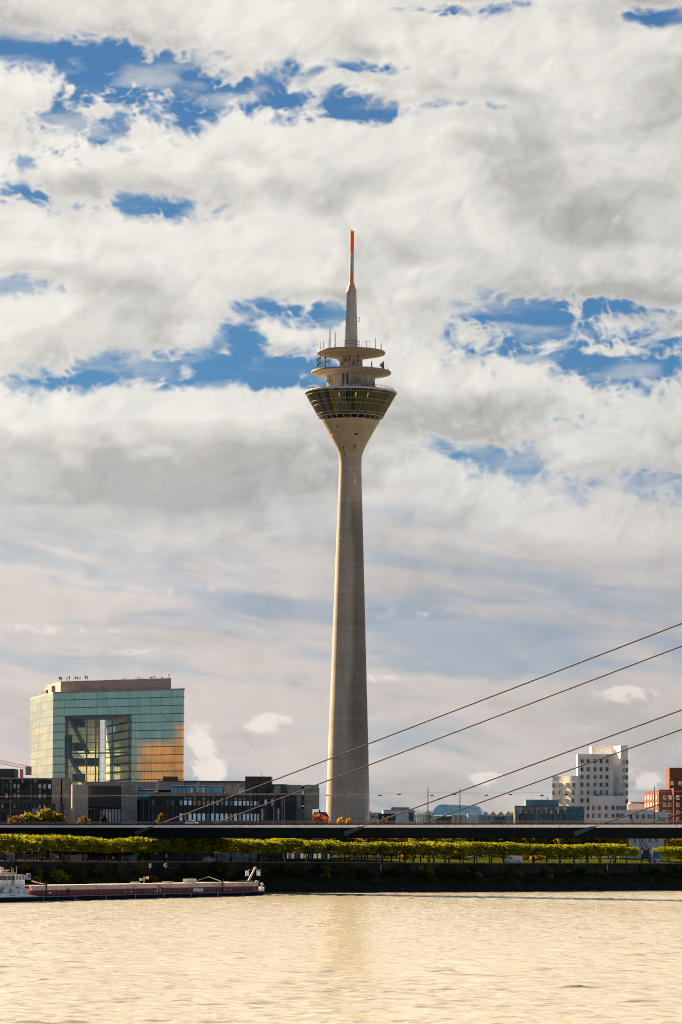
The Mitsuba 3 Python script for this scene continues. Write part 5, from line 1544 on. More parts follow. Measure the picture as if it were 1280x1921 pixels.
KIND = {'rust_leaf': 'rusty', 'yellow_leaf': 'golden yellow', 'olive_leaf': 'olive green', 'orange_leaf': 'orange brown', 'dark_leaf': 'dark green', 'red_leaf': 'red orange', 'plane_leaf': 'yellow green'}
NAMED = [  # trees that can be told apart one by one
    (32, 1003, 1530, 7.0, 'rust_leaf', 'small rusty brown tree above the bridge rail at far left'),
    (52, 1004, 1529, 8.0, 'olive_leaf', 'golden olive tree above the bridge rail left of the terrace wall'),
    (88, 1006, 1519, 7.5, 'olive_leaf', 'green and yellow tree rising against the stone pier left'),
    (68, 1005, 1532, 5.0, 'plane_leaf', 'low green tree above the rail before the terrace wall'),
    (112, 1003, 1529, 6.5, 'rust_leaf', 'rust coloured tree above the rail at the foot of the stone piers'),
    (158, 1003, 1535, 5.5, 'rust_leaf', 'pale rusty tree above the rail under the rounded pier'),
    (194, 1006, 1531, 3.4, 'dark_leaf', 'thin dark tree before the bright hall windows'),
    (303, 1006, 1530, 3.2, 'rust_leaf', 'small brown tree above the rail right of the entrance recess'),
    (593, 1068, 1527.5, 7.5, 'red_leaf', 'bright red orange tree between parliament and tower'),
    (606, 1075, 1532.5, 6.5, 'red_leaf', 'red orange tree close to the left foot of the tower'),
    (640, 1090, 1536, 4.5, 'yellow_leaf', 'yellow tree top showing above the bridge rail before the tower'),
    (656, 1092, 1537, 4.0, 'orange_leaf', 'orange tree top above the bridge rail right of the yellow one'),
    (664, 1058, 1569, 8.5, 'yellow_leaf', 'bright golden tree under the bridge below the tower'),
    (621, 1042, 1571, 6.0, 'orange_leaf', 'glowing orange tree under the bridge at the left tower foot'),
    (744, 1085, 1565, 9.0, 'yellow_leaf', 'golden tree under the bridge right of the tower, first after the brown ones'),
    (774, 1090, 1568, 9.0, 'orange_leaf', 'orange brown tree next to the golden one right of the tower'),
    (868, 1120, 1566, 9.0, 'yellow_leaf', 'golden tree left of the white van'),
    (1040, 1160, 1568, 11.0, 'orange_leaf', 'large orange tree below the teal glass office'),
    (1262, 1240, 1568, 10.0, 'yellow_leaf', 'golden tree under the bridge at right, nearest the frame edge'),
    (1278, 1245, 1570, 9.0, 'orange_leaf', 'orange tree at the right edge under the bridge'),
]
for px, d, y, wd, m, lab in NAMED:
    tree(px, d, y, wd, m, lab)
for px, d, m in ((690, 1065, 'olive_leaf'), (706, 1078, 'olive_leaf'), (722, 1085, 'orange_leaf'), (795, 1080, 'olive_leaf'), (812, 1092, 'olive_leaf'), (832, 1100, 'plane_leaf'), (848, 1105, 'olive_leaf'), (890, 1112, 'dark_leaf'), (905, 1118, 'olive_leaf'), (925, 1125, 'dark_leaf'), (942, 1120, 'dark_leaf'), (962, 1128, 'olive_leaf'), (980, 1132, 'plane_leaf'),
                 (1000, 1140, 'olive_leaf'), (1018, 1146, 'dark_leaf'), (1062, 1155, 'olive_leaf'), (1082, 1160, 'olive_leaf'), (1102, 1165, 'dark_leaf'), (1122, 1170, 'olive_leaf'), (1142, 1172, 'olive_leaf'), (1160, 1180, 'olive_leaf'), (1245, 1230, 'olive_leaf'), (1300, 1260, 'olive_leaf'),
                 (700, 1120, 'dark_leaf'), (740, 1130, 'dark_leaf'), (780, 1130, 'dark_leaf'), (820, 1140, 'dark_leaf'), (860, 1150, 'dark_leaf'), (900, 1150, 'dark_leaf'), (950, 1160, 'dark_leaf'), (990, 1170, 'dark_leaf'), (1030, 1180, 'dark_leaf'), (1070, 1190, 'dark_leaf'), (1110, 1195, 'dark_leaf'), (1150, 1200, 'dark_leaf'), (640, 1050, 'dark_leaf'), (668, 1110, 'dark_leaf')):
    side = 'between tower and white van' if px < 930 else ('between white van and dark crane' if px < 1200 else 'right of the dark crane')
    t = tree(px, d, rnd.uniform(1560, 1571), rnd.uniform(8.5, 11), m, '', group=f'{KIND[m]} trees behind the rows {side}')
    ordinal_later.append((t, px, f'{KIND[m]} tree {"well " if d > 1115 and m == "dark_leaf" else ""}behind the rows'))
# young trees on the lawn
for px, d, y, wd, m, lab in ((985, 1085, 1601, 3.2, 'yellow_leaf', 'young yellow tree on the lawn right of the white van'), (1008, 1092, 1603, 5.2, 'yellow_leaf', 'broad low golden tree on the lawn behind the trunks'), (760, 1045, 1601, 3.4, 'yellow_leaf', 'small yellow tree on the lawn below the tower'), (858, 1070, 1602, 4.0, 'orange_leaf', 'low orange bush at the lawn edge left of the white van'), (1262, 1200, 1606, 3.0, 'yellow_leaf', 'small pale yellow tree right of the dark crane')):
    tree(px, d, y, wd, m, lab)
# dark planting behind the left promenade
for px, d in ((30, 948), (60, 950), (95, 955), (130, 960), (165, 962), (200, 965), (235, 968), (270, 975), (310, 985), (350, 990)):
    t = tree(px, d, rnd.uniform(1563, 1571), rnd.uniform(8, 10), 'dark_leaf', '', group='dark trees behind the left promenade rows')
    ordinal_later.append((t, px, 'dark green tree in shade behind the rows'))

# shrubs and weeds on the bank
SHR = [(112, 0, 2.3, 'plane_leaf', 'bright yellow green bush on the bank behind the barge stern'), (184, 1, 1.3, 'weed_leaf', None), (60, 1, 1.6, 'weed_leaf', None), (262, 0, 1.2, 'weed_leaf', None), (232, 0, 1.0, 'weed_leaf', None), (350, 1, 1.3, 'weed_leaf', None)]
for k in range(74):
    SHR.append((rnd.uniform(-20, 1300), rnd.choice([0, 1, 1, 2]), rnd.uniform(0.6, 1.5), rnd.choice(['weed_leaf', 'weed_leaf', 'weed_leaf', 'dark_leaf', 'olive_leaf']), None))
for px, kind, sc, m, lab in SHR:
    off = {0: rnd.uniform(7, 9), 1: rnd.uniform(10, 13), 2: rnd.uniform(13.2, 14.0)}[kind]
    s = bank_s(px, off); p, _ = bank_at(s, off)
    z = np.interp(off, [5.5, 9.5, 13.0, 14.6], [2.0, 3.6, 4.6, 4.9])
    zone = 'left of the bow' if px < 490 else ('below the tower' if px < 800 else 'at the right')
    pl = {'weed_leaf': 'dull green', 'dark_leaf': 'dark', 'olive_leaf': 'olive', 'plane_leaf': 'bright'}[m]
    pos = 'against the quay wall' if kind == 2 else 'on the bank slope'
    t = thing('bank_shrub', lab or '', 'shrub', None if lab else f'{pl} shrubs {pos}, {zone}')
    if not lab:
        ordinal_later.append((t, px, f'{pl} shrub {pos}'))
    k = rnd.randrange(5); tall = rnd.uniform(.9, 1.7) if kind == 2 else rnd.uniform(.7, 1.1)
    scene[t + '__foliage'] = ref(CROWNS['bush', k], m, T().translate([p[0], p[1], z + 0.75 * sc * tall]).rotate([0, 0, 1], rnd.uniform(0, 360)).scale([sc, sc, sc * tall]))
# undergrowth: blades and stems nobody could count
_g = np.random.default_rng(8)
_n = 15000
_s = _g.uniform(bank_s(-40), bank_s(1340), _n); _o = _g.uniform(5.0, 14.2, _n)
_px = np.interp(_s, _arc, BLINE[:, 0]); _py = np.interp(_s, _arc, BLINE[:, 1])
_t = np.stack([np.interp(_s + 6, _arc, BLINE[:, 0]) - np.interp(_s - 6, _arc, BLINE[:, 0]), np.interp(_s + 6, _arc, BLINE[:, 1]) - np.interp(_s - 6, _arc, BLINE[:, 1])], 1)
_t /= np.linalg.norm(_t, axis=1, keepdims=True)
_p = np.stack([_px - _t[:, 1] * _o, _py + _t[:, 0] * _o, np.interp(_o, [5.5, 9.5, 13.0, 14.6], [2.0, 3.6, 4.6, 4.9])], 1)
_k = meshkit.fbm(_p / 6, 3, 5) > 0.40
_p = _p[_k]; _h = _g.uniform(0.25, 1.0, len(_p)); _a = _g.uniform(0, 6.28, len(_p))
_w = np.stack([np.cos(_a), np.sin(_a), 0 * _a], 1) * 0.13
_tip = _p + np.stack([_g.normal(0, .2, len(_p)), _g.normal(0, .2, len(_p)), _h], 1)
_m = (_p + _tip) / 2
put((np.stack([_p - _w * .5, _m - _w, _tip, _m + _w], 1).reshape(-1, 3), np.arange(4 * len(_p)).reshape(-1, 4)), 'weed_leaf', key='bank_undergrowth')
labels['bank_undergrowth'] = {'kind': 'stuff', 'label': 'tangled weeds covering the dark bank', 'category': 'undergrowth'}
# rubble at the waterline
_ico = trimesh.creation.icosphere(subdivisions=1)
_b = []; _f2 = []; _nv = 0
_n = 2700
_s = _g.uniform(bank_s(-20), bank_s(1320), _n); _o = _g.uniform(-0.6, 5.2, _n)
for s, o in zip(_s, _o):
    p, _ = bank_at(s, o)
    z = np.interp(o, [-1, 0.3, 3.2, 5.5], [-0.3, 0.15, 1.3, 2.0])
    v = _ico.vertices * _g.uniform(0.7, 1.3, (len(_ico.vertices), 1)) * _g.uniform(0.22, 0.55) * np.array([1, 1, 0.7]) + [p[0], p[1], z]
    _b.append(v); _f2.append(_ico.faces + _nv); _nv += len(v)
put((np.vstack(_b), np.vstack(_f2)), 'rubble_stone', key='bank_rubble')
mat('rubble_stone', (0.028, 0.028, 0.034), 0.85, 0.15)
labels['bank_rubble'] = {'kind': 'stuff', 'label': 'dark rubble stones along the waterline', 'category': 'rubble'}
# ivy hanging on the quay wall
for k in range(26):
    px = rnd.uniform(0, 1290); s = bank_s(px, 14.0); p, t_ = bank_at(s, 14.1)
    zone = 'left half' if px < 640 else 'right half'
    t = thing('wall_creeper', '', 'creeper', f'creeper patches on the {zone} of the quay wall')
    ordinal_later.append((t, px, 'creeper patch on the quay wall'))
    scene[t + '__foliage'] = ref(CROWNS['bush', rnd.randrange(5)], rnd.choice(['weed_leaf', 'dark_leaf', 'weed_leaf', 'olive_leaf']), T().translate([p[0], p[1], rnd.uniform(5.8, 7.6)]).rotate([0, 0, 1], math.degrees(math.atan2(t_[1], t_[0]))).scale([rnd.uniform(.5, 1.2), 0.2, rnd.uniform(.8, 1.8)]))

# ------------------------------------------------------------------ people
def capsule_chain(bones, seg=14):
    out = m3.Manifold()
    for (p, rp), (q, rq) in bones:
        a = m3.Manifold.sphere(rp, seg).translate(list(map(float, p))); b = m3.Manifold.sphere(rq, seg).translate(list(map(float, q)))
        out += m3.Manifold.batch_hull([a, b])
    return out


def tidy(man, step=0.05, it=4):
    man = man.refine_to_length(step)
    mm = man.to_mesh()
    t = trimesh.Trimesh(mm.vert_properties[:, :3], mm.tri_verts, process=True)
    trimesh.smoothing.filter_taubin(t, iterations=it)
    return t


def figure(pose):
    """(body, jacket, trousers, hair, shoes) of a 1.74 m figure facing +x; pose: stride angle, arm swing, bend."""
    st, sw, seat = pose
    hip = np.array([0, 0, 0.92]); S = lambda x, y, z: np.array([x, y, z], float)
    neck, head = S(0.02, 0, 1.46), S(0.05, 0, 1.62)
    legs, arms, hands, feet, fingers = [], [], [], [], []
    for sgn in (-1, 1):
        a = st * sgn
        h = hip + S(0, 0.09 * sgn, 0); kn = h + S(math.sin(a) * 0.44, 0.01 * sgn, -math.cos(a) * 0.44)
        an = kn + S(math.sin(a - 0.18 * (sgn < 0) * (st > 0)) * 0.42, 0, -0.415 * math.cos(a))
        if seat:
            kn = h + S(0.42, 0.02 * sgn, 0.0); an = kn + S(0.05, 0, -0.43)
        an[2] = max(an[2], 0.075)
        legs += [((h, .085), (kn, .058)), ((kn, .058), (an, .04))]
        feet += [((an - S(0.03, 0, 0.03), .042), (an + S(0.16, 0.02 * sgn, -0.045), .032))]
        sh = S(0.0, 0.185 * sgn, 1.40); w = -sw * sgn
        el = sh + S(math.sin(w) * 0.28, 0.05 * sgn, -0.28 * math.cos(w)); wr = el + S(math.sin(w + 0.35) * 0.25, -0.01 * sgn, -0.25 * math.cos(w + 0.35))
        arms += [((sh, .058), (el, .044)), ((el, .044), (wr, .033))]
        dirn = (wr - el) / np.linalg.norm(wr - el); pl = wr + dirn * 0.085
        hands += [((wr, .028), (pl, .036))]
        for q, (oy, L) in enumerate(((-.03, .07), (-.01, .08), (.01, .075), (.03, .06))):
            b0 = pl + S(0, oy, 0); k1 = b0 + dirn * L * .55 + S(0.008, 0, 0); k2 = k1 + dirn * L * .45 + S(0.02, 0, 0)
            fingers += [((b0, .010), (k1, .009)), ((k1, .009), (k2, .008))]
        th = wr + dirn * 0.03; fingers += [((th, .012), (th + S(0.045, 0, 0) + dirn * .03, .010)), ((th + S(0.045, 0, 0) + dirn * .03, .010), (th + S(0.06, 0, 0) + dirn * .06, .009))]
    torso = [((hip, .125), (S(0, 0, 1.15), .118)), ((S(0, 0, 1.15), .118), (S(0, 0, 1.34), .13)), ((S(0, -.10, 1.37), .085), (S(0, .10, 1.37), .085)), ((S(0, 0, 1.40), .07), (neck, .055)), ((S(0, -.06, .95), .10), (S(0, .06, .95), .10))]
    face = [((neck, .05), (head, .07)), ((head, .092), (head + S(.01, 0, .035), .094)), ((head + S(.085, 0, -.005), .014), (head + S(.10, 0, -.02), .016)), ((head + S(.04, 0, -.07), .05), (head + S(.05, 0, -.075), .045)), ((head + S(0, .09, 0), .018), (head + S(0, .09, -.03), .014)), ((head + S(0, -.09, 0), .018), (head + S(0, -.09, -.03), .014))]
    grow = lambda bones, d: [((p, r + d), (q, s + d)) for (p, r), (q, s) in bones]
    body = tidy(capsule_chain(torso + legs + arms + feet + hands + face), 0.08, 2)
    fin = capsule_chain(fingers, 6).to_mesh()
    body = trimesh.util.concatenate([body, trimesh.Trimesh(fin.vert_properties[:, :3], fin.tri_verts)])
    hair = capsule_chain([((head + S(-.02, 0, .03), .10), (head + S(-.015, 0, .055), .094)), ((head + S(-.05, 0, 0), .085), (head + S(-.05, 0, -.04), .06))]).to_mesh()
    return {'body': body, 'jacket': tidy(capsule_chain(grow(torso[:4], .022) + grow(arms, .016)), 0.08, 3), 'trousers': tidy(capsule_chain(grow(legs, .016) + grow(torso[4:], .03)), 0.08, 3),
            'hair': trimesh.Trimesh(hair.vert_properties[:, :3], hair.tri_verts), 'shoe': tidy(capsule_chain(grow(feet, .014)), 0.12, 1)}


POSES = {'walking': (0.42, 0.45, False), 'striding': (0.55, 0.6, False), 'standing': (0.05, 0.06, False)}
FIG = {k: {n: mikit.ply(m, None, smooth=True) for n, m in figure(v).items()} for k, v in POSES.items()}


def person(x, y, z, pose, face, jacket, trousers, label, name='person'):
    t = thing('person', label, 'person')
    M = T().translate([x, y, z]).rotate([0, 0, 1], face).scale(rnd.uniform(.96, 1.04))
    for n, shp in FIG[pose].items():
        scene[t + '__' + n] = ref(shp, {'body': 'skin', 'jacket': jacket, 'trousers': trousers, 'hair': 'hair_dark', 'shoe': 'cloth_black'}[n], M)
    return t


for px, pose, face, j, tr_, lab, off in (
        (76, 'walking', 0, 'cloth_tan', 'cloth_black', 'person in tan jacket walking on the left promenade, first from the pier', 17.0), (83, 'standing', 40, 'cloth_orange', 'cloth_blue', 'person in orange jacket standing beside the tan one on the left promenade', 17.5),
        (108, 'walking', 180, 'cloth_white', 'cloth_black', 'person in white top walking on the promenade above the yellow bush', 17.0), (123, 'standing', 90, 'cloth_black', 'cloth_black', 'dark figure standing on the left promenade right of the white top', 18.0),
        (212, 'walking', 0, 'cloth_white', 'cloth_blue', 'person in white jacket walking above the wall left of the two signs', 17.0), (335, 'striding', 0, 'cloth_blue', 'cloth_black', 'person in blue jacket striding right of the diamond sign', 17.0),
        (434, 'standing', 200, 'cloth_black', 'cloth_black', 'dark person beside the pale column on the promenade', 17.0), (497, 'walking', 10, 'cloth_tan', 'cloth_black', 'person in tan coat below the parliament entrance windows', 18.0),
        (660, 'walking', 0, 'cloth_white', 'cloth_blue', 'person in white jacket on the promenade left of the wall ladder', 17.5), (663.5, 'walking', 0, 'cloth_blue', 'cloth_black', 'person in blue jacket close beside the white jacket left of the ladder', 18.0),
        (711, 'standing', 270, 'cloth_black', 'cloth_tan', 'person in black leaning over the rail just above the wall ladder', 16.2), (716, 'standing', 250, 'cloth_black', 'cloth_black', 'second dark person at the rail above the ladder', 16.6),
        (757, 'walking', 200, 'cloth_red', 'cloth_black', 'person in red coat walking before the sunlit lawn', 18.0), (772, 'walking', 0, 'cloth_white', 'cloth_black', 'person in white walking before the lawn right of the red coat', 20.0),
        (776, 'walking', 0, 'cloth_black', 'cloth_blue', 'dark person close behind the white one before the lawn', 20.5), (803, 'standing', 90, 'cloth_tan', 'cloth_black', 'person in tan standing among the trunks right of the lawn gap', 22.0), (815, 'walking', 180, 'cloth_white', 'cloth_black', 'person in white among the trunks further right', 24.0),
        (842, 'striding', 180, 'cloth_black', 'cloth_black', 'dark person striding between trunks left of the white van', 23.0), (1003, 'walking', 0, 'cloth_black', 'cloth_blue', 'dark cyclist-like walker on the lawn edge right of the van', 18.0), (1090, 'walking', 180, 'cloth_white', 'cloth_black', 'person in white among trunks below the curved towers', 24.0), (1146, 'standing', 90, 'cloth_tan', 'cloth_black', 'person in tan at the wall end left of the dark crane', 22.0)):
    s = bank_s(px, off); p, t_ = bank_at(s, off)
    person(p[0], p[1], GROUND_Z, pose, face + 45, j, tr_, lab)


def on_deck(px, w):
    u = BF.u(px, 1541, w); p = BF.world(u, w, dz(u) + 0.1)
    return u, p


for px, w, pose, face, j, tr_, lab in ((293.5, 1.6, 'walking', 145, 'cloth_white', 'cloth_black', 'person with white top walking on the bridge by the entrance recess'), (299.5, 1.8, 'walking', 145, 'cloth_black', 'cloth_black', 'person in black on the bridge right behind the white top'),
                                       (726, 1.6, 'standing', 250, 'cloth_orange', 'cloth_black', 'person in orange on the bridge in front of the steep roofed house'), (1017, 1.6, 'walking', -35, 'cloth_black', 'cloth_black', 'dark person on the bridge before the teal glass office'), (47, 1.6, 'walking', 145, 'cloth_black', 'cloth_blue', 'dark person on the bridge before the far left windows')):
    u, p = on_deck(px, w)
    person(p[0], p[1], p[2], pose, face, j, tr_, lab)


# ------------------------------------------------------------------ vehicles
from shapely.geometry.polygon import orient


def car_parts(profile, glass, width, wheels, wr):
    """profile: side outline (x, z); glass: side window outlines; returns meshes of the parts (x forward, y across)."""
    poly = orient(Polygon(profile).buffer(0.06).buffer(-0.06))
    half = width / 2
    body = m3.Manifold.extrude(m3.CrossSection([list(map(tuple, np.array(poly.exterior.coords)[:-1]))]), width, 0, 0, (1, 1)).rotate([90, 0, 0]).translate([0, half, 0])
    cut = m3.Manifold()
    for x in wheels:
        cut += m3.Manifold.cylinder(width + 1, wr * 1.12, -1, 28).rotate([90, 0, 0]).translate([x, half + 0.5, wr])
    zmax = max(z for _, z in profile)
    for s in (-1, 1):                                        # tumblehome: shave the upper sides
        w = m3.Manifold.cube([12, 2, 3], True).rotate([s * -14, 0, 0]).translate([0, s * (half + 0.985), zmax * 0.55 + 0.9])
        cut += w
    b = (body - cut).refine_to_length(0.4).to_mesh()
    parts = [('body', trimesh.Trimesh(b.vert_properties[:, :3], b.tri_verts), 'paint')]
    for g in glass:
        gp = np.array(g)
        for s in (-1, 1):
            sl = math.tan(math.radians(14)) * 0.0
            y0 = s * (half - 0.02)
            v = []
            for x, z in gp:
                yy = s * (half + 0.012 - max(0, z - zmax * 0.55) * math.tan(math.radians(14)))
                v += [(x, yy, z), (x, yy - s * 0.06, z)]
            parts.append(('side_window', trimesh.convex.convex_hull(np.array(v)), 'dark_glass'))
    return parts


def wheel_mesh(r, w):
    return MB().tube([0, -w / 2, 0], [0, w / 2, 0], r, n=22), MB().tube([0, -w / 2 - .01, 0], [0, w / 2 + .01, 0], r * .62, n=16)


def vehicle(name, label, cat, M, profile, glass, width, wheels, wr, paint, screens, lamps):
    t = thing(name, label, cat)
    for n, m, c in car_parts(profile, glass, width, wheels, wr):
        put(m, paint if c == 'paint' else c, t, n, smooth=30, M=M)
    for x in wheels:
        for s in (-1, 1):
            k = free(t + '__wheel')
            a, b = wheel_mesh(wr, 0.22)
            MM = M @ T().translate([x, s * (width / 2 - 0.12), wr])
            scene[k] = {**mikit.ply(a.tm(), 'tyre_rubber', smooth=40), 'to_world': MM}
            scene[k + '__rim'] = {**mikit.ply(b.tm(), 'rim_metal', smooth=40), 'to_world': MM}
    for n, pts, m in screens:
        put(MB().hull(pts), m, t, n, M=M)
    for n, (x, z), sy, m in lamps:
        for s in (-1, 1):
            put(MB().box(x - .05, x + .05, s * (width / 2 - .38) - .16, s * (width / 2 - .38) + .16, z - .08, z + .08), m, t, n, M=M)
    return t


CARP = [(-1.95, .30), (-2.0, .62), (-1.88, .98), (-1.55, 1.36), (-1.15, 1.52), (-.1, 1.54), (.45, 1.36), (1.05, 1.0), (1.75, .84), (2.0, .62), (2.02, .34), (1.9, .22), (-1.85, .22)]
CARG = [[(-1.5, 1.0), (-1.25, 1.38), (-.45, 1.44), (-.45, 1.0)], [(-.36, 1.0), (-.36, 1.44), (-.05, 1.43), (.35, 1.28), (.78, 1.0)]]
def scr(x0, z0, x1, z1, hw, n): return (n, [[x0, -hw, z0], [x0, hw, z0], [x1, -hw * .85, z1], [x1, hw * .85, z1], [x0 + .04, -hw, z0 + .03], [x0 + .04, hw, z0 + .03], [x1 + .04, -hw * .85, z1 + .03], [x1 + .04, hw * .85, z1 + .03]], 'dark_glass')
u, p = on_deck(361, 7.0)
vehicle('white_car', 'white hatchback driving over the bridge before the lit window rows', 'car', T().translate(p.tolist()).rotate([0, 0, 1], -35), CARP, CARG, 1.74, (-1.25, 1.28), .31, 'white_paint',
        [scr(.5, 1.34, 1.02, 1.03, .66, 'windscreen'), scr(-1.84, 1.02, -1.55, 1.33, .66, 'rear_window')], [('headlight', (1.95, .66), 0, 'light_grey'), ('tail_light', (-1.95, .8), 0, 'sign_red')])
u, p = on_deck(934, 7.0)
t = vehicle('dark_estate_car', 'dark estate car with roof box and lit headlight on the bridge below the greenhouse', 'car', T().translate(p.tolist()).rotate([0, 0, 1], 145), [(-2.2, .35), (-2.2, .8), (-2.05, 1.38), (-1.7, 1.56), (-.2, 1.56), (.4, 1.36), (1.0, 1.02), (1.9, .88), (2.2, .62), (2.2, .3), (-2.1, .25)],
        [[(-1.95, 1.02), (-1.75, 1.42), (-.8, 1.45), (-.8, 1.02)], [(-.7, 1.02), (-.7, 1.45), (-.15, 1.44), (.3, 1.28), (.75, 1.02)]], 1.78, (-1.4, 1.4), .32, 'dark_grey',
        [scr(.45, 1.33, .98, 1.05, .68, 'windscreen')], [('headlight', (2.16, .68), 0, 'white_paint')])
put(trimesh.convex.convex_hull(np.array([[x, y, z] for x, h in ((-1.75, .12), (-1.6, .3), (.05, .32), (.35, .08)) for y in (-.42, .42) for z in (1.66, 1.70 + h)])), 'black_paint', t, 'roof_box', M=T().translate(p.tolist()).rotate([0, 0, 1], 145))
s = bank_s(942, 22); p, t_ = bank_at(s, 17.5)
VANP = [(-2.6, .35), (-2.65, 1.2), (-2.6, 2.25), (-2.4, 2.4), (.9, 2.42), (1.25, 2.25), (1.85, 1.42), (2.5, 1.18), (2.65, .8), (2.65, .35), (2.5, .25), (-2.5, .25)]
vehicle('white_van', 'white delivery van parked under the promenade trees', 'van', T().translate([p[0], p[1], GROUND_Z]).rotate([0, 0, 1], 178), VANP, [[(.25, 1.45), (.3, 2.05), (1.05, 2.05), (1.55, 1.45)]], 2.0, (-1.7, 1.75), .34, 'white_paint',
        [scr(1.30, 2.2, 1.86, 1.46, .82, 'windscreen')], [('headlight', (2.62, .95), 0, 'light_grey'), ('tail_light', (-2.62, 1.1), 0, 'sign_red')])
s = bank_s(394, 19); p, t_ = bank_at(s, 19)
vehicle('parked_white_car', 'white parked car in the dark on the promenade before the parliament', 'car', T().translate([p[0], p[1], GROUND_Z]).rotate([0, 0, 1], 12), CARP, CARG, 1.74, (-1.25, 1.28), .31, 'white_paint',
        [scr(.5, 1.34, 1.02, 1.03, .66, 'windscreen'), scr(-1.84, 1.02, -1.55, 1.33, .66, 'rear_window')], [('headlight', (1.95, .66), 0, 'light_grey')])

# ------------------------------------------------------------------ kiosk, signs, ladders, crane, lamp posts
s = bank_s(17, 24); p, _ = bank_at(s, 24)
k = thing('white_kiosk', 'small white kiosk beside the bridge pier at far left', 'kiosk')
KF = Frame(p[0], p[1], 0)
cube(k + '__wall', 'pale_blue_paint', KF, -1.3, 1.3, 0, 2.2, GROUND_Z, GROUND_Z + 2.3); cube(k + '__roof', 'cream_paint', KF, -1.5, 1.5, -.2, 2.4, GROUND_Z + 2.31, GROUND_Z + 2.46)
cube(k + '__door', 'mid_grey', KF, .3, 1.0, -.05, .02, GROUND_Z + .1, GROUND_Z + 2.0); cube(k + '__hatch', 'slate_glass', KF, -1.0, 0.0, -.05, .02, GROUND_Z + 1.1, GROUND_Z + 1.9)


def wall_sign(px, py, off=13.6):
    s = bank_s(px, off); p, t_ = bank_at(s, off)
    z = EYE + ((1592 - py) + (px - 640) * math.sin(ROLL)) * p[1] / F
    return Frame(p[0], p[1], math.degrees(math.atan2(t_[1], t_[0]))), z


f, z = wall_sign(281.3, 1624.2)
sg = thing('cross_sign', 'white upright river sign with dark blue cross on the quay wall', 'sign')
cube(sg + '__board', 'white_paint', f, -.52, .52, -.08, 0, z - .66, z + .66); cube(sg + '__board__symbol', 'navy_hull', f, -.05, .07, -.10, -.08, z - .32, z + .30); cube(sg + '__board__symbol_001', 'navy_hull', f, -.28, .30, -.103, -.083, z - .08, z + .06)
_taken.update([sg + '__board'])
put(MB().tube([0, .06, z - 2.2], [0, .06, z], .05, n=6), 'mid_grey', sg, 'post', M=f.M)
f, z = wall_sign(310.5, 1623.8)
sg = thing('pointed_sign', 'white pointed river sign with red edge and figure seven on the quay wall', 'sign')
FM = f.M @ T().translate([0, 0, z]) @ T().rotate([1, 0, 0], 90)
def flat(poly, m, name, dz_, par):
    put(trimesh.creation.extrude_polygon(Polygon(poly), 0.04, engine='earcut'), m, par, name, M=FM @ T().translate([0, 0, dz_]))
bd = free(sg + '__board')
put(trimesh.creation.extrude_polygon(Polygon([(-1.0, .05), (-.35, .72), (.62, .72), (.72, -.62), (-.05, -.66)]), .05, engine='earcut'), 'white_paint', key=bd, M=FM)
flat([(.50, .72), (.66, .72), (.76, -.62), (.60, -.63)], 'sign_red', 'edge', .052, bd)
flat([(-.05, -.56), (.6, -.53), (.6, -.63), (-.05, -.66)], 'sign_red', 'edge', .054, bd)
flat([(-.12, .42), (.36, .42), (.36, .30), (.14, -.28), (.02, -.28), (.22, .30), (-.12, .30)], 'navy_hull', 'figure', .053, bd)
put(MB().tube([.2, .06, z - 2.2], [.2, .06, z], .05, n=6), 'mid_grey', sg, 'post', M=f.M)
for px, lab in ((714.5, 'white ladder on the quay wall below the tower'), (1140, 'white ladder on the quay wall left of the dark crane')):
    f, z = wall_sign(px, 1627, 13.9)
    ld = thing('wall_ladder', lab, 'ladder')
    for sx in (-.17, .17):
        put(MB().tube([sx, 0, z - 1.0], [sx * 1.0, 0, z + 0.9], .04, n=6), 'white_paint', ld, 'rail', M=f.M)
    for i in range(5):
        put(MB().tube([-.17, 0, z - 0.8 + i * .38], [.17, 0, z - 0.8 + i * .38], .025, n=5), 'white_paint', ld, 'rung', M=f.M)

# harbour crane on the promenade
s = bank_s(1212, 22); p, t_ = bank_at(s, 22)
hc = thing('harbour_crane', 'old dark blue harbour crane with lattice jib beside a bright blue cabin', 'crane')
CM = T().translate([p[0], p[1], GROUND_Z])
for sx in (-1.5, 1.5):
    for sy in (-1.5, 1.5):
        put(MB().tube([sx, sy, 0], [sx * .8, sy * .8, 1.6], .22, n=6), 'crane_blue', hc, 'leg', M=CM)
mat('crane_blue', (0.012, 0.016, 0.032), 0.5, 0.4)
put(MB().box(-1.7, 1.7, -1.7, 1.7, 1.5, 2.0), 'crane_blue', hc, 'platform', M=CM)
cabk = put(MB().hull([[x, y, z] for x in (-1.15, 1.0) for y in (-1.1, 1.1) for z in (2.0, 4.3)] + [[-.9, -.9, 4.6], [.8, -.9, 4.6], [-.9, .9, 4.6], [.8, .9, 4.6]]), 'crane_blue', hc, 'cab', M=CM)
for i in range(4):
    put(MB().box(-.9, .7, -1.16, -1.09, 2.3 + i * .5, 2.42 + i * .5), 'socket_steel', cabk, 'louvre', M=CM)
_b = MB()
base, tip = np.array([-.2, 0, 4.4]), np.array([-5.2, 0, 15.5])
nn = 9
for k in range(nn):
    q0, q1 = base + (tip - base) * k / nn, base + (tip - base) * (k + 1) / nn
    hw0, hw1 = .75 * (1 - .6 * k / nn), .75 * (1 - .6 * (k + 1) / nn)
    for a in (-1, 1):
        for b in (-1, 1):
            _b.tube(q0 + [a * hw0, b * hw0, 0], q1 + [a * hw1, b * hw1, 0], .10, n=5, caps=False)
    _b.tube(q0 + [-hw0, -hw0, 0], q1 + [hw1, -hw1, 0], .07, n=4, caps=False).tube(q0 + [-hw0, hw0, 0], q1 + [hw1, hw1, 0], .07, n=4, caps=False)
put(_b, 'crane_blue', hc, 'jib', M=CM)
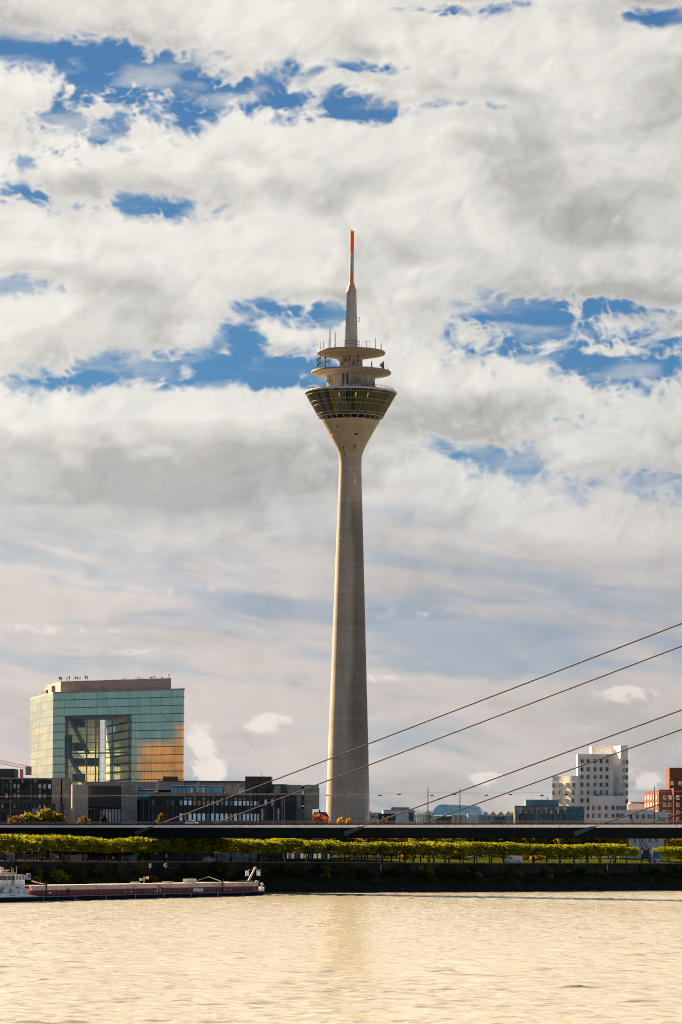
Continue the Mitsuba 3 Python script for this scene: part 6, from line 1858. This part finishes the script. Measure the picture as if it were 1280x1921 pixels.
put(MB().tube([.6, 0, 4.5], [3.4, 0, 8.6], .14, n=6).tube([1.0, 0, 4.5], [-.6, 0, 8.6], .10, n=6).tube([3.4, 0, 8.6], [-.6, 0, 8.8], .08, n=5).tube([3.4, 0, 8.6], [-3.2, 0, 11.4], .05, n=4), 'crane_blue', hc, 'back_stay', M=CM)
bc = thing('blue_cabin', 'bright blue container cabin with white lower band right of the dark crane', 'cabin')
CB = Frame(p[0] + 3.3, p[1] - .6, 0)
cube(bc + '__wall', 'cabin_blue', CB, -1.15, 1.15, -1, 1.4, GROUND_Z + 1.6, GROUND_Z + 4.0); cube(bc + '__skirt', 'pale_blue_paint', CB, -1.2, 1.2, -1.05, 1.45, GROUND_Z, GROUND_Z + 1.59)
cube(bc + '__panel', 'cloth_blue', CB, -.8, -.1, -1.12, -1.04, GROUND_Z + .2, GROUND_Z + 1.3); cube(bc + '__roof', 'cabin_blue', CB, -1.25, 1.25, -1.1, 1.5, GROUND_Z + 4.01, GROUND_Z + 4.12)
# lamp posts on the promenade
for px, ytop, lab in ((45, 1600, 'thin grey promenade lamp post right of the white kiosk'), (72, 1593, 'slim promenade lamp post near the left end of the tree rows'), (94, 1594, 'slim promenade lamp post with small white notice'), (748, 1600, 'pale promenade lamp post before the lawn below the tower'), (951, 1599, 'pale lamp post in front of the white van')):
    s = bank_s(px, 16.2); p, _ = bank_at(s, 16.2)
    t = thing('lamp_post', lab, 'lamp post')
    zt = EYE + ((1592 - ytop) + (px - 640) * math.sin(ROLL)) * p[1] / F
    put(MB().tube([p[0], p[1], GROUND_Z], [p[0], p[1], zt], .08, .06, n=7), 'light_grey' if px > 700 else 'mid_grey', t, 'pole')
    put(MB().lathe([(.05, zt), (.22, zt + .05), (.2, zt + .35), (.02, zt + .42)], 12, p[0], p[1]), 'light_grey', t, 'lantern')
for dx, lab in ((0, 'steep pale plank leaning beside the white van, left one'), (1, 'steep pale plank leaning beside the white van, right one')):
    s = bank_s(967 + dx * 5, 24); p, _ = bank_at(s, 24)
    t = thing('leaning_pole', lab, 'pole')
    put(MB().tube([p[0] - 1.2, p[1], GROUND_Z + 3.4], [p[0] + .6, p[1], GROUND_Z + .1], .09, n=6), 'cream_paint', t, 'plank')
    put(MB().tube([p[0] - 1.2, p[1] + .9, GROUND_Z], [p[0] - 1.2, p[1], GROUND_Z + 3.4], .06, n=5), 'mid_grey', t, 'strut')
# benches and parasols hinted at under the trees
for px, lab in ((312, 'pale closed parasol in the dark left of the diamond sign'), ):
    s = bank_s(px, 24); p, _ = bank_at(s, 24)
    t = thing('closed_parasol', 'pale closed parasol under the dark trees above the pointed sign', 'parasol')
    put(MB().lathe([(.03, 2.9), (.2, 2.3), (.42, 1.3), (.1, 1.25)], 12, p[0], p[1]), 'pale_blue_paint', t, 'canopy', smooth=40, M=T().translate([0, 0, GROUND_Z]))
    put(MB().tube([p[0], p[1], GROUND_Z], [p[0], p[1], GROUND_Z + 2.9], .04, n=6), 'mid_grey', t, 'pole')

# ------------------------------------------------------------------ river barge
A_ = np.array([-70.2, 762.0]); B_ = np.array([-20.9, 883.0])
LB = float(np.linalg.norm(B_ - A_)); BA = math.degrees(math.atan2(B_[1] - A_[1], B_[0] - A_[0]))
# local: s along the boat from the end of the stern bulwark (0) to the bow (LB); q across, 0 = side towards us, 11.4 = far side
BGF = Frame(A_[0], A_[1], BA); BM = BGF.M
barge = thing('river_barge', 'long dark red cargo barge with cream hatch covers and white wheelhouse at left', 'barge')
W_, S0 = 11.4, -24.0
def bs(px, py=1680, q=0.0): return BGF.u(px, py, q)
LB = bs(494, 1678, W_ / 2)
def outline(inset=0.0, s_end=None):
    e = LB if s_end is None else s_end
    return [(S0, 1.2 + inset), (S0 + 3, inset), (e - 22, inset), (e - 14, .8 + inset), (e - 7, 2.5 + inset), (e - 2.5, 4.3 + inset), (e - inset, W_ / 2), (e - 2.5, W_ - 4.3 - inset), (e - 7, W_ - 2.5 - inset), (e - 14, W_ - .8 - inset), (e - 22, W_ - inset), (S0 + 3, W_ - inset), (S0, W_ - 1.2 - inset)]
put(MB().prism(outline(0.12), -1.0, 1.15, top=outline(0.0)), 'navy_hull', barge, 'hull', M=BM)
put(MB().prism(outline(-.06), 1.0, 1.16), 'mid_grey', barge, 'rubbing_strake', M=BM)
for s in np.arange(2, LB - 10, 16.5):
    put(MB().box(s - .07, s + .07, -.07, .05, -.2, 1.15), 'light_grey', barge, 'draught_mark', M=BM)
# white stern bulwark, sweeping down towards the hold
put(MB().hull([[S0, 0.0, 1.17], [S0, 0.18, 1.17], [0.0, 0.0, 1.17], [0.0, .18, 1.17], [S0, 0.0, 2.05], [S0, .18, 2.05], [-9.5, 0.0, 1.95], [-9.5, .18, 1.95]]), 'white_paint', barge, 'stern_bulwark', M=BM)
put(MB().box(S0 + .4, S0 + 1, 0.2, W_ - .2, 1.17, 2.0), 'white_paint', barge, 'transom', M=BM)
put(MB().box(-14.5, -11.5, -.012, .0, 1.5, 1.72), 'slate_paint', barge, 'name_strip', M=BM)
mat('slate_paint', (0.12, 0.15, 0.2), 0.6, 0.3)
# accommodation
put(MB().box(S0 + 4, -3.4, 1.3, W_ - 1.3, 1.17, 3.65), 'pale_blue_paint', barge, 'deckhouse', M=BM)
put(MB().box(S0 + 3.6, -3.0, 1.0, W_ - 1.0, 3.65, 3.78), 'cream_paint', barge, 'deckhouse_roof', M=BM)
for i, px in enumerate((2, 9.5, 19.5, 29, 38, 51)):
    u = bs(px, 1673, 1.3)
    k = free(barge + '__deckhouse_window')
    put(MB().box(u - .62, u + .62, 1.22, 1.32, 2.0, 3.0), 'teal_panel' if i else 'dark_grey', key=k, M=BM)
    put(MB().box(u - .5, u + .5, 1.19, 1.24, 2.1, 2.9), 'dark_glass' if i in (0, 2) else 'pane_pale', k, 'pane', M=BM)
for px, y in ((6, 1664), (33, 1664.5), (50, 1665.5)):
    u = bs(px, y, 1.2)
    put(MB().box(u - .7, u + .7, 1.05, 1.28, 3.1, 3.35), 'black_paint', barge, 'fender', M=BM)
put(MB().box(-3.35, -2.6, 1.2, 2.0, 1.17, 3.6), 'orange_paint', barge, 'fire_post', M=BM)
# wheelhouse
wa, wb = bs(28.5, 1655, 2.2), bs(46.5, 1655, 2.2)
put(MB().box(wa, wb, 2.2, W_ - 2.2, 3.79, 5.0), 'white_paint', barge, 'wheelhouse', M=BM)
put(MB().box(bs(-6, 1655, 2.6), bs(21.5, 1655, 2.6), 2.6, W_ - 2.6, 3.79, 5.0), 'white_paint', barge, 'cabin', M=BM)
put(MB().box(bs(-6, 1655, 2.6), bs(21.0, 1655, 2.6), 2.7, W_ - 2.7, 5.0, 5.95), 'deep_glass', barge, 'cabin_window', M=BM)
put(MB().box(wa + .1, wb - .1, 2.35, W_ - 2.35, 5.0, 6.0), 'wheel_glass', barge, 'wheelhouse_window', M=BM)
mat('wheel_glass', (0.10, 0.09, 0.08), 0.06, 0.8)
for i in range(4):
    u = wa + (wb - wa) * i / 3
    put(MB().box(u - .14, u + .14, 2.18, 2.36, 5.0, 6.0), 'white_paint', barge, 'window_post', M=BM)
for px in (13, 21.5):
    u = bs(px, 1645, 2.6); put(MB().box(u - .1, u + .1, 2.5, 2.7, 3.8, 6.0), 'light_grey', barge, 'window_post', M=BM)
put(MB().hull([[bs(-8, 1642, 2), 1.9, 6.0], [wb + .5, 1.9, 6.0], [bs(-8, 1642, 2), W_ - 1.9, 6.0], [wb + .5, W_ - 1.9, 6.0], [bs(-8, 1642, 2), 2.1, 6.16], [wb + .2, 2.1, 6.16], [bs(-8, 1642, 2), W_ - 2.1, 6.16], [wb + .2, W_ - 2.1, 6.16]]), 'white_paint', barge, 'wheelhouse_roof', M=BM)
put(MB().box(bs(-6, 1640, 3), bs(31, 1640, 3), 3, W_ - 3, 6.5, 6.62).tube([bs(0, 1640, 3), 3.2, 6.1], [bs(0, 1640, 3), 3.2, 6.6], .08).tube([bs(30, 1640, 3), 3.2, 6.1], [bs(30, 1640, 3), 3.2, 6.6], .08), 'cream_paint', barge, 'roof_rack', M=BM)
u = bs(12, 1637, 4)
put(MB().tube([u, 4, 6.6], [u, 4, 7.1], .16).box(u - 1.3, u + 1.3, 3.85, 4.15, 7.1, 7.32), 'cream_paint', barge, 'radar_scanner', M=BM)
for px, h in ((21.5, 8.0), (24.5, 7.7), (31, 8.1)):
    u = bs(px, 1640, 4.4); put(MB().tube([u, 4.4, 6.6], [u, 4.4, h], .06, .04, n=6), 'light_grey', barge, 'aerial', M=BM)
put(MB().lathe([(.05, 6.7), (.5, 6.9), (.62, 7.4), (.45, 7.9), (.05, 8.05)], 16, bs(3, 1635, 5), 5), 'light_grey', barge, 'dome_aerial', smooth=True, M=BM)
u = bs(53.5, 1642, 2.2)
bb = put(MB().box(u - .9, u + .9, 2.1, 2.2, 5.05, 6.55), 'pale_blue_paint', barge, 'blue_board', M=BM)
put(MB().box(u - .66, u + .66, 2.06, 2.1, 5.28, 6.34), 'sign_blue', bb, 'panel', M=BM)
put(MB().tube([wb, 2.4, 5.8], [u - .8, 2.15, 5.8], .06), 'light_grey', bb, 'arm', M=BM)
# hold: red coaming, ribs, cream hatch covers in sections
ga, gb = bs(300, 1672), bs(312, 1672)
h_a = 3.0
e_ = bs(485, 1672, 1.1)
for nm, x0, x1 in (('a', h_a - 4.5, ga), ('b', gb, e_)):
    ck = put(MB().box(x0, x1, 1.1, W_ - 1.1, 1.17, 2.55), 'red_hull', barge, 'coaming', M=BM)
    put(MB().box(x0, x1, .98, 1.1, 2.3, 2.55), 'red_hull', ck, 'rail', M=BM)
    _b = MB()
    for s in np.arange(x0 + 1, x1, 1.9):
        _b.box(s - .08, s + .08, .94, 1.1, 1.17, 2.3)
    stuff(put(_b, 'red_rib', ck, 'rib', M=BM))
    n = int((x1 - x0) / 5.2)
    for i in range(n):
        a, b = x0 + (x1 - x0) * i / n, x0 + (x1 - x0) * (i + 1) / n
        put(MB().prism([(a + .04, .9), (b - .04, .9), (b - .04, W_ - .9), (a + .04, W_ - .9)], 2.56, 3.62, top=[(a + .04, 1.5), (b - .04, 1.5), (b - .04, W_ - 1.5), (a + .04, W_ - 1.5)]), 'hatch_cream' if i % 3 else 'hatch_cream_worn', barge, 'hatch_cover', M=BM)
def hatch_color(p, n, uv): return mi.Color3f(0.72, 0.58, 0.45) * (0.82 + 0.36 * fbm(p.x * 0.5, p.y * 0.25, p.z * 2, 4))
mat('hatch_cream', hatch_color, 0.6, 0.3); mat('hatch_cream_worn', (0.60, 0.50, 0.41), 0.7, 0.3)
mat('red_rib', (0.24, 0.05, 0.06), 0.6, 0.3)
put(MB().box(ga, gb, .9, W_ - .9, 1.17, 1.6), 'dark_grey', barge, 'cross_deck', M=BM)
for k in range(5):
    u = ga + (gb - ga) * (k + .5) / 5
    put(MB().tube([u, 1.2, 1.6], [u, 1.2, rnd.uniform(2.2, 3.3)], .16, n=8).tube([u - .35, 1.15, 1.9], [u + .35, 1.15, 1.9], .14, n=8), 'light_grey' if k % 2 else 'black_paint', barge, 'bollard', M=BM)
for px, m, hh in ((349, 'white_paint', 1.9), ):
    u0, u1 = bs(362, 1674, .9), bs(381, 1674, .9)
    put(MB().box(u0, u1, .82, .93, 1.45, 2.25), 'pale_blue_paint', barge, 'name_board', M=BM)
for px in (93.5, ):
    u = bs(px, 1672, .9); put(MB().box(u - .6, u + .6, .86, .96, 1.75, 2.05), 'white_paint', barge, 'life_sign', M=BM)
for px in (236, 246, 292, 423, 432, 477):
    u = bs(px, 1676, .9); put(MB().box(u - .9, u + .9, .86, .93, 1.55, 1.8), 'faded_mark', barge, 'plate', M=BM)
mat('faded_mark', (0.50, 0.34, 0.34), 0.7, 0.3)
# hatch gantries, derricks, deck gear
for px in (86.5, 417.5):
    u = bs(px, 1662, 1)
    put(MB().tube([u, .9, 1.2], [u, .9, 4.6], .17, n=8).tube([u, W_ - .9, 1.2], [u, W_ - .9, 4.6], .17, n=8).box(u - .25, u + .25, .8, W_ - .8, 3.7, 3.95), 'socket_steel', barge, 'hatch_gantry', M=BM)
u0, u1 = bs(60, 1660, 3), bs(84, 1666, 3)
put(MB().tube([u0, 3, 4.7], [u1, 3, 3.9], .14, n=6), 'cream_paint', barge, 'derrick', M=BM)
u0, u1 = bs(391, 1656, 4), bs(415, 1662, 4)
put(MB().tube([u0, 4, 5.2], [u1, 4, 3.9], .08, n=6).tube([u0 - 9, 4, 3.9], [u0, 4, 5.2], .05, n=5), 'cream_paint', barge, 'derrick', M=BM)
for px, s_, h in ((357, 2.4, 1.0), (255, 1.2, .4), (316, 1.6, .4)):
    u = bs(px, 1660, 6); put(MB().box(u - s_, u + s_, 5.4, 7, 3.63, 3.63 + h), 'light_grey', barge, 'deck_box', M=BM)
u = bs(270.5, 1658, 6)
put(MB().tube([u, 6, 3.6], [u, 6, 5.3], .12, n=6).tube([u - 2.2, 6, 4.8], [u + 2.2, 6, 5.2], .08, n=5).box(u - 2.4, u - 1.4, 5.8, 6.2, 4.3, 4.9).box(u + 1.3, u + 2.4, 5.8, 6.2, 4.7, 5.4), 'cream_paint', barge, 'deck_winch', M=BM)
# bow
bw = [(LB - 11, 1.4), (LB - 7, 2.5), (LB - 2.5, 4.3), (LB, W_ / 2), (LB - 2.5, W_ - 4.3), (LB - 7, W_ - 2.5)]
_b = MB()
for (s_a, q_a), (s_b, q_b) in zip(bw[:-1], bw[1:]):
    f = lambda s_: 1.75 + 0.55 * (s_ - LB + 11) / 11
    _b.hull([[s_a, q_a, 1.17], [s_b, q_b, 1.17], [s_a - .15, q_a + .05, 1.17], [s_b - .15, q_b + .05, 1.17], [s_a, q_a, f(s_a)], [s_b, q_b, f(s_b)], [s_a - .15, q_a + .05, f(s_a)], [s_b - .15, q_b + .05, f(s_b)]])
put(_b, 'white_paint', barge, 'bow_bulwark', M=BM)
for px, h, q in ((482.5, 3.6, 3.0), (492, 2.9, 5.0)):
    u = bs(px, 1660, q)
    put(MB().tube([u, q, 1.2], [u, q, h], .34, .30, n=12).lathe([(.42, h - .3), (.55, h + .1), (.3, h + .4), (.02, h + .46)], 14, u, q), 'light_grey', barge, 'anchor_winch', smooth=35, M=BM)
    put(MB().tube([u, q - .45, h - .55], [u, q - .6, h - .55], .34, n=12), 'black_paint', barge, 'winch_drum', M=BM)
m0, m1 = bs(465.5, 1660.5, 5), bs(478.5, 1640, 5)
mk = put(MB().tube([m0, 5, 3.6], [m1, 5, 7.35], .30, .22, n=10).lathe([(.05, 7.2), (.4, 7.3), (.4, 7.6), (.05, 7.7)], 10, m1, 5), 'cream_paint', barge, 'bow_mast', M=BM)
for dx, nm in ((-1, 'left'), (1, 'right')):
    c = bs(478.5 + (-15 if dx < 0 else 7.5), 1645, 5)
    pts = []
    n = 7
    for i in range(n):
        for j in range(n):
            a, b = i / (n - 1), j / (n - 1)
            pts.append((c - 1.2 + 2.4 * a + .10 * math.sin(b * 5), 5 + .22 * math.sin(a * 7 + dx), 5.25 + 1.35 * b + .1 * math.sin(a * 6 + dx)))
    f_ = [[i * n + j, (i + 1) * n + j, (i + 1) * n + j + 1, i * n + j + 1] for i in range(n - 1) for j in range(n - 1)]
    v = np.array(pts); v2 = v + [0, .03, 0]
    put(MB().add(np.vstack([v, v2]), f_ + [[q + n * n for q in reversed(r)] for r in f_]), 'white_paint', mk, 'flag', M=BM)
    put(MB().tube([m1, 5, 7.1], [c + 1.25 * (1 if dx < 0 else 1), 5.05, 6.75], .05, n=5).tube([c + 1.25, 5.05, 5.2], [c + 1.25, 5.05, 7.0], .04, n=5), 'light_grey', mk, 'flag_yard', M=BM)
put(MB().box(bs(442, 1660, 5), bs(476, 1660, 5), 4, 7, 3.63, 3.85), 'brown_steel', barge, 'mast_crutch', M=BM)
# deckhand
u = bs(129, 1672, .5); pw = BGF.world(u, .5, 1.2)
person(pw[0], pw[1], pw[2], 'walking', BA, 'cloth_black', 'cloth_black', 'dark deckhand walking along the side deck of the barge')

# ------------------------------------------------------------------ labels of repeats: counted from a landmark
MARKS = [(-1e9, 'the left picture edge'), (14, 'the bridge pier'), (281, 'the cross sign'), (311, 'the pointed sign'), (478, 'the barge bow mast'), (715, 'the left wall ladder'), (860, 'the barrel vault hall'),
         (942, 'the white van'), (1139, 'the right wall ladder'), (1212, 'the dark harbour crane')]
HIGH = [(-1e9, 'the left picture edge'), (652, 'the tower shaft'), (860, 'the barrel vault hall'), (1040, 'the curved white towers')]
NTH = 'first second third fourth fifth sixth seventh eighth ninth tenth eleventh twelfth thirteenth fourteenth fifteenth sixteenth seventeenth eighteenth nineteenth twentieth'.split()
_count = {}
for key, px, text in sorted(ordinal_later, key=lambda r: r[1]):
    marks = HIGH if 'lamp' in text else MARKS
    mark = [m for m in marks if m[0] <= px][-1][1]
    k = _count[text, mark] = _count.get((text, mark), 0) + 1
    labels[key]['label'] = f'{text}, {NTH[k - 1]} right of {mark}'
